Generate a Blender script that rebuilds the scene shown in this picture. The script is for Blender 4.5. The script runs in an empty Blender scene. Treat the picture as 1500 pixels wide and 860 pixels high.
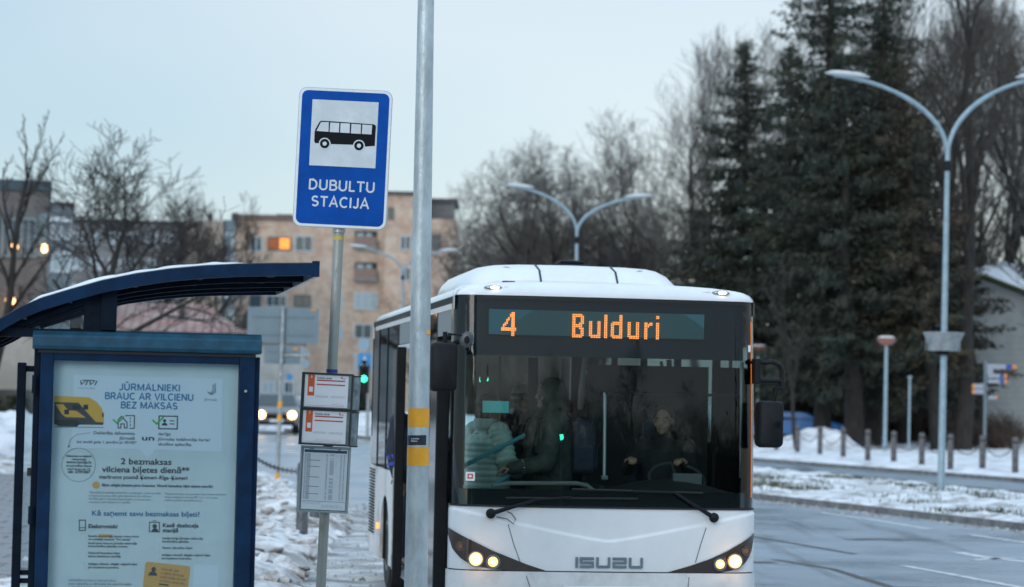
import bpy, bmesh, math, random
import numpy as np
from mathutils import Vector, Matrix, noise, Euler
R = math.radians
sc = bpy.context.scene
COL = sc.collection

# ---------------------------------------------------------------- camera
F = 3542.0                       # focal length in photo pixels (85 mm on 36 mm, 1500 px)
HC = 2.0                         # eye height above the road
PITCH = math.atan(153 / F); ROLL = R(1.22)
CAMR = Euler((R(90) + PITCH, 0, 0)).to_matrix() @ Matrix.Rotation(ROLL, 3, 'Z')
cam_d = bpy.data.cameras.new('camera'); cam = bpy.data.objects.new('camera', cam_d); COL.objects.link(cam)
cam.matrix_world = Matrix.Translation((0, 0, HC)) @ CAMR.to_4x4()
cam_d.lens = 85; cam_d.sensor_width = 36; cam_d.clip_end = 3000; cam_d.clip_start = 0.5
cam_d.dof.use_dof = True; cam_d.dof.focus_distance = 16.4; cam_d.dof.aperture_fstop = 2.6; cam_d.dof.aperture_blades = 0
sc.camera = cam

# ---------------------------------------------------------------- world, sun, exposure
SUN_EL, SUN_AZ = R(20), R(205)
w = bpy.data.worlds.new("World"); sc.world = w; w.use_nodes = True
nt = w.node_tree; nt.nodes.clear()
out = nt.nodes.new('ShaderNodeOutputWorld')
sky = nt.nodes.new('ShaderNodeTexSky'); sky.sky_type = 'NISHITA'; sky.sun_disc = False
sky.sun_elevation = SUN_EL; sky.sun_rotation = SUN_AZ
b1 = nt.nodes.new('ShaderNodeBackground'); b1.inputs[1].default_value = 0.05
b2 = nt.nodes.new('ShaderNodeBackground'); b2.inputs[1].default_value = 1.0
tc = nt.nodes.new('ShaderNodeTexCoord'); mp = nt.nodes.new('ShaderNodeMapping'); mp.inputs['Scale'].default_value = (1, 1, 2.5)
nz = nt.nodes.new('ShaderNodeTexNoise'); nz.inputs['Scale'].default_value = 1.6; nz.inputs['Detail'].default_value = 3
# overcast dusk: paler low down and to the east, bluer and brighter overhead
rp = nt.nodes.new('ShaderNodeValToRGB')
rp.color_ramp.elements[0].position = 0.30; rp.color_ramp.elements[0].color = (0.30, 0.42, 0.52, 1)
rp.color_ramp.elements[1].position = 0.62; rp.color_ramp.elements[1].color = (0.52, 0.565, 0.60, 1)
sx = nt.nodes.new('ShaderNodeSeparateXYZ'); nt.links.new(tc.outputs['Generated'], sx.inputs[0])
mx_ = nt.nodes.new('ShaderNodeMath'); mx_.operation = 'MULTIPLY_ADD'; mx_.inputs[1].default_value = 0.9; nt.links.new(sx.outputs[0], mx_.inputs[0]); nt.links.new(nz.outputs[0], mx_.inputs[2])
mz_ = nt.nodes.new('ShaderNodeMapRange'); mz_.inputs[1].default_value = 0.20; mz_.inputs[2].default_value = 0.85; nt.links.new(sx.outputs[2], mz_.inputs[0])
zen = nt.nodes.new('ShaderNodeMix'); zen.data_type = 'RGBA'; zen.inputs[7].default_value = (0.83, 1.09, 1.36, 1); nt.links.new(mz_.outputs[0], zen.inputs[0]); nt.links.new(rp.outputs[0], zen.inputs[6])
ad = nt.nodes.new('ShaderNodeAddShader')
L = nt.links.new
L(tc.outputs['Generated'], mp.inputs[0]); L(mp.outputs[0], nz.inputs[0]); L(mx_.outputs[0], rp.inputs[0])
L(zen.outputs[2], b2.inputs[0]); L(sky.outputs[0], b1.inputs[0]); L(b1.outputs[0], ad.inputs[0]); L(b2.outputs[0], ad.inputs[1]); L(ad.outputs[0], out.inputs[0])
sd = bpy.data.lights.new('sun', 'SUN'); sd.energy = 0.95; sd.angle = R(30); sd.color = (1, 0.97, 0.94)
so = bpy.data.objects.new('sun', sd); COL.objects.link(so)
so.rotation_euler = (R(90) - SUN_EL, 0, math.pi - SUN_AZ)
sc.view_settings.view_transform = 'Standard'; sc.view_settings.look = 'None'
sc.view_settings.exposure = 0.0; sc.view_settings.gamma = 1
sc.render.engine = 'CYCLES'
sc.cycles.use_denoising = True
sc.cycles.max_bounces = 10; sc.cycles.transparent_max_bounces = 16; sc.cycles.glossy_bounces = 4; sc.cycles.diffuse_bounces = 3
sc.cycles.sample_clamp_indirect = 4

# ---------------------------------------------------------------- pixel helpers (points on the photo's rays at a real distance)
def ray(px, py):
    return CAMR @ Vector(((px - 750) / F, -(py - 430) / F, -1))
def W(px, py, Y):
    d = ray(px, py); return Vector((0, 0, HC)) + d * (Y / d.y)
def G(px, py, z=0.0):
    d = ray(px, py); return Vector((0, 0, HC)) + d * ((z - HC) / d.z)

# ---------------------------------------------------------------- materials
MATS = {}
def mat(name, col, rough=0.6, metal=0.0, var=0.0, vs=3.0, bump=0.0, bs=20.0, col2=None, emit=None, es=0, coat=0, spec=0.5, ramp=(0.4, 0.6), stretch=None, detail=6, rvar=0):
    if name in MATS: return MATS[name]
    m = bpy.data.materials.new(name); m.use_nodes = True; t = m.node_tree; p = t.nodes['Principled BSDF']
    p.inputs['Base Color'].default_value = (*col, 1); p.inputs['Roughness'].default_value = rough; p.inputs['Metallic'].default_value = metal
    p.inputs['Specular IOR Level'].default_value = spec
    if coat: p.inputs['Coat Weight'].default_value = coat; p.inputs['Coat Roughness'].default_value = 0.08
    if emit: p.inputs['Emission Color'].default_value = (*emit, 1); p.inputs['Emission Strength'].default_value = es
    tcn = None
    def coords():
        nonlocal tcn
        if tcn is None:
            a = t.nodes.new('ShaderNodeTexCoord'); b = t.nodes.new('ShaderNodeMapping')
            if stretch: b.inputs['Scale'].default_value = stretch
            t.links.new(a.outputs['Object'], b.inputs[0]); tcn = b
        return tcn.outputs[0]
    if var or col2:
        n = t.nodes.new('ShaderNodeTexNoise'); n.inputs['Scale'].default_value = vs; n.inputs['Detail'].default_value = detail; n.inputs['Roughness'].default_value = 0.65
        t.links.new(coords(), n.inputs[0])
        r = t.nodes.new('ShaderNodeValToRGB'); r.color_ramp.elements[0].position = ramp[0]; r.color_ramp.elements[1].position = ramp[1]
        c2 = col2 if col2 else tuple(min(1, c * (1 + var)) for c in col)
        c1 = col if col2 else tuple(c * (1 - var) for c in col)
        r.color_ramp.elements[0].color = (*c1, 1); r.color_ramp.elements[1].color = (*c2, 1)
        t.links.new(n.outputs[0], r.inputs[0]); t.links.new(r.outputs[0], p.inputs['Base Color'])
        if rvar:
            mr = t.nodes.new('ShaderNodeMapRange'); mr.inputs[1].default_value = 0.35; mr.inputs[2].default_value = 0.65
            mr.inputs[3].default_value = rough - rvar; mr.inputs[4].default_value = rough + rvar
            t.links.new(n.outputs[0], mr.inputs[0]); t.links.new(mr.outputs[0], p.inputs['Roughness'])
    if bump:
        n2 = t.nodes.new('ShaderNodeTexNoise'); n2.inputs['Scale'].default_value = bs; n2.inputs['Detail'].default_value = 5
        t.links.new(coords(), n2.inputs[0])
        bp = t.nodes.new('ShaderNodeBump'); bp.inputs['Strength'].default_value = bump; bp.inputs['Distance'].default_value = 0.05
        t.links.new(n2.outputs[0], bp.inputs['Height']); t.links.new(bp.outputs[0], p.inputs['Normal'])
    MATS[name] = m; return m
def glass(name, tint, ior=1.6, rough=0.0, body=None, bw=0.0):
    if name in MATS: return MATS[name]
    m = bpy.data.materials.new(name); m.use_nodes = True; t = m.node_tree; t.nodes.clear()
    o = t.nodes.new('ShaderNodeOutputMaterial'); tr = t.nodes.new('ShaderNodeBsdfTransparent'); tr.inputs[0].default_value = (*tint, 1)
    gl = t.nodes.new('ShaderNodeBsdfGlossy'); gl.inputs['Roughness'].default_value = rough
    fr = t.nodes.new('ShaderNodeFresnel'); fr.inputs[0].default_value = ior
    mx = t.nodes.new('ShaderNodeMixShader'); t.links.new(fr.outputs[0], mx.inputs[0])
    src = tr
    if body:
        df = t.nodes.new('ShaderNodeBsdfDiffuse'); df.inputs[0].default_value = (*body, 1)
        m2 = t.nodes.new('ShaderNodeMixShader'); m2.inputs[0].default_value = bw
        t.links.new(tr.outputs[0], m2.inputs[1]); t.links.new(df.outputs[0], m2.inputs[2]); src = m2
    t.links.new(src.outputs[0], mx.inputs[1]); t.links.new(gl.outputs[0], mx.inputs[2]); t.links.new(mx.outputs[0], o.inputs[0])
    MATS[name] = m; return m
def emis(name, col, s):
    if name in MATS: return MATS[name]
    m = bpy.data.materials.new(name); m.use_nodes = True; t = m.node_tree; p = t.nodes['Principled BSDF']
    p.inputs['Base Color'].default_value = (*col, 1); p.inputs['Emission Color'].default_value = (*col, 1); p.inputs['Emission Strength'].default_value = s
    MATS[name] = m; return m

# ---------------------------------------------------------------- objects
def tag(o, label=None, cat=None, group=None, kind=None):
    if label: o['label'] = label
    if cat: o['category'] = cat
    if group: o['group'] = group
    if kind: o['kind'] = kind
    return o
def thing(name, label, cat, loc=(0, 0, 0), rotz=0, group=None, rot=None):
    o = bpy.data.objects.new(name, None); COL.objects.link(o); o.empty_display_size = 0.1
    o.location = loc; o.rotation_euler = rot if rot else (0, 0, rotz)
    return tag(o, label, cat, group)
def rmat(o):
    return Matrix.Translation(o.location) @ o.rotation_euler.to_matrix().to_4x4()
def copy_tree(o, parent=None):
    c = o.copy(); COL.objects.link(c); c.parent = parent
    for ch in [x for x in bpy.data.objects if x.parent == o and x != c]: copy_tree(ch, c)
    return c
def dup(o, loc, rotz=0, scale=1.0, label=None, group=None):
    c = copy_tree(o); c.location = loc; c.rotation_euler = (0, 0, rotz); c.scale = (scale,) * 3 if not isinstance(scale, tuple) else scale
    if label: c['label'] = label
    if group: c['group'] = group
    return c

class MB:
    def __init__(s): s.v = []; s.f = []
    def add(s, vs, fs):
        n = len(s.v); s.v += [tuple(v) for v in vs]; s.f += [tuple(i + n for i in f) for f in fs]; return s
    def box(s, x0, x1, y0, y1, z0, z1):
        v = [(x0, y0, z0), (x1, y0, z0), (x1, y1, z0), (x0, y1, z0), (x0, y0, z1), (x1, y0, z1), (x1, y1, z1), (x0, y1, z1)]
        return s.add(v, [(0, 3, 2, 1), (4, 5, 6, 7), (0, 1, 5, 4), (1, 2, 6, 5), (2, 3, 7, 6), (3, 0, 4, 7)])
    def tube(s, pts, r, n=8, caps=True):
        pts = [Vector(p) for p in pts]; rs = r if isinstance(r, (list, tuple)) else [r] * len(pts)
        vs = []; up = Vector((0.13, 0.21, 1)).normalized()
        for i, p in enumerate(pts):
            d = (pts[min(i + 1, len(pts) - 1)] - pts[max(i - 1, 0)]).normalized()
            a = d.cross(up)
            if a.length < 0.1: a = d.cross(Vector((1, 0, 0)))
            a.normalize(); b = d.cross(a)
            for k in range(n):
                t = 2 * math.pi * k / n; vs.append(p + (a * math.cos(t) + b * math.sin(t)) * rs[i])
        fs = []
        for i in range(len(pts) - 1):
            for k in range(n):
                k2 = (k + 1) % n; fs.append((i * n + k, (i + 1) * n + k, (i + 1) * n + k2, i * n + k2))
        if caps: fs += [tuple(range(n)), tuple(range((len(pts) - 1) * n + n - 1, (len(pts) - 1) * n - 1, -1))]
        return s.add(vs, fs)
    def lathe(s, prof, n=24, c=(0, 0, 0), axis='Z'):
        vs = []; m = len(prof)
        for (r, z) in prof:
            for k in range(n):
                t = 2 * math.pi * k / n
                p = (r * math.cos(t), r * math.sin(t), z)
                if axis == 'Y': p = (r * math.cos(t), z, r * math.sin(t))
                if axis == 'X': p = (z, r * math.cos(t), r * math.sin(t))
                vs.append((p[0] + c[0], p[1] + c[1], p[2] + c[2]))
        fs = []
        for i in range(m - 1):
            for k in range(n):
                k2 = (k + 1) % n; fs.append((i * n + k, i * n + k2, (i + 1) * n + k2, (i + 1) * n + k))
        fs += [tuple(range(n - 1, -1, -1)), tuple(range((m - 1) * n, m * n))]
        return s.add(vs, fs)
    def prism(s, poly, y0, y1):         # polygon in x,z extruded along y
        n = len(poly); vs = [(x, y0, z) for x, z in poly] + [(x, y1, z) for x, z in poly]
        fs = [tuple(range(n)), tuple(range(2 * n - 1, n - 1, -1))] + [(i, (i + 1) % n + 0, (i + 1) % n + n, i + n)[::-1] for i in range(n)]
        return s.add(vs, fs)
    def prismx(s, poly, x0, x1):        # polygon in y,z extruded along x
        n = len(poly); vs = [(x0, y, z) for y, z in poly] + [(x1, y, z) for y, z in poly]
        fs = [tuple(range(n)), tuple(range(2 * n - 1, n - 1, -1))] + [(i, (i + 1) % n, (i + 1) % n + n, i + n)[::-1] for i in range(n)]
        return s.add(vs, fs)
    def ellip(s, c, r, rot=None, nu=14, nv=9):
        vs = []; c = Vector(c); M = rot.to_matrix() if rot else None
        for j in range(nv + 1):
            ph = math.pi * j / nv
            for i in range(nu):
                t = 2 * math.pi * i / nu
                p = Vector((r[0] * math.sin(ph) * math.cos(t), r[1] * math.sin(ph) * math.sin(t), r[2] * math.cos(ph)))
                if M: p = M @ p
                vs.append(c + p)
        fs = []
        for j in range(nv):
            for i in range(nu):
                i2 = (i + 1) % nu; fs.append((j * nu + i, (j + 1) * nu + i, (j + 1) * nu + i2, j * nu + i2))
        return s.add(vs, fs)
    def limb(s, p0, p1, r0, r1, n=12):
        p0 = Vector(p0); p1 = Vector(p1); k = 5
        s.tube([p0.lerp(p1, i / k) for i in range(k + 1)], [r0 + (r1 - r0) * i / k for i in range(k + 1)], n)
        s.ellip(p0, (r0,) * 3, nu=n, nv=6); s.ellip(p1, (r1,) * 3, nu=n, nv=6); return s
    def grid(s, fn, nu, nv):
        vs = [fn(i / nu, j / nv) for j in range(nv + 1) for i in range(nu + 1)]
        fs = [(j * (nu + 1) + i, j * (nu + 1) + i + 1, (j + 1) * (nu + 1) + i + 1, (j + 1) * (nu + 1) + i) for j in range(nv) for i in range(nu)]
        return s.add(vs, fs)
    def build(s, name, m, parent=None, smooth=False, bevel=0, merge=False, sharp=None):
        me = bpy.data.meshes.new(name); me.from_pydata(s.v, [], s.f)
        if merge:
            b = bmesh.new(); b.from_mesh(me); bmesh.ops.remove_doubles(b, verts=b.verts, dist=1e-5); b.to_mesh(me); b.free()
        me.update(); me.materials.append(m)
        o = bpy.data.objects.new(name, me); COL.objects.link(o); o.parent = parent
        if smooth:
            me.polygons.foreach_set('use_smooth', [True] * len(me.polygons))
            if sharp is None: sharp = 40
            if sharp:
                b = bmesh.new(); b.from_mesh(me)
                for e in b.edges:
                    if len(e.link_faces) == 2 and e.calc_face_angle(0) > R(sharp): e.smooth = False
                b.to_mesh(me); b.free()
        if bevel:
            md = o.modifiers.new('bevel', 'BEVEL'); md.width = bevel; md.segments = 2; md.limit_method = 'ANGLE'; md.angle_limit = R(40)
        return o
def box(name, m, parent, *b, bevel=0.0): return MB().box(*b).build(name, m, parent, bevel=bevel)
def tube(name, m, parent, pts, r, n=10): return MB().tube(pts, r, n).build(name, m, parent, smooth=True)
def rrect(x0, x1, z0, z1, r, n=6):
    p = []
    for cx, cz, a0 in ((x1 - r, z1 - r, 0), (x0 + r, z1 - r, 90), (x0 + r, z0 + r, 180), (x1 - r, z0 + r, 270)):
        for k in range(n + 1):
            a = R(a0 + 90 * k / n); p.append((cx + r * math.cos(a), cz + r * math.sin(a)))
    return p[::-1]
def remesh(o, vox, smooth=3):
    md = o.modifiers.new('skin', 'REMESH'); md.mode = 'VOXEL'; md.voxel_size = vox; md.use_smooth_shade = True
    if smooth:
        s = o.modifiers.new('smooth', 'SMOOTH'); s.iterations = smooth; s.factor = 0.5
    return o

TXT = {}
def text(parent, s, x, z, cap, m, y=0, align='LEFT', bold=0.0, name='lettering', rot=0.0, width=None, ls=1.0, shear=0):
    """flat print in the x,z plane of its parent, facing -y; cap = capital height in m, width = fit the widest line to this"""
    c = bpy.data.curves.new(name, 'FONT'); c.body = s; c.size = cap / 0.727; c.align_x = align; c.space_line = ls; c.resolution_u = 3; c.shear = shear
    t = bpy.data.objects.new(name, c); COL.objects.link(t)
    me = bpy.data.meshes.new_from_object(t, depsgraph=None); bpy.data.objects.remove(t)
    n = len(me.vertices); co = np.zeros(n * 3); me.vertices.foreach_get('co', co); co = co.reshape(-1, 3)
    sx = 1.0
    if width and n:
        wd = co[:, 0].max() - co[:, 0].min(); sx = width / wd
    X = co[:, 0] * sx; Z = co[:, 1].copy()
    if rot: X, Z = X * math.cos(rot) - Z * math.sin(rot), X * math.sin(rot) + Z * math.cos(rot)
    nc = np.stack([X + x, np.full(n, y), Z + z], 1)
    me.vertices.foreach_set('co', nc.ravel()); me.update()
    if bold and n:                       # bolder strokes: the outline laid down again, shifted a hair each way
        base_ = nc; F_ = [tuple(q.vertices) for q in me.polygons]; V_ = []; A_ = []
        for i, (dx, dz) in enumerate(((0, 0), (1, 0), (-1, 0), (0, .8), (0, -.8))):
            A_ += [tuple(k + len(V_) for k in q) for q in F_]; V_ += [tuple(p) for p in base_ + np.array([dx * bold * cap, -i * 4e-5, dz * bold * cap])]
        me = bpy.data.meshes.new(name); me.from_pydata(V_, [], A_)
    me.materials.clear(); me.materials.append(m)
    o = bpy.data.objects.new(name, me); COL.objects.link(o); o.parent = parent
    return o
def lerp(a, b, t): return a + (b - a) * t
def arc_(cx, cy, rx, ry, a0, a1, n=9): return [(cx + rx * math.cos(R(lerp(a0, a1, i / n))), cy + ry * math.sin(R(lerp(a0, a1, i / n)))) for i in range(n + 1)]
STK = {  # width, strokes on a unit-high letter (centre lines)
    'A': (.74, [[(.04, 0), (.37, 1), (.70, 0)], [(.16, .33), (.58, .33)]]), 'B': (.62, [[(.08, 0), (.08, 1)] , [(.08, .94), (.34, .94)] + arc_(.34, .735, .20, .205, 90, -90) + [(.08, .53)], [(.34, .53)] + arc_(.36, .295, .23, .235, 90, -90) + [(.08, .06)]]),
    'C': (.72, [arc_(.40, .5, .34, .46, 48, 312, 16)]), 'D': (.70, [[(.08, 0), (.08, 1)], [(.08, .94), (.28, .94)] + arc_(.28, .5, .35, .44, 90, -90, 12) + [(.08, .06)]]),
    'E': (.55, [[(.08, 0), (.08, 1)], [(.08, .94), (.50, .94)], [(.08, .52), (.47, .52)], [(.08, .06), (.51, .06)]]), 'I': (.16, [[(.08, 0), (.08, 1)]]),
    'J': (.48, [[(.40, 1), (.40, .30)] + arc_(.22, .25, .18, .20, 0, -160, 10)]), 'K': (.66, [[(.08, 0), (.08, 1)], [(.60, 1), (.10, .42)], [(.24, .58), (.64, 0)]]),
    'L': (.52, [[(.08, 1), (.08, 0)], [(.08, .06), (.49, .06)]]), 'M': (.84, [[(.08, 0), (.08, 1)], [(.10, .95), (.42, .12), (.74, .95)], [(.76, 1), (.76, 0)]]), 'N': (.72, [[(.08, 0), (.08, 1)], [(.10, .95), (.62, .05)], [(.64, 0), (.64, 1)]]),
    'R': (.66, [[(.08, 0), (.08, 1)], [(.08, .94), (.36, .94)] + arc_(.36, .70, .21, .24, 90, -90) + [(.08, .46)], [(.34, .46), (.62, 0)]]), 'S': (.62, [arc_(.30, .72, .22, .225, 30, 240, 12) + [(.30, .51)][:0] + arc_(.31, .275, .24, .225, 75, -150, 12)]),
    'T': (.62, [[(.31, 0), (.31, .94)], [(.0, .94), (.62, .94)]]), 'U': (.70, [[(.08, 1), (.08, .34)] + arc_(.35, .34, .27, .285, 180, 360, 12) + [(.62, 1)]]), 'V': (.70, [[(.04, 1), (.35, .02), (.66, 1)]]), 'Z': (.60, [[(.04, .94), (.54, .94), (.06, .06), (.57, .06)]]), ' ': (.28, [])}
STK['Ū'] = (STK['U'][0], STK['U'][1] + [[(.20, 1.20), (.50, 1.20)]])
def block_text(parent, s, x, z, cap, m, y, width, rot=0.0, wt=.15, gap=.13):
    """hand drawn block capitals, centred on x, base line z"""
    tot = sum(STK[c][0] for c in s) + gap * (len(s) - 1); k = width / (tot * cap); b = MB(); pen = -tot / 2; i_ = 0
    for ch in s:
        for pl in STK[ch][1]:
            q = [Vector(((pen + a) * cap * k, c_ * cap)) for a, c_ in pl]; h = wt * cap / 2; L_, R_ = [], []; n = len(q)
            for i, p in enumerate(q):
                d0 = (q[i] - q[i - 1]).normalized() if i else (q[1] - q[0]).normalized(); d1 = (q[i + 1] - q[i]).normalized() if i < n - 1 else d0
                t_ = (d0 + d1); t_ = t_.normalized() if t_.length > .2 else d0; nn = Vector((-t_.y, t_.x)); sc_ = min(2.0, 1 / max(.35, nn.dot(Vector((-d0.y, d0.x))))); L_.append(p + nn * h * sc_); R_.append(p - nn * h * sc_)
            yy = y - i_ * 3e-5; i_ += 1; P = L_ + R_; P = [(p.x * math.cos(rot) - p.y * math.sin(rot) + x, yy, p.x * math.sin(rot) + p.y * math.cos(rot) + z) for p in P]
            b.add(P, [(i, n + i, n + i + 1, i + 1) for i in range(n - 1)])
        pen += STK[ch][0] + gap
    return b.build('lettering', m, parent)

class Fr:
    """pixel -> local coordinates on the plane y = const of a placed thing"""
    def __init__(s, root): s.Mi = rmat(root).inverted(); s.o = s.Mi @ Vector((0, 0, HC))
    def __call__(s, px, py, y=0.0):
        d = s.Mi.to_3x3() @ ray(px, py); k = (y - s.o.y) / d.y; p = s.o + d * k
        return p.x, p.z

def ss(a, b, x):
    t = max(0, min(1, (x - a) / (b - a))); return t * t * (3 - 2 * t)
def poly_at(P, t):          # point on a polyline, t in 0..1 by length
    ds = [0]
    for a, b in zip(P, P[1:]): ds.append(ds[-1] + math.dist(a, b))
    t *= ds[-1]
    for i in range(len(P) - 1):
        if t <= ds[i + 1] or i == len(P) - 2:
            k = (t - ds[i]) / (ds[i + 1] - ds[i]); return (lerp(P[i][0], P[i + 1][0], k), lerp(P[i][1], P[i + 1][1], k))
def x_at(P, y):             # x of a polyline (y monotone) at this y
    Q = sorted(P, key=lambda p: p[1])
    for a, b in zip(Q, Q[1:]):
        if a[1] <= y <= b[1]: return lerp(a[0], b[0], (y - a[1]) / (b[1] - a[1]))
    return Q[0][0] if y < Q[0][1] else Q[-1][0]
def rise(x, y): return 0.42 * ss(42, 100, y) * ss(3, -3, x)
# ================================================================ SETTING: ground, roads, snow
def ground_mat(name, cols, scale, rough, bump, bs, ramp, spec=0.5, puddle=None, second=None, streak=None):
    m = bpy.data.materials.new(name); m.use_nodes = True; t = m.node_tree; p = t.nodes['Principled BSDF']; N = t.nodes.new
    a = N('ShaderNodeTexCoord'); n = N('ShaderNodeTexNoise'); n.inputs['Scale'].default_value = scale; n.inputs['Detail'].default_value = 8; n.inputs['Roughness'].default_value = 0.68
    t.links.new(a.outputs['Object'], n.inputs[0]); r = N('ShaderNodeValToRGB'); t.links.new(n.outputs[0], r.inputs[0])
    els = r.color_ramp.elements
    for i, (pos, c) in enumerate(zip(ramp, cols)):
        e = els[i] if i < 2 else els.new(pos); e.position = pos; e.color = (*c, 1)
    col = r.outputs[0]
    if second:
        sc2, c2, lo, hi = second
        n3 = N('ShaderNodeTexNoise'); n3.inputs['Scale'].default_value = sc2; n3.inputs['Detail'].default_value = 6; t.links.new(a.outputs['Object'], n3.inputs[0])
        r3 = N('ShaderNodeValToRGB'); r3.color_ramp.elements[0].position = lo; r3.color_ramp.elements[1].position = hi; t.links.new(n3.outputs[0], r3.inputs[0])
        mx = N('ShaderNodeMix'); mx.data_type = 'RGBA'; t.links.new(r3.outputs[0], mx.inputs[0]); t.links.new(col, mx.inputs[6]); mx.inputs[7].default_value = (*c2, 1); col = mx.outputs[2]
    if streak:      # wheel tracks and melt lines running with the traffic
        rz_, sc3, c3, lo, hi = streak
        mp3 = N('ShaderNodeMapping'); mp3.inputs['Rotation'].default_value = (0, 0, rz_); mp3.inputs['Scale'].default_value = sc3; n5 = N('ShaderNodeTexNoise'); n5.inputs['Scale'].default_value = 1; n5.inputs['Detail'].default_value = 5; n5.inputs['Roughness'].default_value = .6
        t.links.new(a.outputs['Object'], mp3.inputs[0]); t.links.new(mp3.outputs[0], n5.inputs[0]); r5 = N('ShaderNodeValToRGB'); r5.color_ramp.elements[0].position = lo; r5.color_ramp.elements[1].position = hi; t.links.new(n5.outputs[0], r5.inputs[0])
        mx5 = N('ShaderNodeMix'); mx5.data_type = 'RGBA'; t.links.new(r5.outputs[0], mx5.inputs[0]); t.links.new(col, mx5.inputs[6]); mx5.inputs[7].default_value = (*c3, 1); col = mx5.outputs[2]
    t.links.new(col, p.inputs['Base Color'])
    p.inputs['Roughness'].default_value = rough; p.inputs['Specular IOR Level'].default_value = spec
    if puddle:
        mr = N('ShaderNodeMapRange'); mr.inputs[1].default_value = 0.35; mr.inputs[2].default_value = 0.62; mr.inputs[3].default_value = puddle[0]; mr.inputs[4].default_value = puddle[1]
        n4 = N('ShaderNodeTexNoise'); n4.inputs['Scale'].default_value = puddle[2]; n4.inputs['Detail'].default_value = 5; t.links.new(a.outputs['Object'], n4.inputs[0])
        t.links.new(n4.outputs[0], mr.inputs[0]); t.links.new(mr.outputs[0], p.inputs['Roughness'])
    n2 = N('ShaderNodeTexNoise'); n2.inputs['Scale'].default_value = bs; n2.inputs['Detail'].default_value = 6; t.links.new(a.outputs['Object'], n2.inputs[0])
    bp = N('ShaderNodeBump'); bp.inputs['Strength'].default_value = bump; bp.inputs['Distance'].default_value = 0.06
    t.links.new(n2.outputs[0], bp.inputs['Height']); t.links.new(bp.outputs[0], p.inputs['Normal'])
    return m
SNOW = ground_mat('snow', [(.33, .31, .29), (.62, .64, .67), (.78, .81, .84)], 0.9, .75, .5, 7, [.34, .46, .6])
SNOWM = ground_mat('snow_median', [(.20, .19, .17), (.52, .53, .54), (.76, .78, .81)], 1.3, .75, .6, 8, [.37, .46, .57], second=(.5, (.12, .115, .09), .62, .72))
SNOWD = ground_mat('dirty_snow', [(.10, .085, .075), (.42, .40, .38), (.74, .75, .77)], 1.8, .7, .9, 9, [.35, .45, .55], second=(.9, (.17, .135, .11), .58, .72))
ASPH = ground_mat('wet_asphalt', [(.20, .25, .295), (.285, .335, .38)], 1.2, .4, .12, 60, [.35, .65], puddle=(.20, .48, .35), streak=(R(-14), (1.3, .06, 1), (.10, .115, .13), .56, .70))
ICE = ground_mat('icy_pavement', [(.10, .095, .09), (.36, .38, .40), (.60, .64, .68)], 1.5, .35, .4, 9, [.40, .52, .64], puddle=(.15, .5, 1.2))
PAVE = ground_mat('paving_stone', [(.15, .155, .165), (.24, .245, .26)], 3, .55, .2, 30, [.3, .7])

# the ground sheet reaches the horizon
g = MB().grid(lambda u, v: (lerp(-1500, 1500, u), lerp(-300, 2400, v), -0.06), 4, 4).build('ground', SNOW); tag(g, kind='structure')
def sheet(name, xs, ys, z, m):
    b = MB(); nx, ny = len(xs) - 1, len(ys) - 1
    b.add([(x, y, z + rise(x, y)) for y in ys for x in xs], [(j * (nx + 1) + i, j * (nx + 1) + i + 1, (j + 1) * (nx + 1) + i + 1, (j + 1) * (nx + 1) + i) for j in range(ny) for i in range(nx)])
    return tag(b.build(name, m, smooth=True, sharp=0), kind='structure')
road = sheet('road', [-60 + 2 * i for i in range(66)], [4 + 4 * i for i in range(45)], 0.0, ASPH)

MED_N = [(18, 15), (12, 30), (8.5, 40), (5.1, 51), (2.2, 64), (-4, 85), (-12, 108)]
MED_F = [(26, 20), (15, 42), (11.6, 55), (9.6, 64), (7.3, 73), (2, 92), (-8, 116)]
PARK_E = [(34, 22), (20, 48), (14, 66), (8.45, 83.6), (3, 101), (-7, 126)]
BANK_E = [(-1.95, 5), (-1.98, 26), (-2.25, 37), (-4.4, 50), (-9.5, 75), (-16.5, 104), (-30, 150)]
def strip(name, A, B, na, nb, m, h, e=0.5, rough=0.08, fs=1.2, z0=-0.03, hfun=None, seed=0):
    """raised snow between two polylines; h crest height, e edge run-out in metres"""
    def fn(u, v):
        a = poly_at(A, v); b = poly_at(B, v)
        x = lerp(a[0], b[0], u); y = lerp(a[1], b[1], u); wd = math.dist(a, b)
        d = min(u, 1 - u) * wd; k = ss(0, e, d)
        hh = (hfun(x, y) if hfun else h)
        nz_ = noise.fractal(Vector((x * fs, y * fs * .6, seed)), 1, 2, 4) * rough
        ex = noise.noise(Vector((x * 1.7, y * 1.7, 5))) * 0.12 if 0 < u < 1 else 0
        return (x + ex, y, z0 + rise(x, y) + k * (hh + nz_) + (0 if k > 0 else -0.02))
    o = MB().grid(fn, nb, na).build(name, m, smooth=True, sharp=0); return tag(o, kind='structure')
strip('median', MED_N, MED_F, 260, 40, SNOWM, .16, e=.5, rough=.09, fs=1.5)
strip('park_snow', PARK_E, [(160, 22), (150, 60), (120, 110), (100, 150), (60, 200), (0, 260)], 200, 90, SNOW, .20, e=1.6, rough=.14, fs=.6, seed=3)
def bank_h(x, y):
    xe = x_at(BANK_E, y); d = xe - x
    pile = .20 * math.exp(-((d - 1.1) / .8) ** 2) * ss(22, 26, y) * (1 - .6 * ss(36, 44, y))
    lump = .20 * max(0, noise.noise(Vector((x * 1.1 + 7, y * .55, 2)))) * ss(20, 26, y)
    flat = .10 + .10 * ss(44, 60, y)
    walk = ss(2.6, 3.6, d) * (1 - ss(50, 62, y))     # trodden pavement behind the bank
    return (flat + pile + lump) * (1 - walk) + .0 * walk
BIN = [(-30, 5), (-30, 26), (-34, 37), (-36, 50), (-45, 75), (-50, 104), (-60, 150)]
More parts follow.
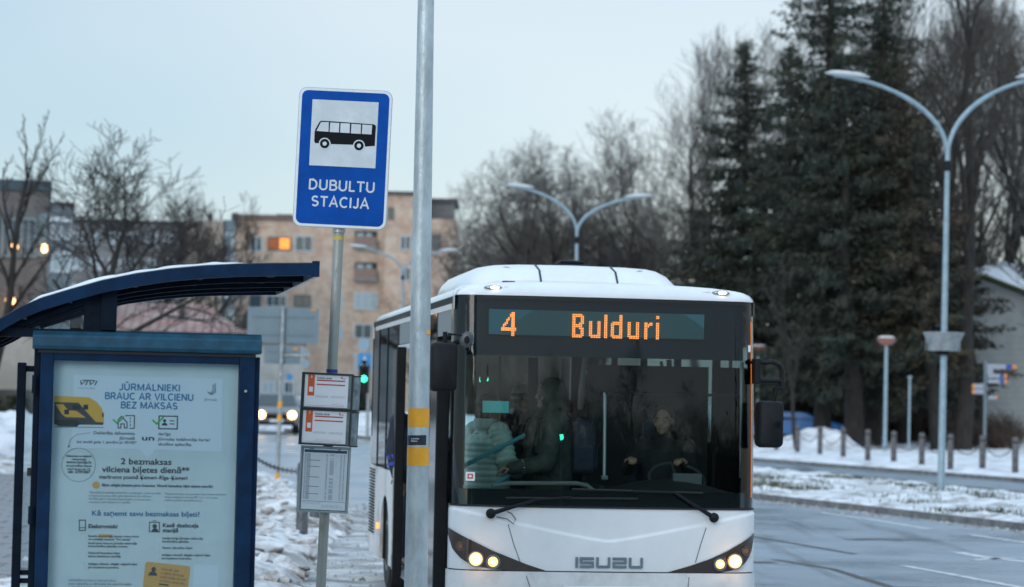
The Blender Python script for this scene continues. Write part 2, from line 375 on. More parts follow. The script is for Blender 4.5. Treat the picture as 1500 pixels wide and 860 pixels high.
def bank(u, v):
    yv = lerp(8, 150, v ** 1.6); xe = x_at(BANK_E, yv); xi = x_at(BIN, yv); x = xe + (xi - xe) * u ** 2.2; d = xe - x
    k = ss(0, .35, d); hh = bank_h(x, yv)
    rr = (noise.fractal(Vector((x * 1.1, yv * 1.3, 9)), .9, 2, 3) * .07 + .02 * noise.noise(Vector((x * 4, yv * 4, 1)))) * ss(0, .3, d)
    walk = ss(2.6, 3.6, d) * (1 - ss(50, 62, yv))
    ex = noise.noise(Vector((x * 1.3, yv * .8, 15))) * .25 * (1 - u)
    return (x + ex, yv, -.03 + rise(x, yv) + k * hh + rr * (1 - walk))
tag(MB().grid(bank, 170, 900).build('snow_bank', SNOWD, smooth=True, sharp=0), kind='structure')
# low heaps at the far side of the pavement
def heap(cx, cy, rx, ry, h, seed, m=SNOW):
    def fn(u, v):
        a = 2 * math.pi * u; r = v * (1 + .22 * noise.noise(Vector((math.cos(a) * 1.5, math.sin(a) * 1.5, seed))))
        x = cx + rx * r * math.cos(a); y = cy + ry * r * math.sin(a)
        return (x, y, -.06 + rise(x, y) + h * (1 - min(1, v) ** 2) * (1 + .5 * noise.fractal(Vector((x * .9, y * .9, seed)), 1, 2, 4)) + (0.0 if v < 1 else -.1))
    return MB().grid(fn, 48, 16).build('snow_heap', m, smooth=True, sharp=0)
tag(heap(-14.6, 66, 4.5, 7, 1.15, 1), 'large white snow heap beyond the pavement behind the bus shelter', 'snow heap')
tag(heap(-6.2, 52, 1.6, 4, .32, 2), 'low trodden snow heap round the foot of the grey traffic sign post', 'snow heap')
tag(heap(-2.9, 27.5, .75, 1.9, .30, 4, SNOWD), 'dirty lumpy snow heap behind the timetable post near the bus', 'snow heap')
tag(heap(13, 101, 2.2, 3, 1.0, 6), 'ploughed snow heap at the foot of the forked spruce trunks', 'snow heap')
# pavement: slabs one by one where they are large enough, then one joined part
pav = MB().grid(lambda u, v: (lerp(-16, x_at(BANK_E, lerp(8, 56, v)) - 3.0, u), lerp(8, 56, v), .035 + rise(-6, lerp(8, 56, v))), 4, 20).build('pavement', PAVE, smooth=False); tag(pav, kind='structure')
rest = MB(); slab = None; random.seed(5)
slab_me = MB().box(-.238, .238, -.238, .238, -.04, 0).build('paving_slab', PAVE, pav, bevel=.008)
first = True
for j in range(70):
    y = 22 + j * .5; c = (25 - 750) / F * y
    for i in range(-14, 15):
        x = round((c + i * .5) / .5) * .5 + (.25 if j % 2 else 0)
        if x > x_at(BANK_E, y) - 3.1 or x < -15: continue
        z = .06 + rise(x, y) + random.uniform(-.006, .006)
        if -3 <= i <= 1 and j < 62:
            o = slab_me if first else slab_me.copy()
            if not first: COL.objects.link(o)
            first = False; o.location = (x, y, z); o.rotation_euler = (random.uniform(-.01, .01), random.uniform(-.01, .01), 0)
        elif j < 62: rest.box(x - .238, x + .238, y - .238, y + .238, z - .04, z)
tag(rest.build('paving', PAVE, pav), kind='stuff')
# icy kerbside strip between the snow bank and the bus
tag(MB().grid(lambda u, v: (lerp(x_at(BANK_E, lerp(8, 44, v)) - .2, -.62 - .13 * (lerp(8, 44, v) - 18.85) + 1.0 + .1 * noise.noise(Vector((0, v * 40, 1))), u), lerp(8, 44, v), .034 + .02 * noise.fractal(Vector((u * 4, v * 40, 3)), 1, 2, 3)), 16, 160).build('icy_gutter', ICE, smooth=True, sharp=0), kind='structure')
# kerbs
KERB = mat('kerb_stone', (.16, .16, .16), .7, var=.3, vs=4, bump=.3)
def kerb(P, off, y0, y1, n, group):
    b = MB()
    for i in range(n):
        ya, yb = lerp(y0, y1, i / n), lerp(y0, y1, (i + .985) / n)
        xa, xb = x_at(P, ya) + off, x_at(P, yb) + off
        v = []
        for (x, y) in ((xa, ya), (xb, yb)):
            for dx, dz in ((-.09, -.02), (.09, -.02), (.09, .115), (-.09, .125)): v.append((x + dx, y, dz + rise(x, y)))
        b.add(v, [(0, 1, 2, 3), (7, 6, 5, 4), (0, 4, 5, 1), (1, 5, 6, 2), (2, 6, 7, 3), (3, 7, 4, 0)])
    return tag(b.build('kerb', KERB), kind='structure')
kerb(MED_N, .0, 22, 100, 78, ''); kerb(MED_F, .05, 30, 110, 80, ''); kerb(PARK_E, -.05, 30, 120, 90, '')
# slush crumbs and grit thrown up along the kerbs, dead grass poking through the median snow
def crumbs(name, P, y0, y1, off, spread, n, m, seed, rmax=.055, label=None):
    rg = random.Random(seed); b = MB()
    for i in range(n):
        y = lerp(y0, y1, rg.random() ** 1.4); x = x_at(P, y) + off + rg.gauss(0, spread); r = rg.uniform(.012, rmax) * rg.random() ** .4; z = rise(x, y) + r * .3; a = rg.uniform(0, 6)
        v = [(x + r * math.cos(a + k * 1.57) * rg.uniform(.7, 1.4), y + r * math.sin(a + k * 1.57) * rg.uniform(.7, 1.4), z - r * .3) for k in range(4)] + [(x + r * .2, y, z + r * rg.uniform(.5, 1.0))]
        b.add(v, [(0, 1, 4), (1, 2, 4), (2, 3, 4), (3, 0, 4)])
    o = b.build(name, m); return tag(o, label, name.replace('_', ' '), kind='stuff')
SLU = mat('slush', (.40, .41, .42), .5, col2=(.16, .14, .125), vs=3, ramp=(.42, .6))
crumbs('slush', MED_N, 30, 75, -.35, .22, 1500, SLU, 1, label='grey slush crumbs along the near kerb of the median')
crumbs('road_slush', BANK_E, 22, 44, .25, .25, 1400, SLU, 2, .06, label='dirty slush lumps at the foot of the snow bank by the bus')
def grass(name, n, seed):
    rg = random.Random(seed); b = MB()
    cl = [(rg.uniform(34, 66), rg.uniform(.12, .8)) for _ in range(46)]
    for i in range(n):
        y, u = rg.choice(cl); y += rg.gauss(0, .35); xa, xb = x_at(MED_N, y), x_at(MED_F, y); x = lerp(xa, xb, u) + rg.gauss(0, .35); h = rg.uniform(.03, .10); dx = rg.gauss(0, .04)
        b.add([(x - .012, y, .10), (x + .012, y, .10), (x + dx, y + rg.gauss(0, .02), .16 + h)], [(0, 1, 2)])
    return tag(b.build(name, mat('dead_grass', (.07, .07, .035), .9, var=.4, vs=3)), 'dead grass blades poking through the thin snow of the median', 'grass', kind='stuff')
grass('grass', 3000, 3)
def chunks(n, seed):
    rg = random.Random(seed); b = MB()
    for i in range(n):
        y = rg.uniform(23, 50); d = abs(rg.gauss(.9, 1.1)) + .1; x = x_at(BANK_E, y) - d
        if d > 3.4: continue
        r = rg.uniform(.04, .15) * (.6 + .4 * rg.random()); z = -.03 + rise(x, y) + ss(0, .35, d) * bank_h(x, y); s_ = rg.uniform(0, 50); n0 = len(b.v)
        b.ellip((x, y, z + r * .15), (r * rg.uniform(.8, 1.6), r * rg.uniform(.8, 1.5), r * rg.uniform(.3, .55)), Euler((rg.uniform(-.4, .4), rg.uniform(-.4, .4), rg.uniform(0, 6))), nu=9, nv=6)
        for k in range(n0, len(b.v)):
            p = Vector(b.v[k]); c0 = Vector((x, y, z)); f = 1 + .55 * noise.noise((p - c0) * (1.6 / r) + Vector((s_, 0, 0))); b.v[k] = tuple(c0 + (p - c0) * f)
    return tag(b.build('snow_chunks', SNOWD, smooth=True, sharp=50), 'broken crusty snow chunks lying on the dirty bank between shelter and bus', 'snow chunks', kind='stuff')
chunks(330, 12)
# painted markings, worn
PAINT = mat('road_paint', (.62, .64, .66), .55, col2=(.30, .32, .34), vs=5, ramp=(.45, .62))
TAR = mat('tar_seam', (.03, .03, .032), .5, var=.3)
def stripe(name, pts, wd, m, z=.005):
    b = MB(); v = []
    for i, p in enumerate(pts):
        q = pts[min(i + 1, len(pts) - 1)]; q0 = pts[max(0, i - 1)]; d = Vector((q[0] - q0[0], q[1] - q0[1])).normalized(); nn = Vector((-d.y, d.x)) * wd / 2
        v += [(p[0] + nn.x, p[1] + nn.y, z), (p[0] - nn.x, p[1] - nn.y, z)]
    b.add(v, [(2 * i, 2 * i + 1, 2 * i + 3, 2 * i + 2) for i in range(len(pts) - 1)])
    return tag(b.build(name, m), kind='structure')
def gp(*a): return [tuple(G(x, y))[:2] for x, y in a]
stripe('lane_marking', gp((1201, 751), (1280, 762), (1364, 776)), .16, PAINT)
stripe('lane_marking', gp((1422, 784), (1500, 795), (1560, 804)), .16, PAINT)
stripe('lane_marking', gp((1322, 829), (1400, 843), (1500, 862)), .14, PAINT)
stripe('lane_marking', gp((1400, 809), (1450, 818), (1530, 826)), .22, PAINT)
stripe('lane_marking', gp((1425, 821), (1470, 818), (1530, 818)), .16, PAINT)
stripe('tar_seam', gp((1100, 786), (1160, 796), (1252, 812)), .10, TAR)
stripe('tar_seam', gp((1245, 791), (1290, 790), (1326, 792)), .30, TAR, .004)
stripe('tar_seam', gp((1085, 824), (1110, 824), (1134, 824)), .28, TAR, .004)
stripe('tar_seam', gp((1134, 820), (1220, 834), (1330, 868)), .12, TAR, .004)

# ================================================================ BUS SHELTER
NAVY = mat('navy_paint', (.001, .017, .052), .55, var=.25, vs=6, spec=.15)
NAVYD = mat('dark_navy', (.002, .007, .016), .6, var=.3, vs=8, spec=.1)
CAPB = mat('shelter_cap', (.005, .055, .10), .45, var=.25, vs=9, spec=.4)
BLACKP = mat('black_plastic', (.012, .014, .016), .5)
STEEL = mat('galvanised', (.30, .33, .35), .42, .55, var=.22, vs=14, bump=.1, bs=60)
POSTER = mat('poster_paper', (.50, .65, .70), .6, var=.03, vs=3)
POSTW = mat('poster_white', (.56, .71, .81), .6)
POSTB = mat('poster_blue', (.02, .17, .38), .6)
INK = mat('ink', (.03, .04, .05), .6)
INKG = mat('grey_ink', (.12, .16, .18), .6)
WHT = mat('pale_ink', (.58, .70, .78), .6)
YEL = mat('poster_ochre', (.55, .34, .09), .6)
GRN = mat('tick_green', (.05, .42, .10), .6)
sh = thing('bus_shelter', 'navy blue bus shelter with snow on its arched roof and a framed poster panel', 'bus shelter', (-2.045, 13.5, 0), R(10))
SF = Fr(sh)
def P2(pts, y): return [SF(a, b, y) for a, b in pts]
# end panel with the poster
fx0, fz = SF(60, 515, 0); fx1, _ = SF(373, 520, 0); ftop = SF(215, 517, 0)[1]
px0, pzt = SF(79, 528, -.0); px1, _ = SF(350, 534, -.0); pzt = SF(215, 531, 0)[1]
FB = .28
fr = MB().box(fx0, px0, -.06, .12, FB, ftop).box(px1, fx1, -.06, .12, FB, ftop).box(px0, px1, -.06, .12, pzt, ftop).box(px0, px1, -.06, .12, FB, FB + .09)
panel = fr.build('poster_frame', NAVY, sh, bevel=.006)
tag(panel)
MB().box(fx0 - .035, fx0, -.03, .10, 0.1, ftop + .01).build('post', NAVYD, sh, bevel=.004)
MB().box(fx1, fx1 + .03, -.02, .10, 0.1, ftop - .01).build('post', NAVY, sh, bevel=.004)
for zz in (2.02, 1.30, .55):
    tube('hinge', NAVYD, panel, [(fx0 - .03, -.065, zz - .05), (fx0 - .03, -.065, zz + .05)], .013, 8)
tube('lock', STEEL, panel, [(fx1 - .05, -.062, SF(357, 573, 0)[1]), (fx1 - .05, -.075, SF(357, 573, 0)[1])], .008, 10)
ck = SF(48, 487, -.1); ck2 = SF(384, 491, -.1); zb = SF(215, 515, -.1)[1]; zt = SF(215, 486, -.1)[1]
capp = [(-.10, zb), (-.115, zb + .02), (-.115, zb + .075), (-.09, zt - .008), (-.05, zt), (.12, zt), (.16, zt - .03), (.16, zb)]
MB().prismx(capp, ck[0], ck2[0]).build('panel_cap', CAPB, sh, bevel=.006)
MB().box(ck[0] + .03, ck2[0] - .03, -.07, .14, zb - .018, zb - .002).build('cap_trim', BLACKP, sh)
MB().box(px0 + .0005, px1 - .0005, .015, .03, FB + .09, pzt).build('poster', POSTER, sh)
poster = [o for o in bpy.data.objects if o.name == 'poster'][0]
gm = glass('poster_glass', (.93, .96, .97), 1.35, .02)
MB().box(px0 + .0005, px1 - .0005, -.012, -.006, FB + .09, pzt).build('glass_pane', gm, sh)
TY = .013
def S2(px, py): return SF(px, py, TY)
def pt(s, px, py, cappx, m, align='LEFT', bold=0.0, wpx=None, rot=0, ls=1.0, shear=0):
    x, z = S2(px, py); return text(poster, s, x, z, cappx / 262.0, m, TY - .0012, align, bold, 'lettering', rot, wpx / 262.0 if wpx else None, ls, shear)
def flat(name, pts, m, dy=0.0, parent=None):
    return MB().prism([S2(a, b) for a, b in pts], TY - .0008 - dy, TY + .001).build(name, m, parent or poster)
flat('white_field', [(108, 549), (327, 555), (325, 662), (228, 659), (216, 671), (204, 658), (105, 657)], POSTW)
for s, px_, py_, wp in (('JŪRMALNIEKI', 219, 572.5, 88), ('BRAUC AR VILCIENU', 218.5, 586, 128), ('BEZ MAKSAS', 218.5, 599, 82)):
    block_text(poster, s, *S2(px_, py_), 9.8 / 262, POSTB, TY - .0014, wp / 262, 0, .19, .11)
# train picture
OCH = mat('train_yellow', (.62, .40, .08), .6); DKG = mat('train_grey', (.06, .075, .085), .6)
flat('train_body', [(79.5, 580), (130, 582), (142, 589), (149, 598), (152, 609), (152, 622), (79.3, 621)], OCH, .0004)
flat('train_stripe', [(79.5, 589), (115, 590), (140, 618), (151, 619), (151, 622.5), (79.3, 622)], DKG, .0008)
flat('train_stripe', [(81, 592), (90, 606), (96, 611), (126, 612), (112, 602), (100, 601), (92, 592)], OCH, .0012)
for a in ((106, 593, 118, 600), (122, 593, 129, 600), (94, 600, 101, 607), (149.5, 605, 152, 611)): flat('train_window', [(a[0], a[1]), (a[2], a[1]), (a[2], a[3]), (a[0], a[3])], INK, .0014)
flat('train_skirt', [(80, 615), (112, 615), (117, 621), (113, 625), (85, 624), (80, 620)], INK, .0016)
flat('rail', [(79, 624.6), (152, 625.8), (152, 626.8), (79, 625.8)], INKG, .0004)
# maker's marks at the top corners
pt('VIVI', 114, 564, 7, INKG, bold=.05, wpx=25, shear=.3); flat('logo_bar', [(120, 556.2), (139, 556.6), (138, 558.4), (121, 558)], INKG, .0012)
pt('TAVS VILCIENS', 114, 569.5, 2.2, INKG, wpx=25)
pt('Jūrmala', 299, 587, 4, INKG, wpx=19)
for k in range(3): flat('logo_stroke', [(311 + k * 2, 564 - k * 1.3), (312.2 + k * 2, 563 - k * 1.3), (312.2 + k * 2, 573 + k), (307 + k * 1.2, 577 + k * 1.1), (303.2 + k * 1.2, 574 + k * 1.2), (304.2 + k, 573.2 + k), (307.4 + k, 575.4 + k), (311 + k * 2, 572.6 + k)], INKG)
# icons
def ln(pts, wpx, m, name='icon_line', closed=False, dy=0.0):
    q = [Vector(S2(a, b)) for a, b in pts]; wd = wpx / 262.0 / 2; b = MB()
    if closed: q.append(q[0])
    for a, c in zip(q, q[1:]):
        d = (c - a).normalized(); n = Vector((-d.y, d.x)) * wd; e = d * wd * .8
        b.prism([tuple(a - e + n), tuple(c + e + n), tuple(c + e - n), tuple(a - e - n)], TY - .0012 - dy, TY)
    return b.build(name, m, poster)
ln([(173, 627), (173, 615), (178, 610), (186, 619), (186, 627), (182, 627), (182, 621), (177, 621), (177, 627)], 1.5, INK, closed=True)
ln([(184, 609), (197, 609), (196.5, 627.5), (190, 627.5)], 1.5, INK); ln([(191, 612.5), (191, 614)], 1.4, INK); ln([(191, 617), (191, 618.5)], 1.4, INK); ln([(191, 622), (191, 623.5)], 1.4, INK)
ln([(166, 615), (171.5, 620), (181, 611)], 2.4, GRN, 'tick_mark', dy=.001)
ln([(233, 609.5), (260, 610), (259.5, 628.5), (232.5, 628)], 1.8, INK, closed=True); ln([(249, 616.5), (255, 616.7)], 1.5, INK); ln([(249, 621), (255, 621.2)], 1.5, INK)
def disc(px, py, rp, m, name='icon_dot', n=18, dy=0, half=False):
    x, z = S2(px, py); r = rp / 262.0; a1 = math.pi if half else 2 * math.pi
    return MB().prism([(x + r * math.cos(a1 * k / n), z + r * math.sin(a1 * k / n)) for k in range(n + (1 if half else 0))][::-1], TY - .0014 - dy, TY).build(name, m, poster)
disc(241, 616.5, 2.3, INK); disc(241, 623.4, 4.2, INK, half=True); ln([(224, 616), (229.5, 621), (239, 611.5)], 2.4, GRN, 'tick_mark', dy=.002)
pt('Deklarēta dzīvesvieta', 197.5, 637.2, 4.6, INK, 'RIGHT', .03, 59); pt('Jūrmalā', 197.5, 644.3, 4.6, INK, 'RIGHT', .03, 22); pt('(uz esošā gada 1. janvāra pl. 00.00)*', 200, 650.3, 4.0, INK, 'RIGHT', .03, 86)
pt('un', 207, 645, 7.5, INK, 'LEFT', .06, 17)
pt('derīga', 231.5, 637.6, 4.4, INK, wpx=18, bold=.03); pt('Jūrmalas iedzīvotāja karte/', 231.5, 645.2, 4.4, INK, wpx=76, bold=.03); pt('skolēna apliecība', 231.5, 652.6, 4.4, INK, wpx=48, bold=.03)
pt('2 bezmaksas', 214, 680.5, 9, INK, 'CENTER', .035, 73); pt('vilciena biļetes dienā**', 213.5, 692.5, 9, INK, 'CENTER', .035, 126)
pt('maršrutos posmā Ķemeri–Rīga–Ķemeri', 210, 702, 5.6, INK, 'CENTER', .03, 127)
ring = [(115 + 24.6 * math.cos(a * R(10)), 681 + 24.6 * math.sin(a * R(10))) for a in range(36)]
ln(ring, .5, INKG, closed=True); ln([(132, 634), (112, 637), (103, 644), (100.5, 654)], .6, INKG); disc(100.5, 654, 1.4, INKG)
for i, (s, wp, c_) in enumerate((('Dzīvesvietu var deklarēt', 36, 3), ('elektroniski', 20, 3), ('www.latvija.lv', 36, 4.4), ('vai pašvaldības klientu', 37, 3), ('centrā (Jomas iela 1/5),', 34, 3), ('tālr. 67093887', 32, 4))):
    pt(s, 115.5, 669.5 + i * 4.75, c_, INK, 'CENTER', .03, wp)
disc(140.5, 710.5, 5.2, YEL); pt('!', 140.5, 713.2, 5.5, INK, 'CENTER', .05)
pt('Biļete obligāti jāsaņem pirms brauciena. Vilcienā bezmaksas biļeti saņemt nevarēs!', 149, 712.3, 4.2, INK, wpx=160, bold=.03)
for i, (s, wp) in enumerate((('*Pārvadātājs Jūrmalā jābūt deklarētam uz esošā gada 1. janvāra pl. 00.00,', 104), ('lai brauktu bez maksas 2024. gadā; deklarēšanās Jūrmalā jāveic', 90), ('līdz 2023. gada 31. decembra dienas beigām, un tad bezmaksas', 89), ('braucienus varēs izmantot no 1. janvāra.', 60))): pt(s, 130, 722.5 + i * 4.7, 2.7, INKG, wpx=wp)
for i, (s, wp) in enumerate((('**Izņemot personas, kuras jau saņem valsts noteiktos braukšanas', 90), ('maksas atvieglojumus (tostarp MK 7. p.), 1. un 2. grupas', 77), ('invalīdi un politiski represētās personas.', 55))): pt(s, 241, 724.5 + i * 4.7, 2.7, INKG, wpx=wp)
pt('Kā saņemt savu bezmaksas biļeti?', 213.5, 756, 7.2, POSTB, 'CENTER', .04, 155)
ln([(116, 762), (125, 762), (125, 777), (116, 777)], 1.2, INK, closed=True); ln([(116, 773), (125, 773)], .9, INK)
pt('Elektroniski', 129, 773.5, 5.8, INK, bold=.05, wpx=41)
ln([(219, 765), (233.5, 765.4), (233.5, 779.3), (218.6, 779)], 1.1, INK, closed=True); disc(226.5, 771, 3.2, INK); disc(227, 779, 5, INK, half=True); ln([(224, 763), (229, 763)], .8, INK)
pt('Kasē dzelzceļa', 238, 772.2, 5.8, INK, bold=.05, wpx=51.5); pt('stacijā', 238, 779.5, 5.8, INK, bold=.05, wpx=22)
flat('highlight_bar', [(144, 782.6), (164.5, 783), (164.5, 787.4), (144, 787)], YEL, -.0004)
for s, x_, y_, wp in (('Izveido personīgo kontu www.vivi.lv', 129, 786.7, 73), ('vai mobilajā lietotnē "Vivi Latvija".', 129, 791.3, 62), ('Ievadi savus datus un Jūrmalas iedzīvotāja', 129, 797, 70), ('kartes/skolēna apliecības numuru.', 129, 801.5, 57),
        ('Noformē bezmaksas biļeti', 129, 811.5, 45), ('katram braucienam atsevišķi.', 129, 816.3, 47), ('Iekāpjot vilcienā, obligāti reģistrē biļeti', 129, 827.5, 70), ('pie konduktora kontroliera.', 129, 832.5, 44),
        ('Uzrādi derīgu Jūrmalas iedzīvotāja', 237.5, 790, 59), ('karti/skolēna apliecību.', 237.5, 794.6, 39), ('Saņem izdrukātu biļeti.', 237.5, 804, 44), ('Iekāpjot vilcienā, obligāti reģistrē biļeti', 237, 814.4, 70), ('pie konduktora kontroliera.', 237, 819.4, 43)):
    pt(s, x_, y_, 3.4, INK, wpx=wp, bold=.02)
for s, x_, y_ in (('1', 119, 791), ('2', 118, 816), ('3', 118, 832), ('1', 228, 794), ('2', 226.5, 806.5), ('3', 226, 819.5)): pt(s, x_, y_, 8, WHT, bold=.05)
for i, (s, wp) in enumerate((('UZMANĪBU! Ja biļete 2 reizes pēc kārtas', 68), ('netiks reģistrēta, uz 180 dienām tiks apturēta iespēja', 90), ('saņemt bezmaksas biļetes.', 70))):
    pt(s, 100, 851.5 + i * 5, 3.2, POSTB if i == 0 else INK, wpx=wp)
ca, cb = math.cos(R(6)), math.sin(R(6))
cardpts = []
for (u, v) in rrect(-33, 33, -24, 24, 4, 4): cardpts.append((243.5 + u * ca - v * cb, 850 + u * cb + v * ca))
flat('ochre_card', cardpts, YEL)
disc(225, 834, 3.4, INK, dy=.001); disc(223.5, 843.3, 6.4, INK, half=True, dy=.001)
for i, (s, wp) in enumerate((('Vienmēr līdzi', 26), ('ir jābūt Jūrmalas', 34), ('iedzīvotāja kartei/', 38), ('skolēna apliecībai', 37))): pt(s, 236 - i * .8, 835 + i * 5.7, 4, INK, wpx=wp, rot=R(-7))
flat('card_bar', [(233, 854.5), (247, 856.3), (246.7, 858.5), (232.7, 856.7)], INK, .001)
flat('white_square', [(283.5, 828), (320.5, 828.6), (320, 868), (282.5, 868)], POSTW)
# left wing post with clamps and glass
a0 = SF(26, 531, .05); a1 = SF(39, 531, .05)
MB().box(a0[0], a1[0], .0, .08, .05, a0[1]).build('post', NAVYD, sh, bevel=.005)
MB().box(a1[0] - .01, fx0 + .0, .02, .06, SF(50, 545, .05)[1], SF(50, 536, .05)[1]).build('crossbar', NAVYD, sh)
for yy in (838, 850): MB().box(a1[0] - .01, fx0, .02, .06, SF(50, yy + 4, .05)[1], SF(50, yy - 3, .05)[1]).build('crossbar', NAVYD, sh)
MB().box(a1[0] + .02, a1[0] + .075, .01, .06, SF(40, 697, .05)[1], SF(40, 685, .05)[1]).build('clamp', BLACKP, sh, bevel=.004)
SPK = glass('side_glass', (.86, .92, .93), 1.5, .03, (.5, .55, .58), .10)
MB().box(a1[0] + .002, fx0 - .002, .035, .043, .35, SF(50, 546, .05)[1]).build('side_glass', SPK, sh)
# arched roof
arc_px = [(-90, 505), (-40, 485), (0, 466), (30, 449), (60, 436), (100, 424), (150, 410), (200, 400), (250, 393), (300, 388.5), (350, 386), (410, 385), (466, 384.5)]
arc = [SF(a, b, -.15) for a, b in arc_px]
def arc_poly(th0, th1, x_end=None):
    up = [(x, z - th0) for x, z in arc]; lo = [(x, z - th1) for x, z in arc]
    return up + lo[::-1]
def arc_strip(name, th0, th1, y0, y1, m, pts=None, parent=sh):
    P = pts or arc; n = len(P); b = MB(); v = []
    for y in (y0, y1):
        for t in (th0, th1): v += [(x, y, z - t) for x, z in P]
    f = []
    for i in range(n - 1):
        f += [(i, i + 1, 2 * n + i + 1, 2 * n + i), (n + i + 1, n + i, 3 * n + i, 3 * n + i + 1), (i, n + i, n + i + 1, i + 1), (2 * n + i, 2 * n + i + 1, 3 * n + i + 1, 3 * n + i)]
    f += [(0, 2 * n, 3 * n, n), (n - 1, 2 * n - 1, 4 * n - 1, 3 * n - 1)]
    b.add(v, f); return b.build(name, m, parent, smooth=True, sharp=35)
DEP = 2.75
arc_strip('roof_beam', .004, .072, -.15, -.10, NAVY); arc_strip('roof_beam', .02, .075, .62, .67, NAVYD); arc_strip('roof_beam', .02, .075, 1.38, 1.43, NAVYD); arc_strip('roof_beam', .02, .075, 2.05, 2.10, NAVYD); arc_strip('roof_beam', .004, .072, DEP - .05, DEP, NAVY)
roof = arc_strip('roof_panel', .0, .012, -.148, DEP, mat('roof_sheet', (.05, .065, .07), .4, var=.2))
for i in (3, 5, 7, 9, 11):
    x, z = arc[i]; MB().box(x - .02, x + .02, -.10, DEP - .05, z - .05, z - .018).build('roof_purlin', NAVYD, sh)
# roof snow with an uneven top
sn = MB(); sarc = [(x, z) for x, z in arc[3:12]]
def snowfn(u, v):
    x, z = poly_at(sarc, u); e = ss(0, .08, u) * ss(1, .7, u) * ss(0, .06, v)
    return (x, lerp(-.13, DEP - .1, v), z + .002 + e * (.022 + .014 * noise.noise(Vector((x * 9, v * 12, 1)))))
sn.grid(snowfn, 90, 24).build('roof_snow', SNOW, sh, smooth=True, sharp=0)
ex, ez = arc[-1]
MB().box(ex - .012, ex + .006, -.15, DEP, ez - .078, ez + .006).build('roof_edge', mat('edge_alu', (.42, .46, .48), .35, .6), sh)
MB().box(ex - .03, ex + .009, -.153, -.10, ez - .08, ez + .008).build('beam_end', NAVY, sh)
# triangular gable on the near side: post, bottom rail, small frame
tx0, tz0 = SF(147, 488, .0); tx1, _ = SF(170, 488, .0)
zrl = SF(100, 488, 0)[1]
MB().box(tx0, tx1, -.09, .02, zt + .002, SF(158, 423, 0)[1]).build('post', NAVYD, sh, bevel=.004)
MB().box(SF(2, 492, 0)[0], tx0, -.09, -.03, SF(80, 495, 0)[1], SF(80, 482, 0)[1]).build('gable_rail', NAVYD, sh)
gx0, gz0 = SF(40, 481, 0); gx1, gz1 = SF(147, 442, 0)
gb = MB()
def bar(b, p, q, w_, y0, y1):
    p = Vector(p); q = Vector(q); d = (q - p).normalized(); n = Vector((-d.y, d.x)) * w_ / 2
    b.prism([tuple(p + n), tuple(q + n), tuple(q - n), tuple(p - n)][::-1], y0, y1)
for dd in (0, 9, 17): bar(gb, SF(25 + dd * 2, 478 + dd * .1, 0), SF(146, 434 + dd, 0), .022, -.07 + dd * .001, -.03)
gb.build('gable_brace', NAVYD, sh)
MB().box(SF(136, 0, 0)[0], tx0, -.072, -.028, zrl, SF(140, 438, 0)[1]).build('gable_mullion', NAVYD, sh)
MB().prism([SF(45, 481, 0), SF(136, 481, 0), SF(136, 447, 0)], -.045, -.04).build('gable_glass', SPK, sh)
MB().box(SF(-3, 0, 0)[0], SF(10, 0, 0)[0], -.12, -.02, SF(5, 498, 0)[1], SF(5, 476, 0)[1]).build('gutter_end', mat('edge_alu', (.4,) * 3), sh, bevel=.01)
tube('gutter', NAVYD, sh, [(arc[1][0] + .0, -.15, arc[1][1] - .06), (arc[1][0], DEP, arc[1][1] - .06)], .05, 10)
# far posts
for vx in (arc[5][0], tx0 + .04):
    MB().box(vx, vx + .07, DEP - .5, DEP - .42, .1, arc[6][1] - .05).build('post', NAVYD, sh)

# ================================================================ BUS STOP SIGN WITH TIMETABLES
YS = 15.7
pA = W(497, 335, YS); pB = W(470, 860, YS); dd = (pA - pB); lean = math.atan2(dd.x, dd.z)
t0 = (0.10 - pB.z) / dd.z; base = pB + dd * t0
SG = mat('sign_back', (.35, .38, .40), .4, .5)
st = thing('bus_stop_sign', 'leaning galvanised post with the blue DUBULTU STACIJA bus stop plate and three timetable cases', 'bus stop sign', base, 0, rot=(0, lean, 0))
TF = Fr(st)
SGB = mat('sign_blue', (.001, .060, .30), .6, var=.12, vs=5, spec=.1); SGW = mat('sign_white', (.62, .68, .72), .4, var=.05, vs=8)
SGWB = mat('sign_panel_white', (.50, .56, .60), .4, var=.06, vs=8)
c = TF(502, 232, -.06); hw, hh = .300, .450
PS = 225.6
cx_, cz_ = c
rx = R(-.9)     # the plate is turned a touch more than the post
ztop = cz_ - hh - .01
postm = mat('worn_post', (.30, .32, .30), .45, .35, col2=(.16, .13, .09), vs=9, ramp=(.55, .72), bump=.15, bs=40, stretch=(1, 1, .25))
tube('pole', postm, st, [(0, 0, -.15), (0, 0, ztop + .1)], .033, 16)
tube('pole_collar', SG, st, [(0, 0, ztop - .02), (0, 0, ztop + .05)], .042, 16)
tube('sleeve_ring', mat('blue_ring', (.02, .05, .25), .5), st, [(0, 0, TF(485, 546)[1]), (0, 0, TF(485, 541)[1])], .038, 14)
tube('yellow_sticker', mat('old_yellow', (.5, .38, .08), .6), st, [(0, 0, TF(495, 352)[1]), (0, 0, TF(495, 346)[1])], .0345, 16)
plate = MB().prism(rrect(cx_ - hw, cx_ + hw, cz_ - hh, cz_ + hh, .05), -.062, -.05).build('sign_plate', SGW, st)
MB().prism(rrect(cx_ - hw + .016, cx_ + hw - .016, cz_ - hh + .016, cz_ + hh - .016, .04), -.0632, -.0615).build('blue_field', SGB, plate)
MB().prism(rrect(cx_ - hw - .004, cx_ + hw + .004, cz_ - hh - .004, cz_ + hh + .004, .052), -.0598, -.044).build('plate_rim', SG, plate)
for z_ in (cz_ - .18, cz_ + .18): MB().box(-.05, .05, -.048, .03, z_ - .02, z_ + .02).build('bracket', SG, st)
def sgp(u, v): return (cx_ + u, cz_ + v)
pw = .215
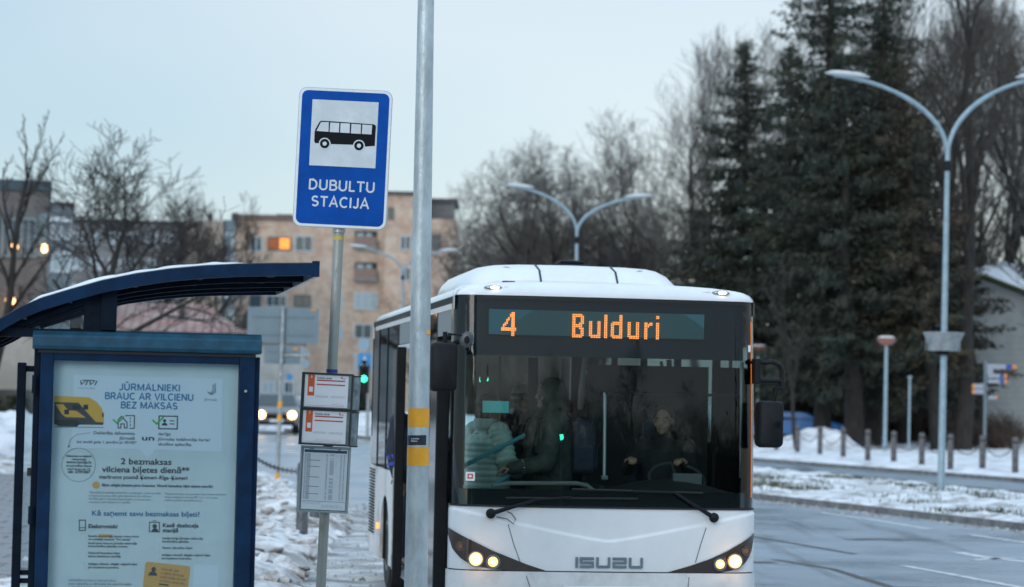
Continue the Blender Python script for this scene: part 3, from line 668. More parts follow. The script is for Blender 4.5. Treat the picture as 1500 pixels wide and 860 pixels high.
MB().box(cx_ - pw, cx_ + pw, -.0648, -.0630, cz_ - .055, cz_ + .375).build('white_panel', SGWB, plate)
INKK = mat('sign_black', (.006, .008, .011), .6, spec=.1)
# bus pictogram (u,v) from the plate centre
def Q(zx, zy):   # from an enlarged reading of the plate (pixels at 3.585x), un-rotated
    x = 400 + zx / 3.585; y = 110 + zy / 3.585; X, Z = TF(x, y, -.065); return X, Z
body = [(218, 300), (222, 285), (243, 247), (252, 240), (300, 242), (530, 259), (539, 266), (540, 275), (538, 300), (534, 372), (478, 376), (472, 352), (452, 342), (430, 350), (424, 366), (302, 362), (292, 340), (272, 332), (250, 342), (243, 358), (222, 357), (216, 348)]
MB().prism([Q(*p) for p in body][::-1], -.0664, -.0645).build('bus_symbol', INKK, plate)
wn = [[(252, 247), (293, 247), (291, 298), (228, 293)], [(300, 249), (348, 252), (346, 301), (297, 299)], [(355, 252), (404, 255), (402, 305), (352, 302)], [(412, 256), (462, 260), (460, 309), (409, 306)], [(469, 260), (520, 263), (517, 312), (466, 309)]]
for q in wn: MB().prism([Q(*p) for p in q][::-1], -.0674, -.0645).build('symbol_window', SGWB, plate)
for (zx, zy) in ((271, 360), (451, 371)):
    X, Z = Q(zx, zy)
    for rr, m_, o_ in ((31, SGWB, -.0668), (25, INKK, -.0674), (11, SGWB, -.068)):
        r_ = rr / 3.585 / PS; MB().prism([(X + r_ * math.cos(R(15) * k), Z + r_ * math.sin(R(15) * k)) for k in range(24)][::-1], o_, -.0645).build('symbol_wheel', m_, plate)
block_text(plate, 'DUBULTU', *Q(359, 609), (55 / 3.585) / PS, SGWB, -.0640, 346 / 3.585 / PS, R(-.5), .17)
block_text(plate, 'STACIJA', *Q(351, 695), (54 / 3.585) / PS, SGWB, -.0640, 302 / 3.585 / PS, R(-.5), .17)
# timetable cases: two boxes and one flat board
ALU = mat('case_alu', (.20, .24, .25), .38, .5, var=.25, vs=12); ALUD = mat('case_dark', (.035, .045, .05), .5, .3)
PAPER = mat('paper', (.88, .89, .92), .55); ORG = mat('orange_print', (.72, .13, .03), .5); RED = mat('red_print', (.55, .09, .05), .5); TXI = mat('print_grey', (.18, .22, .28), .6); NVY = mat('print_navy', (.015, .08, .16), .6)
CG = glass('case_glass', (.97, .98, .99), 1.3, .03)
def caseF(px, py, y): return TF(px, py, y)
YF = -.13
for k, (x0p, x1p, ytp, ybp) in enumerate(((443.5, 517, 546.5, 598), (440.5, 514, 599.5, 651))):
    xa = caseF(x0p, ytp, YF)[0]; xb = caseF(x1p, ytp, YF)[0]; zc = caseF(480, (ytp + ybp) / 2 + 1, YF)[1]; h2 = (ybp - ytp) / 2 / PS
    fb = MB().box(xa, xb, YF + .012, YF + .21, zc - h2, zc + h2).build('timetable_case', ALU, st, bevel=.004)
    e = .014
    MB().box(xa - .004, xa + e, YF, YF + .014, zc - h2 - .003, zc + h2 + .003).box(xb - .006, xb + .006, YF, YF + .014, zc - h2 - .003, zc + h2 + .003).box(xa + e, xb - .006, YF, YF + .0139, zc + h2 - .008, zc + h2 + .003).box(xa + e, xb - .006, YF, YF + .0139, zc - h2 - .003, zc - h2 + .006).build('case_frame', ALUD, fb)
    # visible side of the box, skewed a little as it hangs
    MB().prism([(xb, zc - h2 + .0), (xb + .040, zc - h2 - .004), (xb + .042, zc + h2 - .008), (xb, zc + h2)][::-1], YF + .02, YF + .19).build('case_side', mat('case_side_grey', (.22, .28, .30), .35, .3, var=.4, vs=10), fb, bevel=.003)
    for za_, zb2_ in ((zc + h2 - .014, zc + h2 - .006), (zc - h2 - .006, zc - h2 + .002)): MB().box(xb + .002, xb + .045, YF + .015, YF + .195, za_, zb2_).build('case_edge', ALUD, fb)
    X0 = xa + .028 ; X1 = xb - .026; Z1 = zc + h2 - .011; Z0 = zc - h2 + .012; Wd = X1 - X0; H = Z1 - Z0; yp = YF + .0095
    sheet_ = MB().box(X0 - .012, X1, yp, yp + .001, Z0, Z1).build('timetable_sheet', PAPER, fb)
    def rc(u0, u1, v0, v1, m_, name='printed_bar', dy=.0008): return MB().box(X0 + Wd * u0, X0 + Wd * u1, yp - dy, yp, Z1 - H * v1, Z1 - H * v0).build(name, m_, fb)
    rc(.03, .19, .0, .66, ORG, 'orange_panel')
    rc(.065, .155, .38, .54, PAPER, 'white_square', .0016)
    text(fb, '37'[k], X0 + Wd * .11, Z1 - H * .10, .017, PAPER, yp - .0012, 'CENTER', .04)
    rc(.24, .92, .15, .19, RED); rc(.24, .92, .28, .32, RED)
    text(fb, 'Dubultu stacija', X0 + Wd * .24, Z1 - H * .115, .0115, NVY, yp - .001, bold=.03)
    text(fb, '1 2 3 4 5 6 7 8 9 10 11 12 13 14', X0 + Wd * .27, Z1 - H * .145, .004, TXI, yp - .001)
    for q in range(3): text(fb, 'Reisi izpildās darba dienās un brīvdienās' , X0 + Wd * (.22), Z1 - H * (.66 + .022 * q), .0032, TXI, yp - .001, width=Wd * .30)
    for q in range(3): text(fb, 'Informācija par kustības sarakstu', X0 + Wd * .60, Z1 - H * (.66 + .022 * q), .0032, TXI, yp - .001, width=Wd * .33)
    rc(.03, .92, .955, .962, RED)
    ax_ = MB(); a_, b_ = ((.62, .92), (.25, .92))[k]; n_ = 9 if k == 0 else 20
    for q in range(n_):
        u = lerp(a_, b_, q / n_); hgt = .02 + .05 * abs(math.sin(q * 1.3))
        ax_.prism([(X0 + Wd * u, Z0 + H * .06), (X0 + Wd * (u + .004), Z0 + H * .06), (X0 + Wd * (u + .02), Z0 + H * (.07 + hgt)), (X0 + Wd * (u + .016), Z0 + H * (.07 + hgt))][::-1], yp - .0008, yp)
    ax_.build('route_sketch', TXI, fb)
    MB().tube([(X0 + Wd * (.86 + .035 * math.cos(R(a))), yp - .0006, Z1 - H * (.065 - .03 * math.sin(R(a)))) for a in range(100, 300, 20)], .0025, 6).build('red_logo', RED, fb)
    rc(.87, .92, .085, .105, RED)
xa = TF(441, 655, -.06)[0]; xb = TF(514.5, 655, -.06)[0]; zt_ = TF(478, 654, -.06)[1]; zb_ = TF(478, 751, -.06)[1]
xs_ = -.004
bd = MB().box(xa, xb, -.075, -.05, zb_, zt_).build('timetable_board', ALU, st, bevel=.003)
MB().box(xa, xa + .012, -.085, -.075, zb_, zt_).box(xb - .012, xb, -.085, -.075, zb_, zt_).box(xa + .012, xb - .012, -.0849, -.075, zt_ - .012, zt_).box(xa + .012, xb - .012, -.0849, -.075, zb_, zb_ + .012).build('board_frame', mat('board_alu', (.33, .40, .42), .35, .5), bd, bevel=.002)
X0, X1, Z1, Z0 = xa + .02, xb - .018, zt_ - .016, zb_ + .018; Wd = X1 - X0; H = Z1 - Z0
MB().box(X0, X1, -.0775, -.0755, Z0, Z1).build('timetable_sheet', mat('paper_dim', (.70, .78, .82), .55), bd)
def rc(u0, u1, v0, v1, m_, name='printed_bar', dy=.0008): return MB().box(X0 + Wd * u0, X0 + Wd * u1, -.0775 - dy, -.0775, Z1 - H * v1, Z1 - H * v0).build(name, m_, bd)
rc(.02, .98, .02, .065, NVY); rc(.78, .83, -.005, .018, RED); rc(.02, .98, .862, .868, NVY)
text(bd, 'Dubulti', X0 + Wd * .12, Z1 - H * .012, .008, INK, -.0785, bold=.04)
rows = MB(); rr = random.Random(2)
for i in range(44):
    v = .085 + i * .0172; bold = i in (6, 12, 22, 31, 38)
    for (u0, u1, p) in ((.03, .07, 1), (.08, .17, 1), (.52, .56, .95), (.60, .70, .8), (.74, .755, .25), (.84, .875, .95), (.91, .945, .95)):
        if bold and u0 == .08: rows.box(X0 + Wd * u0, X0 + Wd * .38, -.0785, -.0775, Z1 - H * (v + .009), Z1 - H * v)
        elif rr.random() < p: rows.box(X0 + Wd * u0, X0 + Wd * (u1 - rr.random() * .01), -.0784, -.0775, Z1 - H * (v + .0078), Z1 - H * (v + .002))
    rows.box(X0 + Wd * .02, X0 + Wd * .98, -.0780, -.0775, Z1 - H * (v + .0125), Z1 - H * (v + .0118))
tag(rows.build('timetable_row', TXI, bd), kind='stuff')
for q in range(5): text(bd, 'Autobusu kustības saraksts Jūrmalas pilsētā', X0 + Wd * (.03 if q < 2 else .45), Z1 - H * (.89 + .018 * q), .0038, TXI, -.0784, width=Wd * .4)
rc(.88, .93, .93, .975, WHT, 'white_square')

# ================================================================ FOREGROUND LIGHTING POLE
b0 = G(600, 1023); b0.z = 0.1
pt0 = W(624, 0, 15.8); pb0 = W(609, 860, 15.8); d_ = (pt0 - pb0)
base = pb0 + d_ * ((.1 - pb0.z) / d_.z)
lp = thing('lighting_pole', 'tall tapered galvanised pole with two yellow bands in front of the bus doors', 'pole', base, 0, rot=(0, math.atan2(d_.x, d_.z), 0))
LF = Fr(lp)
PGM = mat('pole_galv', (.40, .47, .50), .42, .35, var=.16, vs=7, bump=.12, bs=50, stretch=(1, 1, .4))
def rad(z): return .080 - .0058 * z
tube('pole', PGM, lp, [(0, 0, 0), (0, 0, 2), (0, 0, 4), (0, 0, 6), (0, 0, 8)], [rad(0), rad(2), rad(4), rad(6), rad(8)], 28)
def band(n_, y0, y1, m_, ex_=.0012):
    za, zb__ = LF(612, y1)[1], LF(612, y0)[1]
    return MB().lathe([(rad(za) + ex_, za), (rad(zb__) + ex_, zb__)], 28).build(n_, m_, lp, smooth=True)
YB = mat('yellow_band', (.78, .36, .02), .45, var=.08, vs=6)
band('yellow_band', 598, 625.5, YB); band('yellow_band', 654.5, 682, YB)
za, zb__ = LF(612, 652)[1], LF(612, 637.5)[1]
sk = MB()
def skf(u, v):
    a = lerp(R(188), R(318), u); z = lerp(za, zb__, v); r_ = rad(z) + .0015; return (r_ * math.cos(a), r_ * math.sin(a), z + .004 * (u - .5))
skk = sk.grid(skf, 14, 1).build('sticker', mat('sticker_black', (.01, .015, .03), .4), lp, smooth=True)
text(skk, 'Luminex\nSakaru', -.045, (za + zb__) / 2 + .006, .011, WHT, -rad(2) - .006, bold=.02)
tube('lamp_arm', PGM, lp, [(0, 0, 7.9), (.05, -.2, 8.4), (.3, -1.2, 8.8)], .03, 10)
MB().ellip((.38, -1.5, 8.84), (.14, .4, .07)).build('lamp_head', SG, lp, smooth=True)
MB().box(-.16, .16, -.16, .16, -.1, .02).build('base_plate', SG, lp)
MB().box(rad(3) - .02, rad(3) + .004, -.05, .02, LF(612, 490)[1] - .0, LF(612, 484)[1]).build('warning_tag', YB, lp)
# ================================================================ THE BUS
bus = thing('city_bus', 'white and black low city bus with amber 4 Bulduri display and lit headlights', 'bus', (.790, 19.008, 0), R(8.0))
BF = Fr(bus)
HW, CR = 1.215, .20
WHP = mat('bus_white', (.74, .77, .79), .28, var=.035, vs=2.5, coat=.35)
WHD = mat('bus_white_dirty', (.66, .67, .67), .4, col2=(.30, .29, .27), vs=2.2, ramp=(.50, .75), coat=.15)
WHS = mat('bus_white_sprayed', (.70, .72, .73), .35, col2=(.50, .51, .51), vs=3.5, ramp=(.45, .72), coat=.2)
BLK = mat('gloss_black', (.006, .007, .009), .12, coat=.4); BLM = mat('matt_black', (.006, .008, .010), .6, var=.2, vs=8, spec=.25); RUB = mat('rubber', (.014, .014, .015), .7)
GAP = mat('panel_gap', (.02, .025, .03), .6); CHR = mat('chrome', (.30, .36, .39), .22, 1.0)
WSG = glass('windshield_glass', (.76, .93, .91), 1.48, .0)
SDG = glass('side_window_glass', (.30, .34, .36), 1.9, .02)
INT = mat('interior_grey', (.14, .15, .15), .7); INTD = mat('interior_dark', (.02, .022, .025), .75)
def yf(z):
    if z < .5: return .03 * (.5 - z)
    if z < 1.155: return 0.0
    if z <= 2.81:
        t = (z - 1.155) / 1.65; return 1.65 * (.020 * t + .055 * t * t)
    t = min(1, (z - 2.81) / .13); return .124 + .20 * (1 - math.sqrt(max(0, 1 - t * t)))
def SFC(x, z, off=0.0, tail=0.0, wmul=1.0):
    """bus front skin: x across, z up, off = metres proud of the skin"""
    hw = HW * wmul; s = 1 if x >= 0 else -1; ax = abs(x)
    if ax <= hw - CR: return (x, yf(z) + .085 * (ax / hw) ** 2 - off, z)
    k = min(1, (ax - (hw - CR)) / CR); th = math.asin(k)
    y0 = yf(z) + .085 * ((hw - CR) / hw) ** 2
    return (s * (hw - CR + (CR + off) * math.sin(th)), y0 + CR - (CR + off) * math.cos(th) + tail, z)
def front_xs(x0, x1, n=40):
    xs = []
    for i in range(n + 1):
        u = -1 + 2 * i / n
        xs.append(u)
    flat_ = [-(HW - CR) + 2 * (HW - CR) * i / n for i in range(n + 1)]
    arcL = [-(HW - CR) - CR * math.sin(R(a)) for a in (88, 78, 68, 58, 48, 38, 28, 18, 9)]
    al = arcL + flat_ + [-a for a in arcL[::-1]]
    al = [a for a in al if x0 < a < x1]
    return [x0] + al + [x1]
def patch(name, x0, x1, zlo, zhi, m, off=0.0, nz=12, nx=40, parent=bus, offf=None, smooth=True, wm=None, thick=0):
    xs = front_xs(x0, x1, nx); lo = zlo if callable(zlo) else (lambda x: zlo); hi = zhi if callable(zhi) else (lambda x: zhi)
    v = []
    for j in range(nz + 1):
        for x in xs:
            z = lerp(lo(x), hi(x), j / nz); o = off + (offf(x, z) if offf else 0)
            v.append(SFC(x, z, o, 0, wm(z) if wm else 1))
    n = len(xs); f = [(j * n + i, j * n + i + 1, (j + 1) * n + i + 1, (j + 1) * n + i) for j in range(nz) for i in range(n - 1)]
    b = MB().add(v, f)
    if thick:      # rim walls so that a proud patch has a real edge
        k = len(v); rim = list(range(n)) + [j * n + n - 1 for j in range(1, nz + 1)] + [nz * n + i for i in range(n - 2, -1, -1)] + [j * n for j in range(nz - 1, 0, -1)]
        bk = [(v[i][0], v[i][1] + thick, v[i][2]) for i in rim]
        b.add(bk, []); m_ = len(rim)
        b.f += [(rim[(i + 1) % m_], rim[i], k + i, k + (i + 1) % m_) for i in range(m_)]
    return b.build(name, m, parent, smooth=smooth)
ZWB, ZWT, ZHB = 1.158, 2.805, 2.335
# lower front: bonnet panel with the chevron crease, bumper below the seam
def crease(x): return lerp(.905, 1.145, (abs(x) / HW) ** 1.15)
def bump_off(x, z):
    return .016 * ss(.0, .022, crease(x) - z)
SEAM = .655
patch('front_panel', -HW, HW, SEAM + .004, ZWB, WHP, offf=bump_off, nz=80, nx=60)
patch('bumper', -HW, HW, .24, SEAM - .004, WHS, off=.016 + .012, nz=24, nx=60)
patch('seam_gap', -HW, HW, SEAM - .012, SEAM + .010, GAP, off=.004, nz=1)
# fog-light recess lines on the bumper
for s in (-1, 1):
    patch('bumper_crease', min(s * .62, s * 1.06), max(s * .62, s * 1.06), lambda x: .50 - .10 * (1.06 - abs(x)) , lambda x: .512 - .10 * (1.06 - abs(x)), GAP, off=.030, nz=1, nx=16)
# side returns behind the rounded corners
for s in (-1, 1):
    xx = s * HW
    MB().add([(xx, SFC(xx, .3)[1] - .005, .24), (xx, .40, .24), (xx, .40, 1.158), (xx, SFC(xx, .3)[1] - .005, 1.158)], [(0, 1, 2, 3)]).build('corner_panel', WHP, bus)
    MB().box(min(xx, xx - s * .03), max(xx, xx - s * .03), SFC(xx, 1.2)[1] + .09, .46, 1.16, 2.80).build('corner_pillar', BLK, bus)
# roof cap with a rounded brow
def cap():
    b = MB(); xs = front_xs(-HW, HW, 40); v = []; nzz = 14
    for j in range(nzz + 1):
        a = R(90) * j / nzz
        z = 2.808 + .125 * math.sin(a); ins = .22 * (1 - math.cos(a))
        for x in xs:
            p = SFC(x, 2.808, .012); q = Vector((p[0], p[1], 0)); cen = Vector((max(-HW + .35, min(HW - .35, p[0])), .60, 0))
            d = (cen - q); d = d / max(d.length, 1e-6) * ins
            v.append((p[0] + d.x, p[1] + d.y, z - .0 - .045 * (abs(p[0]) / HW) ** 3 * (j / nzz)))
    n = len(xs); f = [(j * n + i, j * n + i + 1, (j + 1) * n + i + 1, (j + 1) * n + i) for j in range(nzz) for i in range(n - 1)]
    return b.add(v, f).build('roof_cap', WHP, bus, smooth=True, sharp=60)
cap()
# roof skin
rp_ = [(-HW, 2.70), (-HW, 2.80), (-HW + .02, 2.845), (-HW + .07, 2.875), (-HW + .16, 2.892), (-HW + .4, 2.915), (0, 2.933), (HW - .4, 2.915), (HW - .16, 2.892), (HW - .07, 2.875), (HW - .02, 2.845), (HW, 2.80), (HW, 2.70)]
BL = 8.0
b = MB(); ys = [.28, .6, 2, 4, 6, BL - .35, BL - .1, BL]
v = [(x * (1 if y < BL - .2 else .985), y, z - (0 if y < BL - .2 else (.02 if y < BL - .05 else .10)) - (.0 if y > .5 else .004)) for y in ys for x, z in rp_]
n = len(rp_); b.add(v, [(j * n + i, (j + 1) * n + i, (j + 1) * n + i + 1, j * n + i + 1) for j in range(len(ys) - 1) for i in range(n - 1)])
b.build('roof', WHP, bus, smooth=True)
MB().box(-HW + .04, HW - .04, .45, BL - .1, 2.68, 2.70).build('ceiling', mat('ceiling_pale', (.55, .56, .55), .6), bus)
# roof air-conditioning unit
def loft(secs, name, m, parent, smooth=True, sharp=30, cap=True):
    n = len(secs[0]); v = [p for s in secs for p in s]
    f = [(j * n + i, j * n + (i + 1) % n, (j + 1) * n + (i + 1) % n, (j + 1) * n + i) for j in range(len(secs) - 1) for i in range(n)]
    if cap: f += [tuple(range(n - 1, -1, -1)), tuple(range((len(secs) - 1) * n, len(secs) * n))]
    return MB().add(v, f).build(name, m, parent, smooth=smooth, sharp=sharp)
def acsec(y, hwd, h):
    pr = [(-1, 0), (-1, .28), (-.97, .50), (-.90, .74), (-.80, .90), (-.70, .965), (-.5, 1), (0, 1.02), (.5, 1), (.70, .965), (.80, .90), (.90, .74), (.97, .50), (1, .28), (1, 0)]
    return [(hwd * a + AX, y, 2.88 + h * c_) for a, c_ in pr]
AX = -.02
YA = 1.55
acu = loft([acsec(YA, .86, .12), acsec(YA + .10, .90, .21), acsec(YA + .35, .93, .27), acsec(YA + .8, .95, .285), acsec(YA + 2.2, .95, .285), acsec(YA + 2.6, .9, .2)], 'roof_unit', WHP, bus)
for xx in (-.315, .345):
    loft([[(xx + AX + dx, y, 2.88 + h * 1.0 + .004 + dz) for dx, dz in ((-.008, 0), (.008, 0), (.008, -.03), (-.008, -.03))] for y, h in ((YA - .004, .12), (YA + .097, .213), (YA + .347, .273), (YA + .8, .288), (YA + 2.2, .288))], 'cover_joint', GAP, acu, smooth=False)
MB().tube([(x + AX, YA + .09 + .10 * (1 - (x / .32) ** 2) * .5, 3.085 - .018 * (1 - (x / .33) ** 2)) for x in [-.30 + .06 * i for i in range(11)]], .006, 6).build('cover_crease', mat('soft_grey', (.35, .38, .40), .5), acu)
for s in (-1, 1): MB().tube([(AX + s * .72, YA + .36, 3.10), (AX + s * .58, YA + .22, 3.12), (AX + s * .42, YA + .12, 3.06)], .005, 6).build('cover_crease', mat('soft_grey', (.3,) * 3), acu)
MB().box(-.12, .28, YA + .9, YA + 1.5, 3.16, 3.20).box(-.02, .20, YA + .95, YA + 1.3, 3.20, 3.235).build('roof_vent', BLM, acu, bevel=.02)
MB().box(-.80, -.70, .52, .60, 2.925, 2.94).build('roof_fitting', BLM, bus, bevel=.008)
# marker lamps in the brow
LW = emis('marker_white', (1, .82, .62), 5)
for px_, py_ in ((724, 421), (1058, 429)):
    x, z = BF(px_, py_, .14)
    s_ = -1 if x < 0 else 1
    MB().ellip((x, SFC(x, 2.808)[1] + .02, z), (.075, .03, .020)).build('marker_housing', CHR, bus, smooth=True)
    MB().ellip((x + .008, SFC(x, 2.808)[1] - .002, z), (.038, .018, .012)).build('marker_lamp', LW, bus, smooth=True)
    MB().prism([(x - s_ * .09, z + .012), (x - s_ * .18, z), (x - s_ * .09, z - .012)], SFC(x, 2.808)[1] + .012, SFC(x, 2.808)[1] + .05).build('marker_fairing', WHP, bus)
# windshield and the opaque header behind the glass
ws = patch('windshield', -HW, HW, ZWB, ZWT, WSG, off=.004, nz=30, nx=40)
HDR = mat('header_board', (.003, .016, .026), .7, spec=.1); LEDP = mat('display_screen', (.06, .145, .165), .7, spec=.1)
patch('header_board', -1.16, 1.16, ZHB, ZWT - .002, HDR, off=-.06, nz=6)
patch('lower_band', -HW, HW, ZWB - .004, 1.285, BLK, off=-.004, nz=2, parent=ws)
patch('upper_band', -HW, HW, ZWT - .022, ZWT, BLM, off=-.003, nz=1, parent=ws)
for s in (-1, 1):
    a, c_ = sorted((s * 1.14, s * HW)); patch('edge_band', a, c_, 1.285, ZWT - .022, BLM, off=-.003, nz=6, parent=ws)
patch('lower_seal', -HW, HW, ZWB - .010, ZWB + .006, RUB, off=.010, nz=1, parent=ws)
xq, zq = BF(1096, 560, .2)
MB().tube([SFC(1.17, z, .008) for z in [1.25 + .1 * i for i in range(15)]], .0035, 6).build('amber_glint', emis('amber_glint_glow', (1, .22, .02), .2), ws)  # glowing tube standing in for an orange reflection on the glass edge
MB().box(1.145, 1.165, SFC(1.15, 2.4)[1] - .006, SFC(1.15, 2.4)[1] - .001, BF(1100, 516, .2)[1], BF(1100, 506, .2)[1]).build('sticker', WHP, ws)
# LED destination display
lx0, lz1 = BF(716, 453, .17); lx1, lz1b = BF(1030, 461, .17); lz0 = BF(716, 490, .17)[1]; lz0b = BF(1030, 497, .17)[1]
zt1 = (lz1 + lz1b) / 2; zb1 = (lz0 + lz0b) / 2; YD = yf(2.6) + .028
disp = MB().box(lx0, lx1, YD + .0, YD + .03, zb1, zt1).build('destination_display', LEDP, bus)
PIT = (lx1 - lx0) / 128
G4 = """......XX.
.....XXX.
.....XXX.
....X.XX.
...XX.XX.
...X..XX.
..XX..XX.
.XX...XX.
.X....XX.
XXXXXXXXX
XXXXXXXXX
......XX.
......XX.
......XX.""".split('\n')
GB = """XXXXXX.
XXXXXXX
XX...XX
XX...XX
XX...XX
XX..XXX
XXXXXX.
XXXXXX.
XX..XXX
XX...XX
XX...XX
XX...XX
XXXXXXX
XXXXXX.""".split('\n')
e4 = ['.......'] * 4
GU = e4 + ['XX...XX'] * 8 + ['XXXXXXX', '.XXXXXX']
GL = ['XX'] * 14
GD = ['.....XX'] * 4 + ['.XXXXXX', 'XXXXXXX'] + ['XX...XX'] * 6 + ['XXXXXXX', '.XXXXXX']
GR = ['.....'] * 4 + ['XX.XX', 'XXXXX', 'XXX..'] + ['XX...'] * 7
GI = ['XX', 'XX', '..', '..'] + ['XX'] * 10
LEDM = emis('led_amber', (1.0, .30, .055), 2.6); LEDH = emis('led_core', (1.0, .27, .05), 2.0)
dots = {}
def glyph(gl, px, name='led_character'):
    x = BF(px, 475, .17)[0]; c0 = round((x - lx0) / PIT); b = MB(); r_ = PIT * .40
    for j, row in enumerate(gl):
        for i, ch in enumerate(row):
            if ch == 'X':
                cx = lx0 + (c0 + i + .5) * PIT; cz = zt1 - .020 - (j + .5) * PIT
                b.prism([(cx + r_ * math.cos(R(45) * k + .39), cz + r_ * math.sin(R(45) * k + .39)) for k in range(8)][::-1], YD - .004, YD + .0)
    return tag(b.build(name, LEDH, disp), kind='stuff')
glyph(G4, 732); c = 836
for gl_, p in ((GB, 836), (GU, 861.5), (GL, 884.5), (GD, 894), (GU, 918.5), (GR, 941), (GI, 958.5)): glyph(gl_, p)
off_ = MB()
for i in range(0, 128):
    x = lx0 + i * PIT; off_.box(x - .0009, x + .0009, YD - .0012, YD, zb1, zt1)
for j in range(0, 17):
    z = zt1 - j * (zt1 - zb1) / 16; off_.box(lx0, lx1, YD - .0010, YD, z - .0007, z + .0007)
tag(off_.build('led_grid', mat('led_grid_dark', (.02, .05, .06), .6), disp), kind='stuff')
# badge ISUZU: five bevelled letters
bx0, bz0 = BF(842, 831.5, 0); bx1, bz1 = BF(941, 815.5, 0)
bz0 = BF(891, 832, 0)[1]; bz1 = BF(891, 816, 0)[1]
lw, lh, s_ = (bx1 - bx0), bz1 - bz0, .0
def letter(polys, x):
    b = MB()
    for q in polys: b.prism([(x + a, bz0 + c_ * lh) for a, c_ in q], -.030, -.010)
    return b.build('badge_letter', CHR, bus, bevel=.003)
tk = .021; tz = .26
def rr_(x0, x1, z0, z1): return [(x0, z0), (x1, z0), (x1, z1), (x0, z1)][::-1]
wI, wS = .024, .105; xg = bx0
letter([rr_(0, tk, 0, 1)], xg); xg += .035
def SL(x, mir=False):
    w_ = .112
    q = [(0, 1), (w_, 1), (w_, 1 - tz), (tk, 1 - tz), (tk, .62), (w_, .62), (w_, 0), (0, 0), (0, tz), (w_ - tk, tz), (w_ - tk, .38), (0, .38)]
    if mir: q = [(w_ - a, c_) for a, c_ in q][::-1]
    return letter([q], x)
def UL(x):
    w_ = .112; return letter([[(0, 1), (tk, 1), (tk, tz), (w_ - tk, tz), (w_ - tk, 1), (w_, 1), (w_, .08), (w_ - .012, 0), (.012, 0), (0, .08)]], x)
st_ = (bx1 - xg - .112) / 3
SL(xg); UL(xg + st_); SL(xg + 2 * st_, True); UL(xg + 3 * st_)
# licence plate, only its top edge is in the picture
MB().box(BF(824, 870, 0)[0], BF(950, 870, 0)[0], -.06, -.045, .43, BF(888, 858, 0)[1]).build('licence_plate', mat('plate_white', (.75, .78, .8), .5), bus, bevel=.003)
# panel joints
for pts in (((744, 768), (752, 797), (761, 822)), ((1034, 773), (1026, 797), (1018, 824))):
    MB().tube([SFC(*BF(a, c_, .03), .017) for a, c_ in pts], .0028, 5).build('panel_joint', GAP, bus)
for pts in (((770, 843), (776, 862)), ((1008, 845), (1006, 864))):
    MB().tube([SFC(*BF(a, c_, .03), .029) for a, c_ in pts], .0028, 5).build('panel_joint', GAP, bus)
# headlights
HLM = mat('lamp_housing', (.030, .020, .014), .15, coat=.6); REF = mat('reflector', (.5, .45, .4), .15, 1.0)  # housing colour browned to carry the warm glow of the lamps
LED1 = emis('headlamp_main', (1, .70, .38), 24); LED2 = emis('headlamp_dip', (1, .60, .26), 12); WARM = emis('lamp_bowl', (1, .42, .12), 1.3)
def interp(tab, x):
    tab = sorted(tab)
    for (a, p), (c_, q) in zip(tab, tab[1:]):
        if a <= x <= c_: return lerp(p, q, (x - a) / max(1e-6, c_ - a))
    return tab[0][1] if x < tab[0][0] else tab[-1][1]
left_top = [(660, 774), (680, 785), (700, 796), (720, 806), (740, 814), (770, 826), (803, 837)]
left_bot = [(660, 778), (663, 792), (668, 804), (676, 816), (686, 824.5), (700, 829.5), (720, 833), (760, 837), (803, 839)]
right_top = [(974, 838), (1010, 828), (1040, 818), (1065, 807), (1085, 795), (1105, 782)]
right_bot = [(974, 840), (1010, 839.5), (1050, 838.5), (1070, 836), (1085, 830), (1094, 820), (1101, 806), (1105, 786)]
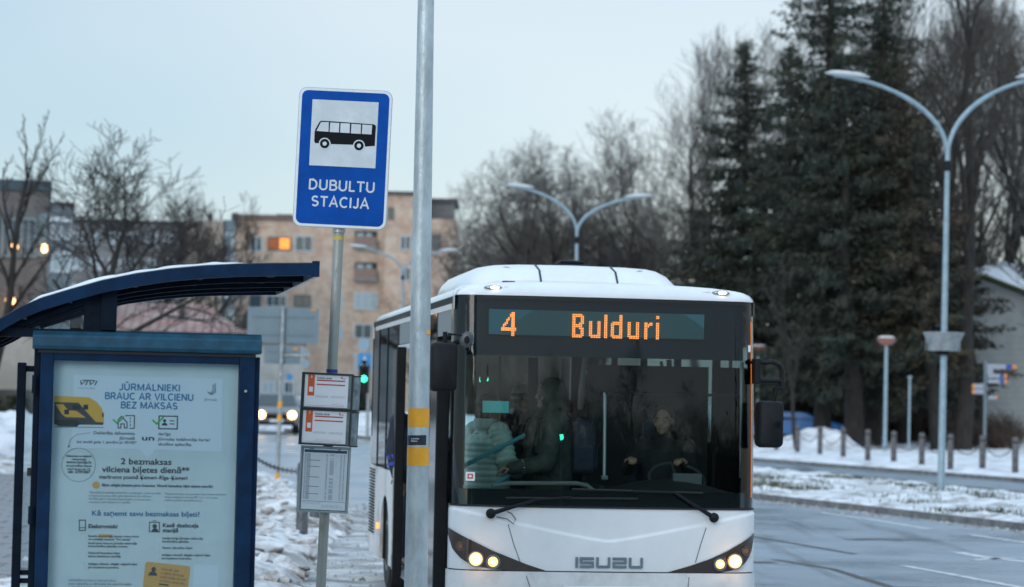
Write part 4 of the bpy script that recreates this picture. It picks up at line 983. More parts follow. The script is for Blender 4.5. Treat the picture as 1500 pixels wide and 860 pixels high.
for top_, bot_, lamps in ((left_top, left_bot, ((696, 818.5, 10.2, 0), (721, 822.5, 9.2, 1), (675, 800, 6, 2))), (right_top, right_bot, ((1075, 822, 10.5, 0), (1053, 826, 8.5, 1), (1093, 807, 6, 2)))):
    tt = [BF(a, c_, .05) for a, c_ in top_]; bb = [BF(a, c_, .05) for a, c_ in bot_]
    tt = [(max(-HW, min(HW, a)), c_) for a, c_ in tt]; bb = [(max(-HW, min(HW, a)), c_) for a, c_ in bb]
    xa, xb = min(a for a, _ in tt), max(a for a, _ in tt)
    hl = patch('headlight', xa, xb, lambda x: interp(bb, x), lambda x: max(interp(tt, x), interp(bb, x) + .001), HLM, off=.026, nz=8, nx=70, thick=.02)
    for (a, c_, r_, kind) in lamps:
        x, z = BF(a, c_, .05); x = max(-HW + .01, min(HW - .01, x)); y = SFC(x, z, .028)[1]; rr0 = r_ / 187
        if abs(x) > HW - CR: y -= .01
        MB().lathe([(rr0 * 1.12, y - .012), (rr0 * 1.16, y - .020), (rr0 * 1.02, y - .020), (rr0, y - .012)], 24, (x, 0, z), 'Y').build('lamp_ring', CHR if kind < 2 else mat('dim_ring', (.2, .15, .12), .3, .5), hl, smooth=True)
        m_ = (WARM, WARM, mat('unlit_lamp', (.16, .10, .07), .3))[kind]
        MB().lathe([(rr0, y - .011), (.001, y - .014)], 24, (x, 0, z), 'Y').build('reflector', m_, hl, smooth=True)
        if kind < 2: MB().ellip((x, y - .018, z), (rr0 * (.95, .80)[kind], .012, rr0 * (.95, .80)[kind])).build('lens_glow', emis('lens_yellow', (1, .50, .17), 1.9), hl, smooth=True); MB().ellip((x, y - .024, z), (rr0 * (.66, .42)[kind], .012, rr0 * (.66, .42)[kind])).build('bulb', (LED1, LED2)[kind], hl, smooth=True)
    xm, zm = BF(lamps[0][0], lamps[0][1], .05)
    for q in ((0,)):
        ld = bpy.data.lights.new('headlamp_spill', 'POINT'); ld.energy = .55; ld.color = (1, .55, .22); ld.shadow_soft_size = .03
        lo_ = bpy.data.objects.new('headlamp_spill', ld); COL.objects.link(lo_); lo_.parent = bus; lo_.location = (xm, SFC(xm, zm)[1] - .13, zm)
        ld = bpy.data.lights.new('headlamp_light', 'SPOT'); ld.energy = 35; ld.color = (1, .72, .42); ld.spot_size = R(75); ld.spot_blend = .9; ld.shadow_soft_size = .06
        lo_ = bpy.data.objects.new('headlamp_light', ld); COL.objects.link(lo_); lo_.parent = bus; lo_.location = (xm, -.12, zm); lo_.rotation_euler = (R(84), 0, math.pi)
# wipers
def wiper(piv, elbow, bl0, bl1, bend):
    P = lambda a, off: (lambda q: Vector(SFC(q[0], q[1], off)))(BF(a[0], a[1], .04))
    p = P(piv, .05); e_ = P(elbow, .055); w1 = MB().tube([p, p.lerp(e_, .35), e_], [.020, .016, .011], 8).build('wiper', BLM, bus, smooth=True)
    MB().ellip(tuple(p), (.040, .03, .040)).build('pivot_cap', BLM, w1, smooth=True)
    a = P(bl0, .035); c_ = P(bl1, .035); m_ = P(bend, .05)
    MB().tube([a, a.lerp(c_, .5), c_], .0075, 6).build('wiper_blade', RUB, w1)
    MB().tube([e_, m_, m_ + Vector((0, .01, -.005))], [.011, .010, .009], 8).build('wiper_arm', BLM, w1)
    return w1
w1 = wiper((718, 752), (785, 731), (740, 729), (932, 730), (835, 728))
wiper((1044, 758), (985, 721), (836, 716), (1028, 722), (925, 719))
P = lambda a, c_, off: Vector(SFC(*BF(a, c_, .04), off))
MB().tube([P(727, 757, .02), P(742, 760, .03), P(751, 767, .04), P(754, 760, .04), P(748, 752, .04), P(742, 749, .03)], .004, 6).build('washer_hose', RUB, w1)
# mirrors
mr = MB().tube([(HW - .08, .28, 2.30), (HW + .00, .16, 2.30), (HW + .10, .08, 2.30), (HW + .17, .05, 2.28), (HW + .20, .05, 2.22), (HW + .20, .05, 2.14)], .020, 8)
mr.tube([(HW - .08, .28, 2.155), (HW + .04, .12, 2.155), (HW + .20, .05, 2.155)], .020, 8)
a = BF(1112, 531, .15); c_ = BF(1140, 531, .1); lo1 = BF(1112, 557, .15)
mz1, mz0 = a[1], lo1[1]; ox = BF(1146, 545, .08)[0]
mrm = MB().tube([(HW - .06, .26, mz1), (HW + .02, .12, mz1), (ox - .07, .08, mz1 + .005), (ox - .02, .08, mz1 - .02), (ox, .08, mz1 - .07), (ox, .08, mz0 - .06)], .020, 9).tube([(HW - .06, .26, mz0), (HW + .02, .12, mz0), (ox, .08, mz0)], .020, 9)
hx0, hzt = BF(1107, 587, .08); hx1, hzb = BF(1142.5, 656, .08)
mrm.tube([(ox, .08, mz0 - .06), (ox - .055, .08, mz0 - .065), (ox - .06, .08, hzt - .02)], .020, 9)
mir = mrm.build('mirror_arm', BLM, bus, smooth=True)
MB().box(HW - .03, HW + .02, .10, .24, mz0 - .03, mz1 + .03).build('mirror_bracket', BLM, bus, bevel=.01)
def head(x0, x1, z0, z1, name='mirror_head'):
    secs = []
    for y, k in ((-.06, .80), (-.045, .93), (.0, .99), (.06, 1.0), (.11, .96)):
        cx, cz = (x0 + x1) / 2, (z0 + z1) / 2; hw_, hh_ = (x1 - x0) / 2 * k, (z1 - z0) / 2 * (1 - (1 - k) * .5)
        secs.append([(a_, y, c__) for a_, c__ in rrect(cx - hw_, cx + hw_, cz - hh_, cz + hh_, .04)])
    return loft(secs, name, BLM, bus, sharp=50)
h1 = head(hx0, hx1, hzb, hzt)
MB().lathe([(.030, -.062), (.031, -.066), (.026, -.066), (.025, -.062)], 24, (lerp(hx0, hx1, .72), 0, lerp(hzb, hzt, .5)), 'Y').build('mirror_emblem', BLM, h1)
hx0, hzt = BF(629.5, 501, -.1); hx1, hzb = BF(668, 574, -.1)
def shift(o, dy):
    for v_ in o.data.vertices: v_.co.y += dy
h2 = head(hx0, hx1, hzb, hzt); shift(h2, -.14)
q = lambda a, c_: BF(a, c_, -.12)
pa = q(652, 503); pb_ = q(652, 486); pc = q(656, 489); pd = q(676, 491); pe = q(683, 498)
ma = MB().tube([(pa[0], -.12, pa[1] - .02), (pb_[0], -.12, pb_[1])], .018, 10).tube([(pc[0], -.12, pc[1]), (pd[0], -.12, pd[1]), (pe[0], -.12, pe[1])], .008, 8).tube([(pa[0], -.10, pa[1] - .03), (-HW + .02, .2, pa[1] + .02)], .02, 8).build('mirror_arm', BLM, bus, smooth=True)
MB().ellip((0, 0, 0), (.052, .016, .068)).build('round_mirror', mat('mirror_back', (.06, .07, .08), .35), bus, smooth=True).matrix_local = Matrix.Translation((pe[0], -.13, pe[1])) @ Euler((0, R(22), R(-15))).to_matrix().to_4x4()
MB().ellip((0, 0, 0), (.022, .006, .030)).build('mirror_joint', BLM, bus, smooth=True).location = (pe[0], -.155, pe[1])
# ---------------- sides
def arch_poly(y0, y1, z0, z1, yc, r):
    p = [(y0, z0), (yc - r, z0)]
    p += [(yc - r * math.cos(R(a)), max(z0, .48 + r * math.sin(R(a)))) for a in range(0, 181, 15)]
    p += [(yc + r, z0), (y1, z0), (y1, z1), (y0, z1)]
    return p
for s in (-1, 1):
    xo, xi = (s * HW, s * (HW - .05)); x0_, x1_ = sorted((xo, xi))
    if s < 0:
        MB().prismx(arch_poly(1.52, 3.45, .28, 1.20, 2.35, .50), x0_, x1_).build('side_panel', WHD, bus)
        MB().prismx(arch_poly(4.95, 7.95, .30, 1.24, 6.05, .50), x0_, x1_).build('side_panel', WHD, bus)
        for (ya, yb, za, zb2) in ((1.56, 3.41, 1.22, 2.74), (4.99, 6.2, 1.26, 2.74), (6.24, 7.2, 1.26, 2.74)):
            MB().box(x0_ + .01, x1_ - .03, ya, yb, za, zb2).build('side_window', SDG, bus)
        MB().box(x0_ + .004, x1_, 7.24, 7.9, 1.26, 2.74).build('side_panel', BLK, bus)
        for yp_ in (.40, 1.50, 3.41, 4.92, 6.20, 7.20): MB().box(x0_ + .002, x1_, yp_, yp_ + .045, .32, 2.76).build('side_pillar', BLM, bus)
        for (ya, yb) in ((.45, 1.5), (3.46, 4.92)):
            MB().box(x0_ + .005, x1_, ya, yb, 2.50, 2.74).build('door_header', mat('door_header', (.16, .19, .21), .4, .3), bus)
            MB().box(x0_, x1_, ya, yb, .28, .37).build('door_sill', STEEL, bus)
        MB().box(x0_ - .01, x0_ + .002, 3.50, 4.88, 2.44, 2.49).build('header_rail', mat('rail_pale', (.5, .55, .58), .4), bus)
    else:
        MB().prismx(arch_poly(.30, 4.2, .28, 1.20, 2.35, .50), x0_, x1_).build('side_panel', WHD, bus)
        MB().prismx(arch_poly(4.2, 7.95, .30, 1.24, 6.05, .50), x0_, x1_).build('side_panel', WHD, bus)
        for (ya, yb) in ((.50, 1.5), (1.56, 3.1), (3.16, 4.7), (4.76, 6.3), (6.36, 7.8)):
            MB().box(x0_ + .03, x1_ - .01, ya, yb, 1.22, 2.74).build('side_window', SDG, bus)
            MB().box(x0_, x1_ - .002, yb, yb + .06, 1.20, 2.76).build('side_pillar', BLM, bus)
    MB().box(x0_, x1_, .42, 7.95, 2.745, 2.80).build('cant_rail', BLM, bus)
# open door leaves, folded out across the kerb side
def leaf(y, out, zb_=.33, zt_=2.46, name='door_leaf', ang=0):
    o = MB().box(-HW - out, -HW - .012, y, y + .045, zb_, zt_).build(name, BLM, bus, bevel=.008)
    return o
dl = leaf(.36, .115, .28, 2.44); leaf(4.02, .10, .30, 2.46)
MB().box(-HW - .10, -HW - .02, .42, 1.0, .34, 2.42).build('door_leaf', mat('door_glass_dark', (.008, .010, .012), .1), bus, bevel=.01)
MB().box(-HW - .08, -HW - .03, 4.08, 4.4, .34, 2.42).build('door_leaf', mat('door_glass_dark', (.008,) * 3), bus, bevel=.01)

# side reflectors and marker
AMB = mat('amber_reflector', (.75, .12, .02), .3)
for (px_, py_, m_) in ((632, 770, AMB), (632, 726, mat('blue_tag', (.02, .15, .3), .4))):
    x, z = BF(px_, py_, 1.2); MB().box(-HW - .030, -HW - .002, 1.16, 1.24, z - .035, z + .035).build('side_reflector', m_, dl, bevel=.006)
MB().box(-HW - .02, -HW, 6.72, 6.80, .60, .66).build('side_lamp', emis('side_lamp_orange', (1, .25, .03), 2.5), bus)
# wheels
for s in (-1, 1):
    for yc in (2.35, 6.05):
        wh = MB().lathe([(.20, -.13), (.42, -.13), (.455, -.10), (.46, 0), (.455, .10), (.42, .13), (.20, .13)], 32, (0, 0, 0), 'X').build('wheel', RUB, bus, smooth=True); wh.location = (s * (HW - .16), yc, .47)
        MB().lathe([(.255, -.10), (.26, s * .131), (.22, s * .135), (.15, s * .05), (.10, s * .12), (.02, s * .13)] if s > 0 else [(.02, -.13), (.10, -.12), (.15, -.05), (.22, -.135), (.26, -.131), (.255, .10)], 24, (0, 0, 0), 'X').build('rim', mat('rim_grey', (.2, .2, .2), .4, .7), wh, smooth=True)
    MB().lathe([(.50, -.25), (.50, .25)], 20, (s * (HW - .30), 2.35, .48), 'X').build('wheel_arch', BLM, bus)
# grille of the engine bay at the rear corner (ribbed strip seen edge-on)
gl_ = MB()
for i in range(22): gl_.box(-HW - .016, -HW + .001, 7.30, 7.88, .52 + i * .032, .532 + i * .032)
tag(gl_.build('engine_grille', BLM, bus), kind='stuff')
# rear wall
MB().box(-HW, HW, 7.93, 7.99, .35, 1.55).build('rear_panel', WHD, bus); MB().box(-HW, HW, 7.93, 7.99, 2.62, 2.80).build('rear_panel', WHD, bus)
MB().box(-HW, -1.0, 7.93, 7.99, 1.55, 2.62).box(1.0, HW, 7.93, 7.99, 1.55, 2.62).build('rear_pillar', BLK, bus)
MB().box(-1.0, 1.0, 7.95, 7.96, 1.55, 2.62).build('rear_window', glass('rear_glass', (.9, .96, .96), 1.4), bus)
# floor and interior
MB().box(-HW + .05, HW - .05, .35, 7.9, .30, .36).build('floor', INTD, bus)
MB().box(-HW + .06, HW - .06, .20, .62, .9, 1.27).build('dashboard', INTD, bus, bevel=.03)
dsh = MB().grid(lambda u, v: (lerp(.05, 1.10, u), lerp(.30, .75, v), 1.27 + .10 * math.sin(math.pi * u) * math.sin(math.pi * v * .8)), 12, 8).build('instrument_hood', INTD, bus, smooth=True)
MB().box(.62, .86, .50, .56, 1.30, 1.42).build('ticket_machine', mat('machine_grey', (.10, .11, .12), .4), bus, bevel=.01)
SEATM = mat('seat_blue', (.02, .035, .06), .8)
def seat(x, y, z=.36, s=1.0):
    o = MB().box(x - .21, x + .21, y, y + .42, z + .38, z + .48).build('seat', SEATM, bus, bevel=.03)
    MB().box(x - .21, x + .21, y + .40, y + .47, z + .46, z + 1.05).build('backrest', SEATM, o, bevel=.03)
    MB().tube([(x - .15, y + .43, z + 1.05), (x - .13, y + .43, z + 1.13), (x + .13, y + .43, z + 1.13), (x + .15, y + .43, z + 1.05)], .014, 6).build('seat_handle', mat('handle_yellow', (.45, .40, .30), .4), o)
    MB().box(x - .05, x + .05, y + .1, y + .3, z, z + .38).build('seat_leg', INTD, o)
for y in (2.6, 3.5, 5.2, 6.1, 7.0):
    for x in ((-.95, -.5, .5, .95) if y > 5 else (.5, .95)): seat(x, y)
# driver's seat and cab wall
ds = MB().box(.42, .90, .95, 1.42, .86, .98).build('seat', SEATM, bus, bevel=.03); MB().box(.44, .88, 1.38, 1.50, .96, 1.66).build('backrest', SEATM, ds, bevel=.04); MB().box(.54, .78, 1.40, 1.47, 1.66, 1.86).build('headrest', SEATM, ds, bevel=.04)
MB().box(.2, 1.15, .5, 1.6, .36, .60).build('cab_platform', INTD, bus)
MB().box(.10, 1.15, 1.62, 1.66, .4, 2.30).build('cab_partition', INTD, bus)
MB().box(.06, .10, .75, 1.62, .4, 1.30).build('cab_door', INTD, bus)
WHC = mat('wheel_rim_black', (.05, .055, .06), .3)
swc = Vector((.67, .60, 1.37)); 
tor = [(0.225 * math.cos(R(a)), .225 * math.sin(R(a)), 0) for a in range(0, 361, 12)]
sw_ = MB().tube(tor, .014, 8, caps=False); 
for a in (90, 210, 330): sw_.tube([(0, 0, -.02), (.22 * math.cos(R(a)), .22 * math.sin(R(a)), 0)], .012, 6)
sw_.ellip((0, 0, -.02), (.06, .06, .03)); swo = sw_.build('steering_wheel', WHC, bus, smooth=True); swo.location = swc; swo.rotation_euler = (R(33), 0, 0)
tube('steering_column', INTD, bus, [tuple(swc), (.655, .45, 1.0)], .04, 8)
# handrails
TEAL = mat('rail_teal', (.10, .34, .38), .4); SILV = mat('rail_silver', (.45, .50, .52), .3, .6); CRM = mat('pole_cream', (.50, .46, .38), .45)
def rail(name, pts, r, m, y):
    q_ = []
    for i, p in enumerate(pts):
        yy = y[i] if isinstance(y, (list, tuple)) else y; x, z = BF(p[0], p[1], yy); q_.append((x, yy, z))
    return tube(name, m, bus, q_, r, 8)
rail('handrail', [(663, 691), (720, 662), (776, 634)], .018, TEAL, [.55, .8, 1.0])
rail('handrail', [(722, 712), (750, 694), (780, 683)], .018, TEAL, [.55, .8, 1.0])
rail('handrail', [(722, 712), (745, 708), (845, 708), (860, 711), (868, 718)], .018, SILV, .5)
rail('handrail', [(886, 575), (885.5, 640), (885, 700)], .014, SILV, .75)
rail('handrail', [(881, 700), (890, 700)], .02, SILV, .74)
rail('window_bar', [(887, 576), (950, 577), (1090, 580)], .012, BLM, .62)
rail('window_bar', [(1086, 530), (1086, 640), (1085, 700)], .014, SILV, .6)
rail('grab_pole', [(858, 524), (852, 570), (850, 600)], .028, CRM, 5.6)
rail('grab_pole', [(880, 526), (880, 545), (878, 572)], .022, CRM, 5.2)
rail('grab_pole', [(858, 545), (885, 546)], .018, CRM, 5.4)
rail('grab_pole', [(828, 526), (820, 560)], .018, CRM, 6.4)
rail('grab_pole', [(781, 524), (781, 640), (780, 860)], .045, BLM, 1.7)
tube('grab_pole', CRM, bus, [(-.45, 3.2, .36), (-.45, 3.2, 2.68)], .018, 8); tube('grab_pole', CRM, bus, [(.35, 4.6, .36), (.35, 4.6, 2.68)], .018, 8)
MB().box(-1.19, -1.10, .35, .5, 1.3, 2.5).build('door_post', mat('post_teal', (.05, .12, .13), .4), bus)
# paper and stickers inside the glass
x0_, z1_ = BF(707, 587, .12); x1_, z0_ = BF(745, 605, .12)
MB().box(x0_, x1_, yf(2) + .075, yf(2) + .078, z0_, z1_).build('paper_sign', mat('teal_paper', (.10, .50, .50), .6), bus)
x0_, z1_ = BF(681, 691, .12); x1_, z0_ = BF(694, 704, .12)
stk = MB().box(x0_, x1_, yf(1.4) + .055, yf(1.4) + .057, z0_, z1_).build('camera_sticker', PAPER, bus)
MB().box(lerp(x0_, x1_, .2), lerp(x0_, x1_, .8), yf(1.4) + .052, yf(1.4) + .055, lerp(z0_, z1_, .25), lerp(z0_, z1_, .8)).build('sticker_mark', RED, stk)
MB().box(lerp(x0_, x1_, .35), lerp(x0_, x1_, .65), yf(1.4) + .050, yf(1.4) + .052, lerp(z0_, z1_, .4), lerp(z0_, z1_, .65)).build('sticker_mark', PAPER, stk)

# ================================================================ PEOPLE
SKIN = mat('skin', (.30, .17, .12), .55, var=.08, vs=12); HAIR = mat('hair_brown', (.06, .035, .02), .6, var=.4, vs=30); EYE = mat('eye_white', (.30, .28, .27), .3); IRIS = mat('iris', (.03, .02, .015), .2); LIP = mat('lip', (.20, .09, .075), .6)
def person(label, loc, rz, P, clothes, hair=None, hand_pose=None, face=True, group=None, hairlen=0):
    """P: joints in local space (metres, facing -y)"""
    root = thing('person', label, 'person', loc, rz, group)
    V = lambda k: Vector(P[k])
    b = MB(); hd = V('head')
    b.limb(V('pelvis'), V('chest'), .14, .15, 14); b.limb(V('chest'), V('neck'), .12, .06); b.limb(V('neck'), hd - Vector((0, 0, .04)), .055, .055)
    b.ellip(hd + Vector((0, .012, .025)), (.076, .096, .098), nu=20, nv=14); b.ellip(hd + Vector((0, -.020, -.055)), (.056, .066, .062), nu=16, nv=10)
    b.ellip(hd + Vector((0, -.088, -.018)), (.013, .020, .026)); b.ellip(hd + Vector((0, -.098, -.030)), (.017, .016, .012))
    b.ellip(hd + Vector((0, -.074, .026)), (.056, .018, .012))
    for s in (-1, 1):
        b.ellip(hd + Vector((s * .079, .012, -.008)), (.010, .020, .032)); b.ellip(hd + Vector((s * .045, -.058, -.030)), (.024, .022, .022))
    b.ellip(hd + Vector((0, -.082, -.060)), (.026, .012, .009)); b.ellip(hd + Vector((0, -.074, -.098)), (.022, .020, .018))
    for s, q in ((-1, 'l'), (1, 'r')):
        b.limb(V('chest') + Vector((s * .10, 0, .08)), V('sh' + q), .08, .065); b.limb(V('sh' + q), V('el' + q), .052, .040); b.limb(V('el' + q), V('ha' + q), .040, .026)
        b.limb(V('pelvis') + Vector((s * .09, 0, -.02)), V('kn' + q), .085, .055); b.limb(V('kn' + q), V('an' + q), .055, .036)
        an = V('an' + q); b.limb(an, an + Vector((s * .02, -.16, -.05)), .036, .030)
        # hand: palm, four fingers of different lengths with two bends, thumb from the side of the palm
        h = V('ha' + q); d = (h - V('el' + q)).normalized(); grip = (hand_pose or {}).get(q, (Vector((0, 0, -1)), .5)); nrm = Vector(grip[0]).normalized(); curl = grip[1]
        side = d.cross(nrm).normalized(); nrm = side.cross(d).normalized(); pc_ = h + d * .045
        rot_ = Matrix((side, nrm, d)).transposed().to_euler()
        b.ellip(pc_, (.040, .016, .052), rot_)
        for i, ln_ in enumerate((.066, .076, .072, .056)):
            o = h + d * .082 + side * ((i - 1.5) * .019); a1 = curl; a2 = curl * 2.1
            k1 = o + (d * math.cos(a1) + nrm * math.sin(a1)) * ln_ * .5; k2 = k1 + (d * math.cos(a2) + nrm * math.sin(a2)) * ln_ * .32; k3 = k2 + (d * math.cos(a2 + curl) + nrm * math.sin(a2 + curl)) * ln_ * .22
            b.limb(o, k1, .0088, .0082, 8); b.limb(k1, k2, .0082, .0076, 8); b.limb(k2, k3, .0076, .0068, 8)
        t0_ = h + d * .03 - side * s * -.034 * (1 if q == 'l' else 1); t1_ = t0_ + (side * s * .7 + d * .6 + nrm * .45).normalized() * .035; t2_ = t1_ + (d * .8 + nrm * .7 * (curl + .4)).normalized() * .030
        b.limb(t0_, t1_, .012, .0105, 8); b.limb(t1_, t2_, .0105, .0085, 8)
    body = remesh(b.build('body', SKIN, root), .0075, 3)
    if face:
        for s in (-1, 1):
            e = MB().ellip(hd + Vector((s * .031, -.074, .004)), (.014, .010, .009)).build('eye', EYE, root, smooth=True)
            MB().ellip(hd + Vector((s * .031, -.083, .004)), (.006, .003, .006)).build('iris', IRIS, e, smooth=True)
            MB().tube([hd + Vector((s * .014, -.088, .022)), hd + Vector((s * .032, -.088, .028)), hd + Vector((s * .05, -.078, .022))], .004, 6).build('eyebrow', HAIR, root)
        MB().ellip(hd + Vector((0, -.090, -.060)), (.022, .006, .006)).build('mouth', LIP, root, smooth=True)
    if hair:
        hb = MB().ellip(hd + Vector((0, .026, .045)), (.084, .098, .090), nu=20, nv=12)
        if hairlen:
            hb.ellip(hd + Vector((0, .045, -.04)), (.085, .075, .11), nu=18, nv=10)
        remesh(hb.build('hair', hair, root), .010, 2)
    for cname, cm, segs, vox, extra in clothes:
        cb = MB()
        for (a, c_, r0, r1) in segs: cb.limb(V(a) if isinstance(a, str) else a, V(c_) if isinstance(c_, str) else c_, r0, r1, 16)
        for e_ in extra: cb.ellip(*e_)
        remesh(cb.build(cname, cm, root), vox, 3)
    return root
def stand(h=1.68, **k):
    s = h / 1.68
    P = dict(pelvis=(0, 0, .92), chest=(0, 0, 1.26), neck=(0, .01, 1.43), head=(0, -.01, 1.565), shl=(-.18, 0, 1.37), shr=(.18, 0, 1.37), ell=(-.23, .02, 1.10), elr=(.23, .02, 1.10), hal=(-.22, -.05, .87), har=(.22, -.05, .87),
             knl=(-.10, -.02, .50), knr=(.10, -.02, .50), anl=(-.11, 0, .09), anr=(.11, 0, .09))
    P.update(k); return {a: tuple(x * s for x in v) for a, v in P.items()}
def jacket(r=1.0, ext=()):
    return [('pelvis', 'chest', .185 * r, .185 * r), ('chest', 'neck', .165 * r, .085), ('chest', 'shl', .14 * r, .09 * r), ('chest', 'shr', .14 * r, .09 * r), ('shl', 'ell', .082 * r, .072 * r), ('shr', 'elr', .082 * r, .072 * r), ('ell', 'hal', .070 * r, .050 * r), ('elr', 'har', .070 * r, .050 * r)]
TRS = [('pelvis', 'knl', .125, .085), ('pelvis', 'knr', .125, .085), ('knl', 'anl', .082, .062), ('knr', 'anr', .082, .062)]
JEAN = mat('dark_trousers', (.02, .024, .035), .8); SHOE = mat('shoe_black', (.012,) * 3, .5)
SHO = lambda P: [(Vector(P['anl']) + Vector((0, .02, -.035)), Vector(P['anl']) + Vector((0, -.17, -.05)), .050, .040), (Vector(P['anr']) + Vector((0, .02, -.035)), Vector(P['anr']) + Vector((0, -.17, -.05)), .050, .040)]
def bw(x, y, z=.36):       # bus local -> world
    p = rmat(bus) @ Vector((x, y, z)); return tuple(p)
# quilted pale jacket: rings of stitching as real relief
def quilt(P, m, root, rad_=.205):
    b = MB(); pel, ch = Vector(P['pelvis']) + Vector((0, 0, -.12)), Vector(P['neck']) + Vector((0, 0, -.02)); n = 12
    pr = []
    for i in range(n):
        for k in range(5):
            t = (i + k / 5) / n; tt = t
            base_ = rad_ * (1 - .55 * ss(.78, 1.0, t)); pr.append((base_ * (1 + .07 * math.sin(math.pi * k / 5)) * (1.0), lerp(pel.z, ch.z, t)))
    b.lathe(pr, 28, (pel.x, pel.y, 0)); v = [(x * 1.08 - pel.x * .08, pel.y + (y - pel.y) * .80, z) for x, y, z in b.v]; b.v = v
    for a, c_, r0, r1 in (('shl', 'ell', .09, .085), ('ell', 'hal', .085, .065), ('shr', 'elr', .09, .085), ('elr', 'har', .085, .065)):
        p, q = Vector(P[a]), Vector(P[c_]); pts = []; rs = []
        for i in range(6 * 4 + 1):
            t = i / 24; pts.append(p.lerp(q, t)); rs.append(lerp(r0, r1, t) * (1 + .10 * abs(math.sin(math.pi * i / 4))))
        b.tube(pts, rs, 14); b.ellip(p, (r0,) * 3); b.ellip(q, (r1,) * 3)
    return b.build('puffer_jacket', m, root, smooth=True, sharp=80)
PUFF = mat('puffer_pale', (.40, .50, .44), .6, var=.1, vs=10)
P1 = stand(1.66, hal=(-.12, -.24, 1.05), har=(.16, -.26, 1.08), ell=(-.26, -.02, 1.12), elr=(.25, -.02, 1.12))
p_ = person('passenger in a pale green quilted puffer jacket standing inside the front door', bw(-.82, 1.15, .36), R(7.5 + 118), P1, [('trousers', JEAN, TRS, .018, ()), ('shoes', SHOE, SHO(P1), .014, ())], hair=HAIR, hairlen=1)
quilt(P1, PUFF, p_)
MB().lathe([(.07, P1['neck'][2] - .06), (.10, P1['neck'][2] - .02), (.095, P1['neck'][2] + .05), (.07, P1['neck'][2] + .06)], 20, (0, .02, 0)).build('collar', PUFF, p_, smooth=True)
HOOD = mat('hood_olive', (.035, .042, .036), .8, var=.3, vs=12); NV2 = mat('coat_navy', (.012, .018, .035), .75, var=.3, vs=9); CUFF = mat('cuff_white', (.55, .62, .65), .7)
P3 = stand(1.80, har=(.22, -.36, 1.00), elr=(.26, -.10, 1.04), hal=(-.16, -.20, 1.0))
hd3 = Vector(P3['head'])
p3 = person('tall passenger in a dark hooded coat with a backpack holding the front rail', bw(-.33, 1.0, .36), R(7.5 - 80), P3,
            [('coat', HOOD, jacket(1.12), .018, ((hd3 + Vector((0, .04, -.0)), (.125, .13, .15)), (hd3 + Vector((0, .06, -.13)), (.14, .13, .09)))), ('trousers', JEAN, TRS, .018, ()), ('shoes', SHOE, SHO(P3), .014, ())], hair=HAIR)
bp_ = MB().prism(rrect(-.17, .17, 1.02, 1.48, .07), .17, .36).build('backpack', NV2, p3, bevel=.03); MB().prism(rrect(-.12, .12, 1.06, 1.26, .04), .362, .40).build('front_pocket', NV2, bp_, bevel=.015)
for s in (-1, 1): MB().tube([(s * .12, .20, 1.46), (s * .14, .05, 1.56), (s * .15, -.14, 1.46), (s * .14, -.18, 1.2), (s * .15, .1, 1.1)], .016, 6).build('strap', BLM, bp_)
hp = Vector(P3['har']); ep = Vector(P3['elr']); dq = (hp - ep).normalized(); MB().tube([hp - dq * .10, hp - dq * .01], [.062, .052], 14).build('cuff', CUFF, p3, smooth=True)
P4 = stand(1.62); MAR = mat('beanie_maroon', (.30, .02, .06), .8, bump=.4, bs=60)
p4 = person('passenger in a maroon knitted beanie and black coat standing mid aisle', bw(.12, 3.1, .36), R(7.5 + 170), P4, [('coat', BLM, jacket(1.08), .018, ()), ('trousers', JEAN, TRS, .018, ()), ('shoes', SHOE, SHO(P4), .014, ())], hair=HAIR)
h4 = Vector(P4['head']); MB().lathe([(.094, h4.z + .005), (.100, h4.z + .03), (.100, h4.z + .055), (.096, h4.z + .06), (.088, h4.z + .10), (.06, h4.z + .14), (.02, h4.z + .155), (.001, h4.z + .157)], 24, (0, .0, 0)).build('beanie', MAR, p4, smooth=True)
P5 = stand(1.74); STR = mat('hat_beige', (.45, .38, .30), .8)
p5 = person('passenger in a striped beige winter hat standing behind the hooded man', bw(-.20, 3.4, .36), R(7.5 + 10), P5, [('coat', NV2, jacket(1.1), .018, ()), ('trousers', JEAN, TRS, .018, ()), ('shoes', SHOE, SHO(P5), .014, ())], hair=HAIR)
h5 = Vector(P5['head']); hat = MB().lathe([(.100, h5.z + .01), (.108, h5.z + .03), (.106, h5.z + .07), (.090, h5.z + .115), (.055, h5.z + .14), (.001, h5.z + .15)], 24, (0, .0, 0)).build('winter_hat', STR, p5, smooth=True)
MB().lathe([(.1085, h5.z + .035), (.1095, h5.z + .05), (.1075, h5.z + .066)], 24, (0, 0, 0)).build('hat_stripe', mat('stripe_brown', (.10, .06, .04), .8), hat)
